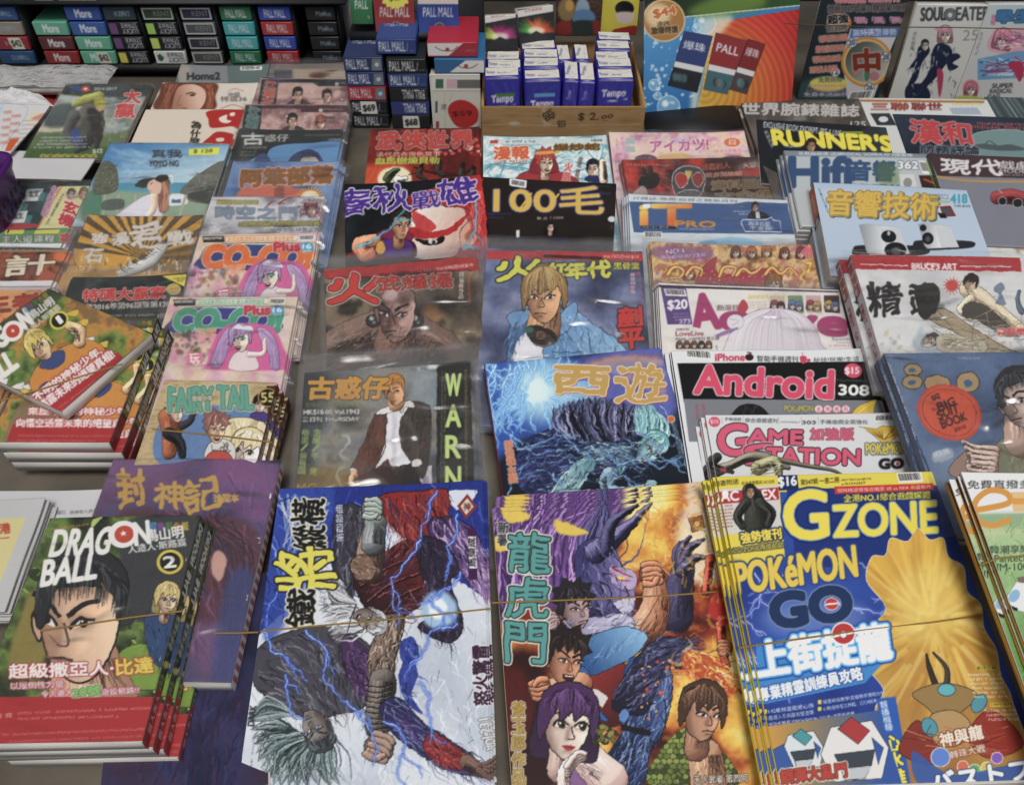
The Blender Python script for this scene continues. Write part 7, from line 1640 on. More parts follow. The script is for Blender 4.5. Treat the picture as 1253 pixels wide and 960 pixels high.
mag('tiger_comic','gold and brown comic with silver brush lettering and a white tiger tail',(110,266),(250.5,266.5),1.3,p_tiger,zn=.018,n=4,fan=(-.001,-.0006),vis=.6,base='#a87c28',spine='#8a8880',sleeve=dict(top=.005,side=.012),cat='comic',group='pile of gold tiger comics',under='copy lying under the gold comic with silver lettering')
def p_lucky(b):
	b.F(80,250,6.4)
	b.all('#1d2424'); b.clouds(['#161c1c','#2c3634','#1d2424'],140); b.fill([(755,560),(950,545),(960,640),(925,640)],'#d8cc28',False); b.text('六寶特碼',845,592,940,588,18,'#4a4a18',1.2); b.text('專家',875,610,925,608,18,'#4a4a18',1.2); b.ell(848,665,55,44,'#b8a44c',line='#d8c878',lw=3); b.line([(810,665),(890,655)],7,'#c85a50')
	b.text('特碼大贏家',135,760,780,735,92,'#c02c2c',5,out=[('#e8dcd4',4)],shear=.12); b.text('提供2016年第96期至第120期',90,832,880,800,50,'#d0ccc6',3.5,out=[('#1a1a1a',3)],shear=.08); b.ell(210,870,40,16,'#a8443c'); b.tiny(250,885,700,872,18,'#c0b8b0'); b.text('108',725,895,790,890,40,'#d8a0b0',2)
mag('lottery_magazine','black lottery magazine with red lettering and a yellow top corner',(91,342),(230,337),1.3,p_lucky,zn=.018,n=3,fan=(-.001,-.0004),vis=.5,base='#1d2424',spine='#5c5a58',sleeve=dict(top=.018,side=.008),cat='magazine',group='pile of black lottery magazines',under='copy lying under the black lottery magazine')
def p_oracle(b):
	b.F(0,200,6)
	b.all('#1f3a3e'); b.clouds(['#16282e','#2c5054'],100)
	for x,y in ((195,190),(60,270),(80,350),(-40,200),(40,120)): b.fill([(x,y),(x+125,y-5),(x+100,y+85),(x-20,y+90)],'#ccd0d0',False); b.text('玄文',x+20,y+60,x+90,y+55,45,'#1c2420',2.5)
	for x,y in ((300,215),(170,290),(200,380),(130,195),(0,385)): b.fill([(x,y),(x+40,y),(x+20,y+60),(x-25,y+60)],'#3f7a78',False)
	b.fill([(270,480),(430,168),(680,165),(580,470)],'#cfc98c',False); b.line([(275,475),(450,172)],12,'#c8742c'); b.fill([(250,490),(600,465),(580,590),(-100,600),(-100,500)],'#5c8c58',False); b.fill([(-60,490),(40,445),(250,442),(265,470),(40,490)],'#a83038')
	b.fill([(40,490),(180,485),(170,515),(35,520)],'#c8c440',False); b.fill([(260,490),(440,485),(430,515),(250,520)],'#c8c440',False)
	b.vtext('玄機',535,280,470,460,110,'#b82a34',5,out=[('#ecdfd4',4)]); b.vtext('主編風水',470,215,340,450,18,'#2a2a20',1)
	b.vtext('你的運程',410,165,320,390,52,'#9c4a78',2,out=[('#e8d8dc',3)]); b.ell(525,230,50,40,'#b8a8a0'); b.head(520,225,34,.3,'#c8a898','#5c4a44',0,'short',neck=False,strands=6); b.head(610,225,40,.3,'#d0ac90','#7a6444',0,'short',neck=False,strands=6)
	b.text('主人道運程',10,585,400,578,56,'#dfe0d8',2.5,out=[('#1c2c20',4)]); b.text('禮',445,590,520,585,75,'#b82a34',4,out=[('#ecdfd4',3)]); b.fill([(-100,585),(550,588),(540,620),(-100,612)],'#dcdcdc',False)
mag('fortune_magazine','dark teal fortune magazine with a yellow panel and red characters',(-42,225),(112,227),.92,p_oracle,zn=.020,n=3,fan=(.002,0),vis=.75,base='#dcdcdc',spine='#8a8c8c',side='R',sleeve=dict(top=.006,side=.010),cat='magazine',group='pile of teal fortune magazines',under='copy lying under the teal fortune magazine')
def p_plan(b):
	b.F(0,200,6)
	b.all('#6a3420'); b.clouds(['#3c1a12','#7a3c22','#a85a2c','#2a120e'],130,gain=1.8); b.fill([(-200,610),(510,610),(500,650),(-200,645)],'#9c7c5c',False)
	for i in range(12): b.ell(-100+i*50,625,22,9,'#26303a')
	b.ell(450,690,56,40,'#d8702c',soft=10)
	b.text('計',20,830,385,812,150,'#dccfb4',6,out=[('#1c0f0a',5)],shear=.25); b.text('大',-190,835,-20,830,150,'#dccfb4',6,out=[('#1c0f0a',5)]); b.ell(340,820,50,36,'#a8503c',soft=6)
	b.fill([(-200,866),(445,858),(440,900),(-200,905)],'#d8d6d8',False)
mag('plan_magazine','brown magazine with one big cream sideways character, at the left edge',(-70,304),(85,307.5),.95,p_plan,zn=.020,n=3,fan=(.002,0),vis=.65,base='#d8d6d8',spine='#8a8078',side='R',sleeve=dict(top=.004,side=.010),cat='magazine',group='pile of brown magazines',under='copy lying under the brown magazine with one big cream character')
def p_orange(b):
	b.F(0,330,4)
	b.all('#b8682c'); b.clouds(['#8a3c1c','#d8904c','#c8a068','#a84a2c'],70,gain=1.8); b.fill([(-200,78),(280,75),(280,98),(-200,100)],'#b4b0b4',False); b.text('王者',-80,220,200,190,80,'#9c3820',6,out=[('#d8b070',4)])
mag('orange_magazine','orange magazine mostly hidden under the tilted manga volume',(-90,352),(64,353),1.2,p_orange,zn=.018,n=3,fan=(.002,0),vis=.7,base='#b8682c',spine='#7a6a60',side='R',sleeve=dict(top=.004,side=.008),cat='magazine',group='orange magazines',under='copy lying under the orange magazine')

# ------------------------------------------------------------------ colour manga volumes and the book of the purple cover, nearest on the left
def p_vol2(b):
	b.F(0,600,2.667)
	b.all('#303428'); b.clouds(['#1c2018','#3a4a20','#6c8a34','#2c3420'],90,gain=2)
	for i in range(80): b.fill([(x0 := b.rng.uniform(60,650),y0 := b.rng.uniform(80,660)),(x0+b.rng.uniform(10,40),y0+b.rng.uniform(-14,14)),(x0+b.rng.uniform(0,30),y0+b.rng.uniform(10,26))],b.rng.choice(['#8fae44','#5c7c2c','#2c3c18','#b0c468']),line='#1c2410',lw=1.2)
	b.fill([(110,400),(150,300),(240,240),(330,250),(330,330),(130,520),(60,500)],'#2c2f2c',al=.0)
	b.fill([(140,560),(30,560),(70,400),(100,330),(170,320),(160,420)],'#8a7c34',soft=8)
	# plain generic portrait: a stern dark-haired man in profile light, and two friends
	b.fill([(200,330),(230,240),(320,215),(400,230),(420,330),(440,420),(360,430)],'#34363a',line='#17181a',lw=2)
	b.fill([(400,110),(640,90),(620,330),(460,430),(410,300)],'#3b3d3f',soft=6)
	b.fill([(330,600),(400,520),(470,500),(560,540),(570,640),(330,640)],'#7a9a2c',line='#20280c',lw=2); b.ell(540,560,26,30,'#9cb44a',line='#20280c',lw=2)
	b.limb([(280,560),(300,680)],[110,150],'#b88a6a',dark='#6a4834',line='#1c1410')
	b.head(262,432,190,.10,'#dfb494','#26282b',-.3,'short',1.25,neck=False,dark='#9a6c52',hilite='#4a4d52',strands=110,eyes=.95)
	for q in ([(330,300),(345,330),(335,352)],[(160,470),(190,500),(215,505)],[(240,318),(262,330),(250,352)],[(150,540),(190,552),(225,548)]): b.line(q,5,'#8a5c44',2)
	b.fill([(470,430),(500,385),(560,390),(590,420),(575,560),(500,560)],'#2c4a74',line='#101a2c',lw=2); b.head(545,355,46,.1,'#e0bc9c','#d8c070',.1,'bob',.2,female=True,strands=24)
	b.scrib([(470,430),(500,385),(560,390),(590,420),(575,560),(500,560)],['#16284a','#4c70a0','#0e1830'],30,80,40,4)
	b.paint(.9,.1)
	b.fill([(-40,672),(540,672),(515,862),(-60,866)],'#b01c20',False); 
	b.text('尋 寶',-15,742,40,738,14,'#d8b8b0',.8); b.tiny(58,730,505,712,9,'#d88a84'); b.tiny(58,748,385,740,9,'#d88a84'); b.tiny(-10,800,500,780,8,'#d07c78'); b.tiny(30,822,495,802,8,'#c87470')
	b.text('DRAG',160,215,350,205,88,'#e9e8e4',3.5,shear=.14,up=(10,-86)); b.ell(402,142,50,44,'#e9e8e4',-.3); b.ell(405,142,32,28,'#c2402a',-.3); b.text('★',392,150,416,146,20,'#f4efe4',.5); b.text('N',442,178,490,170,72,'#e9e8e4',3.5,shear=.08); b.text('BALL',132,312,312,285,84,'#e9e8e4',3.5,up=(14,-84))
	for i,(ch,c) in enumerate(zip('龍珠彩色版',('#4a8ac0','#8a4aa0','#4a8a3c','#c07a2c','#c8b02c'))): b.text(ch,490+i*26,130,512+i*26,128,26,c,1.6)
	b.text('鳥山明',480,168,600,152,40,'#e4e4e0',1.6); b.text('人造人‧斯路篇',420,205,608,180,26,'#e4e4e0',1.2); b.tiny(170,130,300,112,9,'#c07a34')
	b.ell(555,232,44,40,'#d8c428',-.2); b.ell(555,232,34,31,'#1a1a1a',-.2); b.text('2',535,252,575,248,36,'#f0efe8',2.2)
	b.text('超級撒亞人‧',30,612,370,600,46,'#ece6e0',2.2,out=[('#a82430',3)]); b.text('比達',380,602,500,592,52,'#e0cc38',2.5,out=[('#a82430',3)]); b.text('以壓倒性力量‧',35,648,215,640,22,'#ece6e0',1.2,out=[('#a8304a',2.5)]); b.text('令人造人',135,675,238,668,22,'#ece6e0',1.2,out=[('#a8304a',2.5)]); b.text('20號',238,675,330,665,32,'#8ac064',1.8,out=[('#e8ece0',2),('#3a5c28',2)]); b.text('走投無路!?',332,668,455,660,22,'#ece6e0',1.2,out=[('#a8304a',2.5)])
def s_vol2(b,q):
	b.all('#3a4030')
	for i in range(60): u,w = b.rng.random()*.8,b.rng.random(); x,y = q(u,w); b.ell(x,y,2.4,3,b.rng.choice(['#8fae44','#5c7c2c','#1c2018','#a8b060']),al=.7)
	b.fill([q(.78,0),q(.78,1),q(1,1),q(1,0)],'#a81c20',False)
	spine_letters(b,q,'DRAGON BALL',.03,.40,'#ecebe6',.12,.82,.5); spine_letters(b,q,'龍珠彩色版',.47,.62,'#e4e2d8',.2,.8); b.ell(*q(.68,.5),3.4,4.5,'#d8c428'); spine_letters(b,q,'人造人篇',.80,.95,'#ecdcd4',.25,.75)
mag('manga_volume','green manga volume numbered 2 with a red belt, top of the banded pile',(62,634.5),(245.5,631),1.50,p_vol2,zn=.064,sn=.03,t=.0122,n=4,fan=(.0046,.0008),jit=.0006,vis=.99,base='#303428',spine='#23261e',side='R',spine_paint=s_vol2,
	sleeve=dict(top=.0015,side=.0015,near=.0015,amp=.0006,film=M_WRAP),cat='book',group='banded pile of green manga volumes',under='copy lying under the green manga volume numbered 2, its spine fanned out')

def vol1(b,M,flip=False):
	t = lambda P: [M(*p) for p in P]
	b.all('#4a5a2c'); b.clouds(['#3a4a24','#6c8a34','#c88a2c','#8a6a3c'],70,gain=1.8)
	b.fill(t([(0,0),(1,0),(1,.12),(0,.2)]),'#3a3e30',soft=8,al=.8); b.fill(t([(0,.55),(.35,.5),(.6,.7),(.5,1.0),(0,1.0)]),'#8a7450',soft=6)
	for i in range(40): x,y = b.rng.random(),b.rng.random(); b.fill(t([(x,y),(x+.1,y+.03),(x+.05,y+.07)]),b.rng.choice(['#d8b830','#7a9a3c','#e0e0dc','#a87838']),line='#2a2a14',lw=1.2)
def mapper(TLf,TRf,BLf,BRf): return lambda u,v: tuple(np.array(TLf)*(1-u)*(1-v)+np.array(TRf)*u*(1-v)+np.array(BLf)*(1-u)*v+np.array(BRf)*u*v)
def draw_vol1(b,M):
	ang = lambda p,q: math.atan2(q[1]-p[1],q[0]-p[0])
	vol1(b,M); t = lambda P: [M(*p) for p in P]
	L = lambda a,c: (*M(*a),*M(*c)); s = math.hypot(*(np.array(M(1,0))-np.array(M(0,0)))); rot = ang(M(0,.3),M(1,.3))
	# a fair spiky-haired fighter, drawn plainly, in an orange tunic
	b.fill(t([(.30,.62),(.36,.50),(.55,.44),(.78,.46),(.95,.56),(.9,.74),(.4,.76)]),'#cf8a28',line='#3a2408',lw=2); b.fill(t([(.48,.47),(.6,.44),(.72,.47),(.66,.55),(.55,.55)]),'#3a4a80',line='#141c30',lw=1.5); b.fill(t([(.34,.62),(.44,.60),(.46,.68),(.36,.72)]),'#38488a',line='#141c30',lw=1.5)
	b.limb(t([(.86,.5),(.93,.42),(.9,.34)]),[s*.05,s*.045,s*.04],'#d8a478'); x,y = M(.60,.335); b.head(x,y,s*.125,rot,'#e2b890','#d8c45c',-.15,'fringe',.6,neck=False,hilite='#f0e8a8',strands=40)
	b.limb(t([(.42,.7),(.5,.66)]),[s*.06,s*.05],'#d8a478'); b.paint(.8,.1)
	b.fill(t([(-.02,.755),(1.02,.755),(1.02,1.02),(-.02,1.02)]),'#b01c20',False)
	for i in range(4): b.tiny(*L((.06,.845+i*.036),(.96 if i % 2 == 0 else .7,.845+i*.036)),s*.018,'#d07c78')
	b.text('來歷不明的神秘少年,',*L((.08,.69),(.93,.69)),s*.075,'#ece6e0',s*.005,out=[('#a82430',s*.008)]); b.text('向悟空透露未來的絕望真相!',*L((.02,.775),(.98,.775)),s*.08,'#ece6e0',s*.005,out=[('#a82430',s*.008)])
	b.text('DRAG',*L((.02,.155),(.44,.155)),s*.17,'#e6e4de',s*.012,shear=.12); x,y = M(.53,.10); b.ell(x,y,s*.095,s*.085,'#e6e4de',rot); b.ell(x,y,s*.06,s*.054,'#c2402a',rot); b.text('★',*L((.51,.115),(.55,.115)),s*.04,'#f4efe4'); b.text('N',*L((.62,.145),(.70,.145)),s*.14,'#e6e4de',s*.012,shear=.1); b.text('BALL',*L((.0,.36),(.36,.36)),s*.16,'#e6e4de',s*.012,shear=.12)
	for i,(ch,c) in enumerate(zip('龍珠彩色版',('#4a8ac0','#8a4aa0','#4a8a3c','#c07a2c','#c8b02c'))): b.text(ch,*L((.715+i*.05,.045),(.755+i*.05,.045)),s*.045,c,s*.003)
	b.text('鳥山明',*L((.72,.125),(.95,.125)),s*.075,'#e4e4e0',s*.004); b.text('人造人斯路篇',*L((.60,.19),(.95,.19)),s*.05,'#e4e4e0',s*.003); x,y = M(.87,.255); b.ell(x,y,s*.085,s*.075,'#d8c428',rot); b.ell(x,y,s*.066,s*.058,'#1a1a1a',rot); b.text('1',*L((.855,.285),(.885,.285)),s*.065,'#f0efe8',s*.006)
def p_vol1a(b): b.F(0,330,4); draw_vol1(b,mapper((258,245),(772,240),(15,920),(630,925)))
def s_vol1(b,q):
	b.all('#24261f'); b.fill([q(.78,0),q(.78,1),q(1,1),q(1,0)],'#8a181c',False)
	for i in range(40): u,w = .35+b.rng.random()*.42,b.rng.random(); x,y = q(u,w); b.ell(x,y,2.2,3,b.rng.choice(['#8a7c34','#5c6a2c','#c08a2c']),al=.6)
	spine_letters(b,q,'DRAGON BALL',.03,.42,'#e4e2dc',.12,.82,.4); spine_letters(b,q,'龍珠彩色版1',.50,.72,'#d8d4cc',.2,.8)
mag('manga_volume','manga volume numbered 1 with an orange-clad fighter, lying straight under the tilted one',(62,390),(193,390),1.47,p_vol1a,zn=.056,sn=.04,t=.0135,n=3,fan=(.005,0),vis=.99,base='#5a5a2c',spine='#1a1c18',side='R',spine_paint=s_vol1,
	sleeve=dict(top=.0015,side=.0015,near=.0015,amp=.0006,film=M_WRAP),cat='book',group='pile of orange-clad fighter manga volumes',under='copy lying under the straight manga volume numbered 1')
def p_vol1b(b): b.F(0,330,4); draw_vol1(b,mapper((-226,440),(240,95),(175,880),(672,512)))
mag('manga_volume','manga volume numbered 1 with an orange-clad fighter, tilted askew on top of its pile',(-56.5,440),(60,354),1.20,p_vol1b,zn=.074,sn=.035,t=.0125,n=1,vis=.99,base='#5a5a2c',spine='#1a1c18',side='R',
	sleeve=dict(top=.0015,side=.0015,near=.0015,amp=.0006,film=M_WRAP),cat='book')

def p_sage(b):
	b.F(0,330,3.097)
	b.all('#403c62'); b.clouds(['#2e2e50','#4c4874','#66466c','#744f7c'],260,gain=1.9); b.fill([(800,730),(1060,730),(1000,960),(860,900)],'#8a5088',al=.7,soft=40); b.fill([(430,960),(560,900),(680,940),(840,930),(980,1010),(980,1300),(430,1300)],'#5a2c3c',soft=20)
	b.scrib([(860,730),(1060,740),(980,1300),(900,1500),(500,1300),(520,960)],['#5a4a88','#34305c','#8a5c94','#2c2a58','#a070a0'],150,70,120,12,.5,al=.35)
	for i in range(60): b.line([(560+b.rng.uniform(0,330),930+b.rng.uniform(-20,40)),(760+b.rng.uniform(0,200),1060),(880+b.rng.uniform(-60,80),1300+b.rng.uniform(0,200))],8,b.rng.choice(['#4a2030','#2a1420','#7a4058','#2c2c50']),2,al=.8)
	b.fill([(860,1180),(960,1160),(980,1500),(800,1640)],'#34407c',al=.8,soft=20); b.fill([(820,1060),(860,1100),(830,1180),(800,1130)],'#c89a8c',soft=4)
	b.paint(1.4,.12)
	b.text('封',455,905,560,890,150,'#c29a3c',4,warp=.1); b.text('神',585,910,700,905,105,'#c29a3c',3.5,warp=.1); b.text('記',705,930,850,905,130,'#c29a3c',3.5,warp=.11); b.text('珍藏本',812,882,905,878,32,'#c8a448',2)
def s_sage(b,q):
	b.all('#c9c4c2')
	for i in range(22): b.fill([q(.03+i*.044,.1),q(.055+i*.044,0),q(.05+i*.044,.95),q(.028+i*.044,.9)],'#a03038',False)
mag('fantasy_book','purple book with gold brush lettering beside the banded manga pile',(139.5,562.5),(344,564),1.36,p_sage,zn=.034,sn=.05,t=.012,n=1,vis=.99,base='#34345c',spine='#c9c4c2',side='R',spine_paint=s_sage,
	sleeve=dict(top=.004,side=.003,near=.003,amp=.0012),cat='book')
def p_sage2(b):
	b.F(0,600,2.667); b.all('#26264a'); b.clouds(['#1c1e3a','#32325c','#3c283e'],200)
	b.scrib([(440,640),(800,640),(760,985),(440,985)],['#3a1c34','#1c1a38','#3c3a68','#26244c','#4a3454'],160,100,90,9,.3,al=.6); b.paint(1.2,.1)
mag('fantasy_book','purple book half under the one with gold brush lettering, nearest the front edge',(150,730),(327,700),1.5,p_sage2,zn=.018,sn=.02,t=.014,n=1,vis=.99,base='#3a3a66',spine='#c0bab8',side='R',cat='book')
# ------------------------------------------------------------------ what stands at the back: cigarette rack, packs, tissues, display board, upright books
M_DARK = plain('black_rack','#15161a',.6,.2,30); M_LIP = plain('grey_metal_shelf','#8b8a82',.5,.1,20,metal=.2)
YR = 1.325
def at_rack(px,py): return at_y(px,py,YR)
z0 = at_rack(200,79)[2]; zs = (at_rack(200,10)[2]-z0)/3.86
rack = empty('cigarette_rack',(at_rack(200,79)[0],YR,z0-.01),'black shelf rack holding rows of cigarette packs at the back left','rack')
bpy.context.view_layer.update()
xl,xr = at_rack(-60,40)[0],at_rack(428,40)[0]; ox,oy,oz = rack.location
def rack_part(nm,bl,m): return link(nm,boxes_mesh(nm,[(a-ox,b-oy,c-oz,d-ox,e-oy,f-oz) for a,b,c,d,e,f in bl]),rack,m)
rack_part('back_panel',[(xl,YR+.095,0,xr,YR+.11,z0+zs*5.2)],M_DARK); rack_part('shelf',[(xl,YR-.004,z0-.012,xr,YR+.095,z0-.001)],M_DARK); rack_part('shelf_lip',[(xl,YR-.022,z0-.052,xr,YR-.0045,z0-.028)],M_LIP)
rack_part('top_shelf',[(xl,YR-.006,z0+zs*4.16,xr,YR+.095,z0+zs*4.3)],M_DARK)
rack_part('leg',[(xl,YR+.06,0,xl+.03,YR+.09,z0-.012)],M_DARK); rack_part('leg',[(xr-.03,YR+.06,0,xr,YR+.09,z0-.012)],M_DARK)
RK = [ # left edge and right edge of each column in the photograph at its top row, then rows from the top: (colour, kind, words)
 (-24,22,[('#2c4a7c','n','DUNHILL'),('#8a8074','n','DUNHILL'),('#8a2a34','n','HALL'),('#274a72','n','DUNHILL')]),
 (34,78,[None,('#5ca088','s','More'),('#5a2c30','s','More'),('#8a2a2c','s','More')]),
 (80,125,[('#2c4c94','s','More'),('#34589c','s','More'),('#5ca488','s','More'),('#5ca488','s','More')]),
 (127,167,[('#2c3a44','n','KENT'),('#1c1c20','f','#6a4478'),('#1c1c20','f','#6a4478'),('#1c1c20','f','#c8b83c')]),
 (173,214,[('#2c4034','r','KENT'),('#1c1c20','f','#98c84c'),('#1c1c20','f','#b8cc4c'),('#c8ccc8','F','#2c5a3c')]),
 (220,261,[('#2c2c44','r','KENT'),('#4c5054','r','KENT'),('#30303c','r','KENT'),('#4a4c48','r','KENT')]),
 (269,309,[('#2c6c48','p','PALL MALL'),('#3ca0a4','p','PALL MALL'),('#3ca0a4','p','PALL MALL'),('#1f6a48','p','PALL MALL')]),
 (316,357,[('#2c449c','p','PALL MALL'),('#a02c2c','p','PALL MALL'),('#2c449c','p','PALL MALL'),('#a0282c','p','PALL MALL')]),
 (374,412,[('#1a1c20','n','Mevius'),('#1c1c22','n','Mevius'),('#1a1e1c','n','Mevius'),('#202226','n','Mevius')])]
CN = {'#2c4a7c': 'dull blue','#8a8074': 'taupe','#8a2a34': 'crimson and cream','#274a72': 'steel blue','#5ca088': 'mint green','#5a2c30': 'dark maroon','#8a2a2c': 'brick red','#2c4c94': 'royal blue','#34589c': 'mid blue','#5ca488': 'pale mint','#2c3a44': 'dark slate','#1c1c20': 'black','#2c4034': 'bottle green framed','#c8ccc8': 'white','#2c2c44': 'navy framed','#4c5054': 'grey framed','#30303c': 'charcoal framed','#4a4c48': 'olive grey framed','#2c6c48': 'green','#3ca0a4': 'turquoise','#1f6a48': 'deep green','#2c449c': 'blue','#a02c2c': 'red','#a0282c': 'scarlet','#1a1c20': 'black','#1c1c22': 'black','#1a1e1c': 'black','#202226': 'black'}
WH = ['top','second','third','bottom']; CW = ['first','second','third','fourth','fifth','sixth','seventh','eighth','ninth']
for ci,(pa,pb,rows) in enumerate(RK):
	xa = at_rack(pa,18)[0]; xb = at_rack(pb,18)[0]; w = xb-xa-.002
	for ri,it in enumerate(rows):
		if it is None: continue
		col,kd,wd = it; z = z0+zs*(3-ri)+.0006; h = zs*.9
		(ax,ay),(bx,by),(cx_,cy_),(dx,dy) = [project(np.array(q)) for q in ((xa,YR,z+h),(xa+w,YR,z+h),(xa,YR,z),(xa+w,YR,z))]
		def pf(b,A=np.array((ax,ay)),B=np.array((bx,by)),Cc=np.array((cx_,cy_)),D=np.array((dx,dy)),kd=kd,wd=wd,col=col):
			q = lambda u,v: tuple(A*(1-u)*(1-v)+B*u*(1-v)+Cc*(1-u)*v+D*u*v)
			P = lambda *L: [q(*a) for a in L]; hh = Cc[1]-A[1]; up = tuple((np.array(q(.3,.2))-np.array(q(.3,.8))))
			if kd == 's': b.text(wd,*q(.28,.78),*q(.72,.78),1,'#d4d8dc',.5,up=up)
			elif kd == 'p': b.text(wd,*q(.18,.78),*q(.82,.78),1,'#c8ccd4',.35,up=up)
			elif kd == 'n': b.text(wd,*q(.35,.68),*q(.85,.68),1,'#8a98a8',.2,up=tuple(k*.6 for k in up)); b.ell(*q(.62,.45),3,3,'#7aa8c8',al=.4,soft=1)
			elif kd == 'r':
				b.fill(P((.04,.08),(.96,.08),(.96,.92),(.04,.92)),'#b4b6b4',False); b.fill(P((.08,.18),(.92,.18),(.92,.82),(.08,.82)),col,False); b.text(wd,*q(.38,.66),*q(.88,.66),1,'#7c8480',.2,up=tuple(k*.6 for k in up))
			elif kd in 'fF':
				ink_ = '#c8ccd0' if kd == 'f' else '#3a3f3c'
				b.fill(P((.03,.1),(.28,.1),(.28,.9),(.03,.9)) if kd == 'f' else P((.1,.3),(.2,.2),(.3,.5),(.2,.8),(.1,.7)),wd,False)
				dn = tuple(-k*.62 for k in up); b.text('LUCKY',*q(.92,.50),*q(.42,.50),1,ink_,.3,up=dn); b.text('STRIKE',*q(.92,.08),*q(.42,.08),1,ink_,.3,up=tuple(k*.9 for k in dn))
			if (ci,ri) in ((0,2),(2,3)): b.fill(P((.45,.05),(.8,.0),(.84,.95),(.5,.98)),'#c8c4b4',False); b.text('$42',*q(.52,.8),*q(.78,.8),1,'#24241c',.4,up=tuple(k*.9 for k in up))
		pack('cigarette_pack',f'{CN[col]} cigarette pack end, {WH[ri]} row and {CW[ci]} column of the black rack','cigarette pack','cigarette packs on the black rack',Matrix.Translation((xa,YR,z)),w,.084,h,col,pf,part='carton',bev=.0016)
	rack_part('divider',[(xb-.0008,YR+.004,z0,xb+.0012,YR+.09,z0+zs*4.1)],M_DARK)
# items standing on the shelf above, only their feet in view
for a,b_,c in ((8,30,'#4c7a2c'),(42,66,'#b8bcb4'),(72,118,'#c4c2b4')):
	xa,xb = at_rack(a,2)[0],at_rack(b_,2)[0]
	pack('cigarette_pack',{8: 'green',42: 'pale grey',72: 'cream'}[a]+' pack on the shelf above the rack, only its foot in view','cigarette pack','packs on the upper shelf',Matrix.Translation((xa,YR,z0+zs*4.302)),xb-xa,.05,.09,c)

# --- loose packs piled at the middle
FR6 = (420,0,5.647)
YS = float(at_z(470,157,0)[1]); PH_ = .0212
def S6(x,y): return (420+x/5.647,y/5.647)
def stackpack(x0,x1,ybot,col,words,label,y_off=0,flip=False,holo=False,tagtxt=None,d=.086,z=None,h=PH_,rot=0,topw=None,italic=0,ink_='#d2d6da',extra=None):
	A = at_y(*S6(x0,ybot),YS+y_off); B = at_y(*S6(x1,ybot),YS+y_off); w = B[0]-A[0]; zz = A[2] if z is None else z
	mw = Matrix.Translation((A[0],YS+y_off,zz)) @ Matrix.Rotation(rot,4,'Z')
	q = lambda u,v: project(np.array(mw @ Vector((u*w,0,v*h)))); qt = lambda u,v: project(np.array(mw @ Vector((u*w,v*d,h))))
	def pf(b):
		up = tuple(np.array(q(.3,.86))-np.array(q(.3,.2)))
		e = .62 if holo else .72
		if words:
			if flip: b.text(words,*q(.9,.86),*q(.33,.86),1,ink_,.35,up=tuple(-k for k in up))
			else: b.text(words,*q(.07,.2),*q(e,.2),1,ink_,.35,up=up)
		if holo: b.fill([q(.70,.1),q(.97,.1),q(.97,.9),q(.74,.9)],'#70747c',False); b.ell(*q(.85,.5),2.6,2.6,'#a8c4dc')
		elif words: b.line([q(.76,.2),q(.8,.8)],.8,'#8a94a4'); b.tiny(*q(.82,.2),*q(.96,.2),1.6,'#9aa0ac')
		if tagtxt: b.fill([q(.28,-.1),q(.72,-.1),q(.70,1.0),q(.28,1.0)],'#d4d2ca',False); b.text(tagtxt,*q(.34,.15),*q(.66,.2),1,'#1c1c20',.5,up=tuple(k*.8 for k in up))
		if extra: extra(b,q)
	def pt(b):
		up = tuple(np.array(qt(.3,.75))-np.array(qt(.3,.45)))
		if topw: b.text(topw,*qt(.15,.5),*qt(.75,.5),1,'#a8acb4',.2,up=up)
	return pack('cigarette_pack',label,'cigarette pack','loose cigarette packs beside the tissue box',mw,w,d,h,col,pf,pt if topw else None)
zst = lambda k: .0008+k*(PH_+.0006)
for k,(col,wd,holo,tg,nm) in enumerate([('#1d2024','PALL MALL',False,None,'black pack at the foot of the left loose stack'),('#1b1e22','PALL MALL',False,'$69','black pack with a handwritten price tag in the left loose stack'),('#a42430','PALL MALL',True,None,'red pack with a silver seal in the left loose stack'),('#2a3c6a','PALL MALL',True,None,'blue pack just above the red one in the left loose stack'),('#26345c','PALL MALL',True,None,'dark blue pack on top of the left loose stack')]):
	stackpack(70+k*-1,322,880,col,wd,nm,holo=holo,tagtxt=tg,z=zst(k),topw='PALL MALL' if k == 4 else None)
for k,(col,wd,fl,tg,nm) in enumerate([('#1f2024','',False,'$68','black pack with a paper price tag at the foot of the right loose stack'),('#323a72','PALL MALL',True,None,'violet blue pack lettered upside down in the right loose stack'),('#222426','PALL MALL',True,None,'black pack lettered upside down in the right loose stack'),('#2a4074','PALL MALL',False,None,'blue pack second from the top of the right loose stack'),('#1e2124','PALL MALL',False,None,'black pack at the top of the right loose stack')]):
	stackpack(346,604,890,col,wd,nm,flip=fl,tagtxt=tg,z=zst(k)*.98,y_off=-.002)
stackpack(240,512,430,'#2a4280','PALL MALL','blue pack laid across both loose stacks',y_off=.006,z=zst(5)+.001,topw='PALL MALL')
def chev(b,q):
	b.fill([q(.0,.95),q(.72,.95),q(.42,.1),q(.0,.1)],'#d8d6d2',False); b.line([q(.16,.7),q(.3,.45),q(.5,.45),q(.62,.75)],.9,'#4a4440'); b.ell(*q(.4,.52),2.6,2.4,'#a03a34'); b.text('ASTOR',*q(.76,.35),*q(.96,.35),3,'#c86a6a',.2)
def chev2(b,q):
	b.fill([q(.30,.08),q(.62,.9),q(1.0,.9),q(1.0,.08)],'#d8d6d2',False); b.line([q(.46,.6),q(.56,.4),q(.74,.4),q(.86,.65)],.9,'#4a4440'); b.ell(*q(.63,.52),2.6,2.4,'#a03a34')
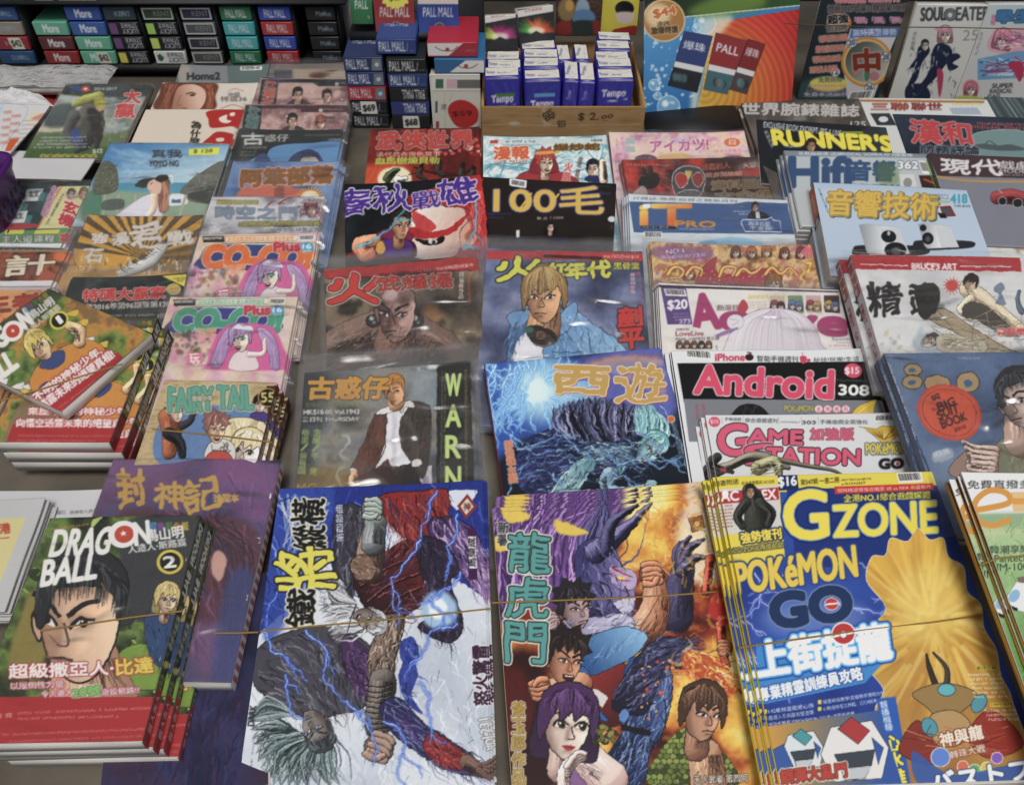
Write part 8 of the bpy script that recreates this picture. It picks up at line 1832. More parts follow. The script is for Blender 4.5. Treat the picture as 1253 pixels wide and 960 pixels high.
# white pack standing on end with a round red sticker carries the two chevron packs
mw = upright(S6(622,890),S6(955,890),S6(0,515)[1],zb=.0,lean=.0)
def p_white(b):
	b.F(*FR6); b.all('#cbc9bd'); b.rect(610,530,960,625,'#d8d6ce'); b.rect(638,548,692,612,'#3c6a54'); b.rect(714,548,786,612,'#d0a8b8'); b.rect(788,552,950,612,'#6c6c64'); b.line([(620,628),(955,628)],3,'#8a8a80'); b.line([(700,640),(705,885)],3,'#b8a05c'); b.line([(755,640),(735,700)],3,'#b8a05c'); b.text('港',675,760,715,760,40,'#4a4a40',1); b.rect(636,700,652,780,'#4c5668'); b.rect(640,840,662,885,'#a03038')
	b.fill([(725,780),(740,720),(800,692),(870,705),(930,760),(925,840),(860,882),(780,870)],'#b81c1c'); b.text('$59',755,810,890,805,40,'#4a1010',1.2)
t_ = .022
wp = mag('cigarette_pack','white pack standing on end with a round red price sticker',None,None,1,p_white,t=.02,vis=1.0,base='#cbc9bd',pose=mw,cat='cigarette pack',group='loose cigarette packs beside the tissue box',mtl=M_MATTE,bulge=0)
zt = float((mw[0] @ Vector((0,mw[2],0)))[2])
stackpack(632,978,500,'#2c6494','','blue and white chevron pack resting on the white pack',y_off=.0,z=zt+.0006,extra=chev2)
stackpack(584,930,400,'#a0283a','','red and white chevron pack on top of the blue chevron pack',y_off=.004,z=zt+PH_+.0014,extra=chev)
# big packs on show above, each in a clear holder
def show(x0,x1,top,bot,col,dk,label,wl):
	def p(b):
		b.F(*FR6); b.all(('g',x0,bot-160,col,x0,bot,dk)); b.ell((x0+x1)/2,bot-50,70,70,col,al=.6,soft=24)
		b.rect(x0-10,-60,x1+10,30,'#cfc8ba') if wl == 2 else None
		if wl: b.text('PALL MALL',x0+26,118,x1-42,118,66,'#d6d8da',1.6); b.ell((x0+x1)/2,bot-52,32,22,'#6a6470',line='#a8a0a8',lw=3); b.line([((x0+x1)/2-34,bot-36),((x0+x1)/2,bot-62),((x0+x1)/2+34,bot-36)],6,'#3a3440')
		else: b.text('PALL',x0+20,65,x1-40,62,60,'#d6d8da',1.6); b.line([(x0+108,110),(x0+120,130)],8,'#a8a468')
		if 'yellow' in label:
			P = []
			for k in range(32): a = k*math.pi/16; r = (110 if k % 2 else 92); P.append((360+r*math.cos(a),-30+r*.9*math.sin(a)))
			b.fill(P,'#e0d83c',False); b.text('$49',320,15,395,10,40,'#3a3a20',2)
	m_ = upright(S6(x0,bot),S6(x1,bot),top,y=YS+.055,lean=.12)
	mag('cigarette_pack',label,None,None,1,p,t=.02,vis=1.0,base=dk,pose=m_,cat='cigarette pack',group='large packs on show above the loose stacks',mtl=M_MATTE,bulge=0)
	return m_
show(62,210,-14,170,'#2c7a48','#1c4c30','green pack standing upright at the left of the show packs',0)
show(228,500,-14,225,'#8e2a2c','#a83a38','red pack standing upright under a yellow star sticker',1)
show(526,802,-14,232,'#28408c','#3a5cae','blue pack standing upright right of the red one',2)
# stand that lifts the show packs
rz = float(at_y(*S6(60,225),YS+.055)[2])
riser = link('display_riser',boxes_mesh('display_riser',[(at_y(*S6(55,200),YS+.075)[0],YS+.09,0,at_y(*S6(960,200),YS+.075)[0],YS+.17,rz+.03)]),None,M_DARK); tag(riser,'dark block behind the loose packs that lifts the upright show packs','riser')
led = link('ledge',boxes_mesh('ledge',[(at_y(*S6(55,200),YS+.075)[0]-riser.location.x,YS+.052,rz-.012,at_y(*S6(830,200),YS+.075)[0],YS+.09,rz-.001)]),riser,M_DARK)

# --- cardboard box of tissue packs
FR7 = (580,0,5.645)
def S7(x,y): return (580+x/5.645,y/5.645)
A = at_z(*S7(55,948),0); B = at_z(*S7(1160,930),0); YB = float((A[1]+B[1])/2)
bx0,bx1 = float(A[0]),float(B[0]); bh = float(at_y(*S7(55,742),YB)[2]); bd_ = .195
def p_box(b):
	b.F(*FR7); b.all('#a07c4c'); b.clouds(['#94703f','#a98453','#9c7848'],200,30); b.line([(60,865),(250,858),(520,868),(1150,858)],5,'#b8a888',al=.8); b.fill([(240,850),(290,840),(320,860),(260,868)],'#b8ae9c',soft=3); b.fill([(470,745),(495,745),(500,830),(540,860),(480,865)],'#b4a88c',soft=4,al=.7)
	b.text('每',505,858,578,800,80,'#2c2218',1.4,warp=.06); b.text('包',572,882,636,876,50,'#2c2218',1.4,warp=.06); b.text('$ 2.',715,838,860,834,56,'#2c2218',1.6,warp=.06,shear=.15); b.text('00',880,825,960,812,24,'#2c2218',1.4,shear=.2); b.line([(885,838),(930,832)],4,'#8a3a2c')
mwb = Matrix.Translation((bx0,YB,0))
tb = empty('cardboard_box',(bx0,YB,0),'cut down cardboard box with a handwritten price, full of tissue packs','box'); bpy.context.view_layer.update()
M_CARD = plain('brown_cardboard','#a07c4c',.8,.12,40)
link('carton',boxes_mesh('carton',[(0,.0005,0,bx1-bx0,.004,bh),(0,bd_-.004,0,bx1-bx0,bd_,bh*1.15),(0,.004,0,.004,bd_-.004,bh*1.1),(bx1-bx0-.004,.004,0,bx1-bx0,bd_-.004,bh*1.1),(.004,.004,0,bx1-bx0-.004,bd_-.004,.004)]),tb,M_CARD)
sheet('front_panel',mwb,np.linspace(0,bx1-bx0,200),np.linspace(0,bh,40),lambda u,v: np.stack([u,np.full_like(u,-.0004),v],1),face_board(mwb,[(0,0,0),(bx1-bx0,0,0),(bx1-bx0,0,bh),(0,0,bh)],'#a07c4c',FR7,p_box),tb,M_MATTE)
TD = .0285; TH = float(at_y(*S7(200,543),YB+.006)[2])-.0045
def tissue(x0,x1,row,label,stripe=None,words=False,side=False,topz=None):
	d = TD if not side else (.056 if row == 0 else .05)
	yy = YB+.006+(row*(TD+.0012) if not side else (0 if row == 0 else .0575))
	ya = 545 if not side else 500
	A_ = at_y(*S7(x0,ya),YB+.006); B_ = at_y(*S7(x1,ya),YB+.006); xa,w = float(A_[0]),float(B_[0]-A_[0])
	r = random.Random(int(x0+row*7)); mw = Matrix.Translation((xa+r.uniform(-.0015,.0015)+(row*.0015 if x0 > 800 else 0),yy,.0045)) @ Matrix.Rotation(r.uniform(-.05,.05),4,'Z') @ Matrix.Rotation(r.uniform(-.035,.035),4,'Y'); h = TH+r.uniform(-.003,.003)
	q = lambda u,v: project(np.array(mw @ Vector((u*w,0,v*h)))); qt = lambda u,v: project(np.array(mw @ Vector((u*w,v*d,h))))
	def pf(b):
		b.all('#33309c'); b.line([q(.0,.96),q(1,.97)],1.5,'#d8d6d0')
		for i in range(5): b.line([q(r.random(),.9),q(r.random(),.5)],1.4,'#5c5ac4',al=.35,soft=.6)
		if stripe: sv = (at_y(*S7(x0,676),YB+.006)[2]-.0045)/h; b.fill([q(.27,sv),q(.84,sv),q(.84,sv+.075),q(.27,sv+.075)],stripe,False)
		if words:
			dn = (at_y(*S7(x0,728 if x0 < 300 else (758 if x0 < 700 else 685)),YB+.006)[2]-.0045)/h
			b.text('Tempo',*q(.18 if stripe else .14,dn),*q(.80,dn+.02),1,'#e8e8ee',.5,up=tuple(np.array(q(.3,.64))-np.array(q(.3,.48))),shear=.1); b.line([q(.3,dn-.05),q(.86,dn-.01)],.9,'#e8e8ee')
			if not stripe: b.ell(*q(.2,.3),5,4,'#8aa03c')
		if side: b.text('Tempo',*q(.62,.62),*q(.62,.78),1,'#c8c8e8',.2,up=tuple(np.array(q(.2,.6))-np.array(q(.55,.6))))
	def pt(b):
		b.all('#d2cfc6')
		for i in range(4): b.line([qt(r.random(),r.random()),qt(r.random(),r.random())],1,'#b8b4aa',al=.7)
		if not side: b.text('Tempo',*qt(.06,.25),*qt(.30,.25),1,'#34347c',.3,up=tuple(np.array(qt(.2,.6))-np.array(qt(.2,.25)))); b.tiny(*qt(.38,.3),*qt(.68,.3),1.6,'#4c4c8c')
		else: b.text('Tempo',*qt(.35,.25),*qt(.55,.75),1,'#34347c',.3,up=tuple(np.array(qt(.2,.5))-np.array(qt(.45,.5))))
		b.line([qt(.5,.97),qt(.9,.97)],1,'#34347c')
	return pack('tissue_pack',label,'tissue pack','tissue packs in the cardboard box',mw,w,d,h,'#33309c',pf,pt,top_col='#d2cfc6',rough=.3,part='wrapper',bev=.0045,inset=.0022)
tissue(85,332,0,'blue tissue pack with a green stripe at the front of the box','#4c7c34',True); tissue(348,606,0,'blue tissue pack with a light blue stripe at the front of the box','#5a9cd0',True)
for r_ in (1,2): tissue(85,330,r_,'tissue pack standing %s the green striped one' % ('directly behind' if r_ == 1 else 'two places behind'))
for r_ in (1,2,3): tissue(345,600,r_,'tissue pack standing %s the light blue striped one' % (['','directly behind','two places behind','three places behind'][r_]))
tissue(610,720,0,'tissue pack turned edge on, left one of the two at the front',side=True); tissue(726,842,0,'tissue pack turned edge on, right one of the two at the front',side=True)
tissue(600,700,1,'tissue pack turned edge on, left one of the two at the back',side=True); tissue(712,820,1,'tissue pack turned edge on, right one of the two at the back',side=True)
tissue(852,1106,0,'blue tissue pack with large white lettering and no stripe, front right of the box',None,True)
for r_ in (1,2,3,4): tissue(850,1098,r_,'tissue pack standing %s the large lettered one' % (['','directly behind','two places behind','three places behind','four places behind'][r_]))
# two dark packs with coloured rays, leaning on the tissue packs
def rays(c1,c2,c3,cx,cy,poly):
	def p(b):
		b.F(*FR7); b.all('#24262a'); b.inside(poly,False)
		for k in range(70): a = math.pi+k*math.pi/70+b.rng.uniform(-.03,.03); r0 = b.rng.uniform(20,50); r1 = b.rng.uniform(90,170); c = c1 if k < 22 else (c2 if k < 48 else c3); b.line([(cx+r0*math.cos(a),cy+r0*math.sin(a)),(cx+r1*math.cos(a),cy+r1*.7*math.sin(a))],12,c,3,al=.7,soft=2)
		b.ell(cx,cy-12,60,26,'#f4f0d8',al=.8,soft=12); b.noclip(); b.fill([(cx-130,cy+70),(cx,cy-10),(cx+130,cy+50),(cx+130,cy+160),(cx-150,cy+160)],'#2c2e32',False)
	return p
def p_ray1(b): rays('#b8c83c','#a8206c','#b83484',180,265,[(30,150),(280,110),(300,300),(90,330)])(b); b.fill([(20,120),(285,75),(290,122),(30,172)],'#cfcdc9',False); b.text('吸煙危害',120,126,215,112,18,'#a83a34',1)
def p_ray2(b): rays('#4c9c3c','#e07030','#d84820',430,225,[(290,100),(545,60),(560,260),(320,300)])(b); b.fill([(285,78),(545,30),(548,80),(290,125)],'#cfcdc9',False); b.text('可引致肺癌',350,90,470,68,18,'#a83a34',1)
for (bl,br,ty,pp,lb) in ((S7(85,360),S7(305,350),S7(0,112)[1],p_ray1,'dark pack with purple and lime rays leaning on the tissue packs'),(S7(318,345),S7(562,310),S7(0,68)[1],p_ray2,'dark pack with orange and green rays leaning on the tissue packs')):
	m_ = upright(bl,br,ty,zb=.079,lean=.25)
	mag('cigarette_pack',lb,None,None,1,pp,t=.02,vis=1.0,base='#24262a',pose=m_,cat='cigarette pack',group='dark packs with coloured rays',mtl=M_MATTE,bulge=0)

# --- large display board, upright magazines and books
FR3 = (770,0,2.594)
def p_board(b):
	b.F(*FR3); b.all('#2c7cb8'); b.fill([(-20,70),(300,40),(220,380),(-20,400)],('g',60,80,'#4a98d0',150,340,'#1f6cae'),False)
	wave = lambda x,y: np.stack([.80+.10*np.sin(np.hypot(x-240,y-290)*.32)*.4-.10*np.clip((x-430)/120,0,1),np.clip(.60-.50*np.clip((np.hypot(x-240,y-290)-60)/270,0,1)+.05*np.sin(np.hypot(x-240,y-290)*.32),0,1),.10+0*x],-1)
	b.fill([(250,75),(600,20),(560,330),(215,350),(240,230)],wave,False); b.fill([(240,60),(330,55),(270,140),(230,260),(215,350),(195,350),(210,200)],'#e8e4c8',soft=10,al=.8)
	for i in range(90): b.ell(30+b.rng.uniform(0,200),80+b.rng.uniform(0,280),*(lambda r: (r,r))(b.rng.uniform(1,7)),'#cfe6f4',al=.7)
	for x,y,r in ((125,340,36),(80,270,18),(240,75,34),(90,305,12),(215,90,14)): b.ell(x,y,r,r,'#a8d4ec',al=.5,line='#e4f2fa',lw=2); b.ell(x-r*.3,y-r*.3,r*.3,r*.3,'#fff',al=.8,soft=2)
	b.fill([(-30,-30),(620,-30),(600,12),(-20,74)],('g',0,0,'#0f2018',600,0,'#2c5a20'),False); b.fill([(180,40),(300,-20),(420,-20),(420,25),(270,55)],'#6a8a2c',al=.8,soft=16); b.line([(-20,74),(600,12)],3,'#d8e0c8')
	b.ell(110,66,66,66,'#a87430',line='#e0c08a',lw=4); b.ell(90,50,40,40,'#e8d4a8',al=.8,soft=12); b.text('$44',80,62,150,48,30,'#c8641c',2,out=('#f4e8d0',2)); b.text('起',88,88,128,86,18,'#4a2c0c',1); b.text('激爆特惠',70,110,155,104,22,'#2c1808',1.6,out=('#e8d4a8',2))
	for q,c1,c2,w in ((((175,100),(265,115),(215,295),(122,272)),'#2c3c74','#22242a','爆珠'),(((275,105),(375,130),(310,300),(236,285)),'#8e2428','#3c6470','PALL'),(((378,125),(432,140),(372,300),(318,285)),'#7c1c20','#4c4040','爆珠')):
		b.fill(q,c1,False,line='#1c1c20',lw=1.5); a,bb,c,d = [np.array(k) for k in q]; m1,m2 = a*.45+d*.55,bb*.45+c*.55; m3,m4 = a*.35+d*.65,bb*.35+c*.65
		b.fill([m1,m2,c,d],c2,False); b.fill([m1,m2,m4,m3],'#d4d4d4',False); b.text(w,*(a*.7+d*.3+(bb-a)*.12),*(bb*.7+c*.3-(bb-a)*.12),26,'#d8dce4',1)
		for i in range(5): b.ell(*(m3*.5+d*.5+(bb-a)*b.rng.uniform(.15,.85)),9,14,b.rng.choice(['#8a7a70','#1a1c20','#5c8a94']),al=.6,soft=3)
mag('display_board','large glossy display board with blue bubbles, orange rings and a gold price disc',None,None,1,p_board,t=.006,vis=1.0,base='#2c7cb8',pose=upright((787,141),(968.5,123.5),-14,lean=.34),cat='display board',mtl=M_COVER,bulge=.0006)
FR5 = (960,0,4.276)
def p_tile(b):
	b.F(*FR5); b.all('#1b2a30'); b.fill([(70,440),(200,400),(340,430),(320,520),(60,520)],'#28484c',soft=20)
	b.fill([(345,150),(605,145),(560,250),(460,530),(330,530),(300,300)],'#c8c4c8',False); b.fill([(350,150),(605,145),(590,195),(340,198)],'#4c6cae',False); b.text('贏特碼至尊勢',358,190,585,185,34,'#e0e4ec',1.6)
	b.ell(430,325,135,132,'#c8862c',-.2); b.ell(430,325,122,118,'#d8b46c',-.2); b.ell(430,325,112,108,('g',350,250,'#4a5450',500,400,'#b0b0a8'),-.2); b.text('中',365,410,500,405,150,'#7c2c1c',7,out=[('#e0d0b0',3)],warp=.03); b.ell(470,400,26,24,'#b0707c'); b.ell(430,400,14,26,'#3c7a5c'); b.ell(375,385,14,10,'#d06a5c')
	for x,y,t in ((352,225,'20'),(530,300,'28'),(265,378,'12'),(445,460,'26')): b.ell(x,y,26,24,'#d8d8dc',line='#3a4a60',lw=3); b.text(t,x-17,y+14,x+17,y+12,28,'#2c3c5c',2)
	b.text('特碼秘笈 精選特刊',265,18,600,10,30,'#d8485c',2,out=('#f0e0e0',3)); b.text('提供2017年第31期至第100期',228,68,645,58,38,'#1c1c24',2,out=('#d0b8b0',3)); b.ell(285,118,66,48,'#c86a2c'); b.text('超強',228,128,335,120,46,'#20242c',3,out=('#e8e0d0',3)); b.text('預測路',222,168,330,160,34,'#20242c',2,out=('#e8e0d0',3)); b.text('「獨碼」「貴碼」「靚碼」',368,122,615,120,30,'#d0609c',1.8,out=('#e8d8e0',2))
	for i,t in enumerate(('特碼預測精華','超級投資選號','特碼命數玄學','三碼貴人數算')): b.text(t,182-i*16,222+i*54,330-i*18,212+i*54,32,'#c8503c',1.8,out=[('#e8d8c8',3)])
	b.ell(230,440,100,40,'#d8cc48',soft=3); b.text('免費熱線',178,432,300,430,26,'#2c4a94',1.4)
	for i in range(3): b.text('真正專業特碼皇牌推介精選',120-i*6,460+i*24,320-i*4,458+i*24,18,'#c880a8',.8)
	b.text('免費奉送贏特',100,505,330,505,22,'#b8c0d0',.8); b.barcode(345,480,470,470,325,530)
mag('tile_magazine','upright dark magazine showing a round mahjong tile picture',None,None,1,p_tile,t=.005,n=1,vis=1.0,base='#1b2a30',pose=upright((975,121),(1074,121),-16,lean=.05),cat='magazine')
def p_soul(b):
	b.F(*FR5); b.all('#c9c9c4'); b.fill([(685,25),(1085,20),(1075,128),(660,135)],'#cfd0cc',False)
	for q,w in (((790,200),1.0),((710,290),.8)): pass
	ink = '#1c2440'
	for P in ([(700,250),(740,230),(760,270),(720,330),(690,420),(640,460),(680,360),(650,360),(690,300)],[(800,230),(860,240),(880,290),(850,330),(820,370),(780,420),(740,460),(700,500),(650,490),(720,430),(760,360),(770,280)],[(640,450),(720,440),(760,480),(750,520),(640,525)],[(850,300),(900,280),(920,300),(880,330),(910,350),(860,370)]): b.fill(P,ink)
	for i in range(60): x = b.rng.uniform(640,900); y = b.rng.uniform(240,500); b.line([(x,y),(x+b.rng.uniform(-20,20),y+b.rng.uniform(10,40))],6,b.rng.choice(['#2c3a6c','#d8d8d4','#101420','#4c5c84']),1,al=.8)
	b.fill([(800,360),(830,380),(825,460),(810,510),(800,440)],'#b0305c'); b.head(840,185,40,0,'#e4cfc4','#c88aa0',0,'bob',female=True,neck=False,strands=14); b.head(735,240,26,0,'#d8c8c0','#20263c',0,'short',neck=False,strands=6); b.ell(800,150,14,10,'#c890a4')
	b.text('SOUL',712,112,840,106,68,'#3c3f44',3.4,shear=.1); b.text('EATER',895,108,1070,104,68,'#4c5056',3,shear=.1); b.ell(868,78,34,32,'#6c7074',line='#3a3c40',lw=4); b.ell(866,80,12,12,'#cfd0cc'); b.text('25',930,215,1010,212,56,'#8a8c8c',.4,shear=.15); b.vtext('大久保篤',685,165,665,265,20,'#4a4c50',.8)
mag('manga_volume','white upright manga with dark ink figures and number 25',None,None,1,p_soul,t=.012,vis=1.0,base='#c9c9c4',pose=upright((1086,122),(1166,123.5),5,lean=.06),cat='book',group='upright manga at the back right',spine='#b0aca4')
def p_super(b):
	b.F(*FR5); b.all('#c4c8c8'); b.fill([(1085,20),(1500,10),(1500,130),(1060,132)],'#b8cdd4',False); b.text('學生',1110,120,1290,116,62,'#3a7ab0',5,out=('#20242c',3)); b.vtext('新番',1098,78,1088,132,24,'#c8486c',2); b.fill([(1095,160),(1160,150),(1500,150),(1500,270),(1090,275)],'#d8a0ae'); b.head(1140,210,50,.2,'#ecd4cc','#d8809c',0,'bob',female=True,neck=False,strands=14)
	for i in range(40): b.line([(1100+b.rng.uniform(0,250),165+b.rng.uniform(0,90)),(1100+b.rng.uniform(0,250),180+b.rng.uniform(0,90))],6,b.rng.choice(['#c05c84','#f0d8dc','#8a4a74','#4a5a94']),1)
	b.fill([(1010,310),(1200,270),(1400,260),(1400,400),(1010,420)],'#6a9ac4',smooth=False)
	for i in range(40): b.line([(1010+b.rng.uniform(0,300),290+b.rng.uniform(0,110)),(1010+b.rng.uniform(0,300),300+b.rng.uniform(0,110))],8,b.rng.choice(['#2c5c9c','#d8e4ec','#b03058','#8ab4d4']),1)
	b.fill([(1170,340),(1230,320),(1253,370),(1230,430),(1200,380)],'#b02850'); b.ell(975,465,46,50,'#d8909c'); b.head(975,470,34,.1,'#ecd0c8','#c86c84',0,'bob',female=True,neck=False,strands=8)
	for i,t in enumerate(('SUPER','RADICAL','GAG')): b.text(t,1085-i*12,462+i*28,1195+(14 if i == 1 else 0)-i*20-(30 if i == 2 else 0),458+i*28,22,'#23262a',1.6,shear=.2)
	b.vtext('大川ぶくぶ',1035,165,1000,290,16,'#5a6068',.5); b.fill([(880,510),(960,500),(1060,520),(1060,540),(870,540)],'#a8b84c')
mag('manga_volume','pale upright manga with pink girl and blue block figures at the right edge',None,None,1,p_super,t=.012,vis=1.0,base='#c4c8c8',pose=upright((1167,122),(1290,122),5,lean=.06),cat='book',group='upright manga at the back right',spine='#a8a8a4')
def p_yel(b):
	b.F(*FR7); b.all('#d4c61c'); b.ell(1040,60,66,52,'#16161a'); b.fill([(985,90),(1100,90),(1090,160),(1000,160)],'#dcc8c0',soft=3); b.fill([(960,210),(1010,195),(1120,180),(1120,240),(960,240)],'#9c2420')
mag('yellow_card','yellow upright card with black and red shapes left of the display board',None,None,1,p_yel,t=.004,vis=1.0,base='#d4c61c',pose=upright(S7(870,240),S7(1120,236),-14,y=YB+.19,lean=.05),cat='card')
def p_brick(b):
	b.F(*FR7); b.all('#3c2a26')
	for yy in range(0,240,14):
		for xx in range(560,900,30): b.rect(xx+(yy//14 % 2)*15,yy,xx+26+(yy//14 % 2)*15,yy+11,b.rng.choice(['#4a302a','#5a3830','#38241f']))
	b.ell(640,70,60,80,'#8a7448',soft=4); b.ell(660,40,30,40,'#c89a3c',soft=4); b.ell(750,70,50,80,'#8ca8b8',soft=4); b.ell(760,130,80,66,'#5c84b0',soft=2); b.fill([(690,150),(830,150),(840,230),(680,230)],'#2c3a34',soft=4); b.fill([(580,160),(660,150),(670,235),(570,235)],'#8a2c28',soft=4); b.fill([(820,150),(870,150),(870,235),(830,235)],'#8a2c28',soft=4)
mag('brick_comic','dark brick patterned upright comic behind the tissue packs',None,None,1,p_brick,t=.004,vis=1.0,base='#3c2a26',pose=upright(S7(560,245),S7(872,240),-14,y=YB+.18,lean=.05),cat='comic')
tray = link('black_tray',boxes_mesh('black_tray',[(float(at_z(788,150,0)[0]),float(at_z(800,166,0)[1]),.0005,float(at_z(905,150,0)[0]),float(at_z(800,132,0)[1]),.004)]),None,M_DARK); tag(tray,'flat black tray lying under the foot of the display board','tray')
cl = tube_mesh('string',[np.array(at_y(x,y,1.155)) for x,y in ((960,29),(1000,31),(1060,33),(1110,33.5),(1170,34),(1262,36))],.0007); tag(link('string',cl,None,plain('brown_string','#4c4030',.8)),'brown string stretched in front of the upright magazines and manga','string')
# dark wall behind everything
wall = link('back_wall',boxes_mesh('back_wall',[(-1.6,1.66,-.8,1.6,1.70,1.2)]),None,plain('dark_stall_wall','#2a2a2c',.8,.25,6)); tag(wall,'dark stall wall behind the racks and upright books','wall')
dot = link('poster',boxes_mesh('poster',[(float(at_y(414,40,1.37)[0]),1.37,0.0,float(at_y(446,40,1.37)[0]),1.374,.17)]),None,plain('white_speckled_card','#b4aeae',.7,.3,60)); tag(dot,'white card upright between the rack and the show packs','card')

# ------------------------------------------------------------------ small things along the left edge
M_PAPER = plain('white_paper','#c9c9cc',.7,.05,30); M_PAPER2 = plain('greyish_paper','#b4b6b8',.7,.07,20)
def flat(name,label,cat,TL,TR,asp,zn,t,paint,base,sn=.05,n=1,**k): return mag(name,label,TL,TR,asp,paint,zn=zn,sn=sn,t=t,n=n,vis=1.0,base=base,cat=cat,mtl=M_MATTE,**k)
def p_blank(b): b.all('#c3c4c6')
def p_news(b):
	b.F(0,80,6.857); b.all('#c9cacb'); b.line([(-200,330),(232,355),(20,690)],5,'#8aa0b8')
	for i in range(9): b.text('馬會賽事',30-i*4+(i % 2)*70,410+i*32,100-i*4+(i % 2)*80,405+i*32,28,'#c0503c',1.6)
	b.fill([(250,400),(400,390),(330,500),(215,500)],'#d0c8b0',False); b.fill([(270,440),(380,400),(370,450),(280,455)],'#c86a5c',al=.7); b.fill([(290,500),(340,500),(285,595),(240,595)],'#c85a2c',False); b.fill([(80,620),(165,612),(90,720),(40,720)],'#c8501c',False); b.fill([(165,625),(250,615),(180,740),(100,740)],'#d0c4b0',False)
	for i in range(7): b.tiny(200-i*14,470+i*36,330-i*10,465+i*36,9,'#8a6a5c')
	b.fill([(-200,340),(40,345),(-20,440),(-200,440)],'#a8c4d8',False)
flat('newspaper','newspaper with red and orange printed panels at the left edge','newspaper',(-70,122),(63,132),.75,.03,.002,p_news,'#c9cacb')
flat('white_folder','plain white paper sheet under the racing magazine','paper',(12,185),(122,189),.50,.021,.002,p_blank,'#c6c8d0',sn=.02)
def p_date(b): b.F(0,550,4.8); b.all('#c4c5c7'); b.text('星期三',312,384,388,376,22,'#3a3c40',.8); b.text('丙申年八月廿六',412,380,600,366,22,'#3a3c40',.6)
flat('calendar_paper','white sheet with a small printed date line above the green manga pile','paper',(-60,602),(131,602),.6,.03,.002,p_date,'#c4c5c7',sn=.03)
def p_env(b): b.F(0,550,4.8); b.all('#b9babb'); b.fill([(-200,405),(152,400),(0,780),(-200,780)],'#cfc384',False); b.text('香港',-70,500,62,488,60,'#b03a28',3,warp=.04); b.line([(0,520),(55,515)],6,'#b03a28')
flat('paper_pad','stack of white pads with a yellow label and red character','pad',(-70,616),(57,611),1.2,.045,.004,p_env,'#b9babb',sn=.03,n=5,fan=(.0018,0),group='white pads',under='white pad lying under the one with the yellow label')
# cloudy plastic bags, red cloth and a purple basket rim
def crumple(name,label,cat,quad,z,m,amp,seed,thick=.0,n=34):
	P = [at_z(*q,z) for q in quad]; u,v = np.meshgrid(np.linspace(0,1,n),np.linspace(0,1,n)); u = u.ravel()[:,None]; v = v.ravel()[:,None]
	X = P[0]*(1-u)*(1-v)+P[1]*u*(1-v)+P[2]*u*v+P[3]*(1-u)*v; uu,vv = u[:,0],v[:,0]
	e = np.minimum(1,6*np.minimum(np.minimum(uu,1-uu),np.minimum(vv,1-vv)))
	X[:,2] += thick*e+amp*e*(np.abs(fbm(uu*7,vv*5,seed,4)-.5)*4)
	me = raw_mesh(name,X,grid_faces(n,n)[:,::-1]); o = link(name,me,None,m,True); tag(o,label,cat); return o
crumple('cloth','red cloth lying behind the newspaper at the left edge','cloth',[(-60,100),(84,106),(66,134),(-60,126)],.012,plain('red_cloth','#8e2420',.9,.2,40),.006,3)
crumple('plastic_bag','crumpled pale plastic bag on the red cloth','plastic bag',[(-60,112),(50,116),(66,130),(-60,130)],.03,M_PAPER,.010,5,.006)
M_BAG = film_material('cloudy_bag',.34,1.4,.14,.9,40)
flat('wrapped_magazine','greyish magazine in cloudy plastic below the cigarette rack','magazine',(-30,84),(136,84),.28,.034,.012,lambda b: (b.all('#8c8a8a'),b.clouds(['#a09894','#7c7a80','#9c8a88'],30)),'#8c8a8a',sn=.02,sleeve=dict(top=.006,side=.01,amp=.004,film=M_BAG))
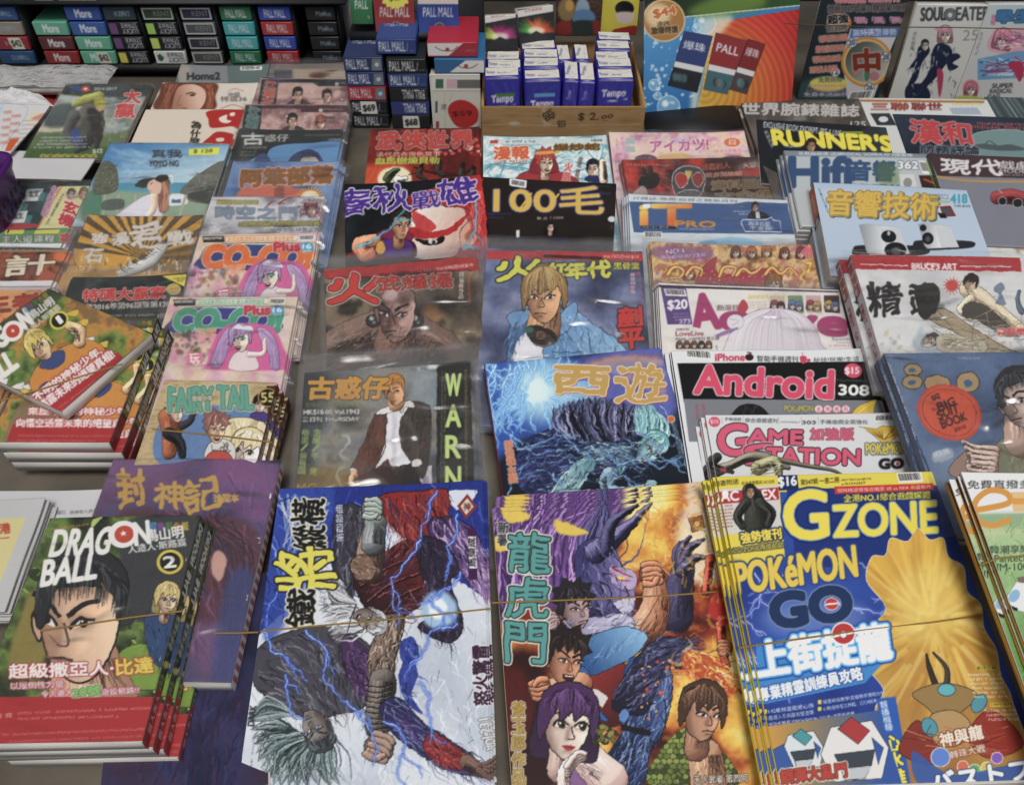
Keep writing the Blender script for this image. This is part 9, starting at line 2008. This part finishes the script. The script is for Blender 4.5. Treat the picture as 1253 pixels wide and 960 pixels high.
def basket():
	m = plain('purple_plastic','#4c1c66',.35,.08,20,spec=.5); c = at_z(-20,246,.05); o = empty('basket',(float(c[0]),float(c[1]),0),'purple plastic basket poking in at the left edge','basket')
	n = 40; V = []; F_ = []
	for k,(r,z) in enumerate(((.026,.0),(.032,.02),(.036,.075),(.040,.085),(.040,.09),(.034,.09),(.031,.075),(.026,.022),(.0,.020))):
		for i in range(n): a = 2*math.pi*i/n; q = (abs(math.cos(a))**.5*math.copysign(1,math.cos(a)),abs(math.sin(a))**.5*math.copysign(1,math.sin(a))); V.append((q[0]*r,q[1]*r*1.25,z))
	for k in range(8):
		for i in range(n): F_.append((k*n+i,k*n+(i+1) % n,(k+1)*n+(i+1) % n,(k+1)*n+i))
	link('tub',raw_mesh('tub',V,F_),o,m,True)
	hole = plain('dark_hole','#180820',.6); V = []; F_ = []
	for i in range(6):
		for j in range(3):
			a = -1.2+i*.45; r = .0372+.0006*j; b = len(V); x,y = math.cos(a),math.sin(a)
			if x < .3: continue
			V += [(.0352+.0012*j,-.034+i*.012+k_*.003,.026+j*.016+h_*.004) for k_,h_ in ((-1,-1),(1,-1),(1,1),(-1,1))]; F_.append((b,b+1,b+2,b+3))
	link('slots',raw_mesh('slots',V,F_),o,hole)
basket()
# ------------------------------------------------------------------ elastic bands and strings across the piles
M_BAND = plain('tan_rubber','#8a6f34',.6,.1,50)
def band(label,key,pts,cat='elastic band',up=.0024):
	me = tube_mesh('elastic_band',[on_page(key,*p,up=up) for p in pts],.00075); tag(link('elastic_band',me,None,M_BAND,True),label,cat,'elastic bands round the piles')
K = list(PAGES)
kk = lambda s: next(k for k in K if s in k)
band('thin elastic band across the lightning fight comic',kk('sideways yellow and black'),[(318,772),(380,766),(450,760),(530,752),(602,744)])
band('thin elastic band across the fiery martial arts comic',kk('green vertical title'),[(602,737),(660,735),(740,732),(820,728),(884,723)])
band('thin elastic band across the yellow and blue game magazine',kk('golden yellow splash'),[(904,792),(980,781),(1060,770),(1140,761),(1203,752)])
band('thin elastic band across the green manga numbered 2',kk('red belt'),[(50,771),(100,764),(160,755),(224,747)],up=.003)
band('thin elastic band across the purple book',kk('beside the banded manga pile'),[(262,774),(290,774),(316,773)])
band('thin elastic band across the tilted manga volume',kk('tilted askew'),[(-5,492),(50,476),(100,460),(150,445)],up=.003)
band('thin elastic band across the tan manga numbered 55',kk('numbered 55'),[(186,525),(230,529),(280,534),(333,541)])
band('thin elastic band across the green grass magazine',kk('green grass cover'),[(1198,691),(1220,683),(1258,679)])
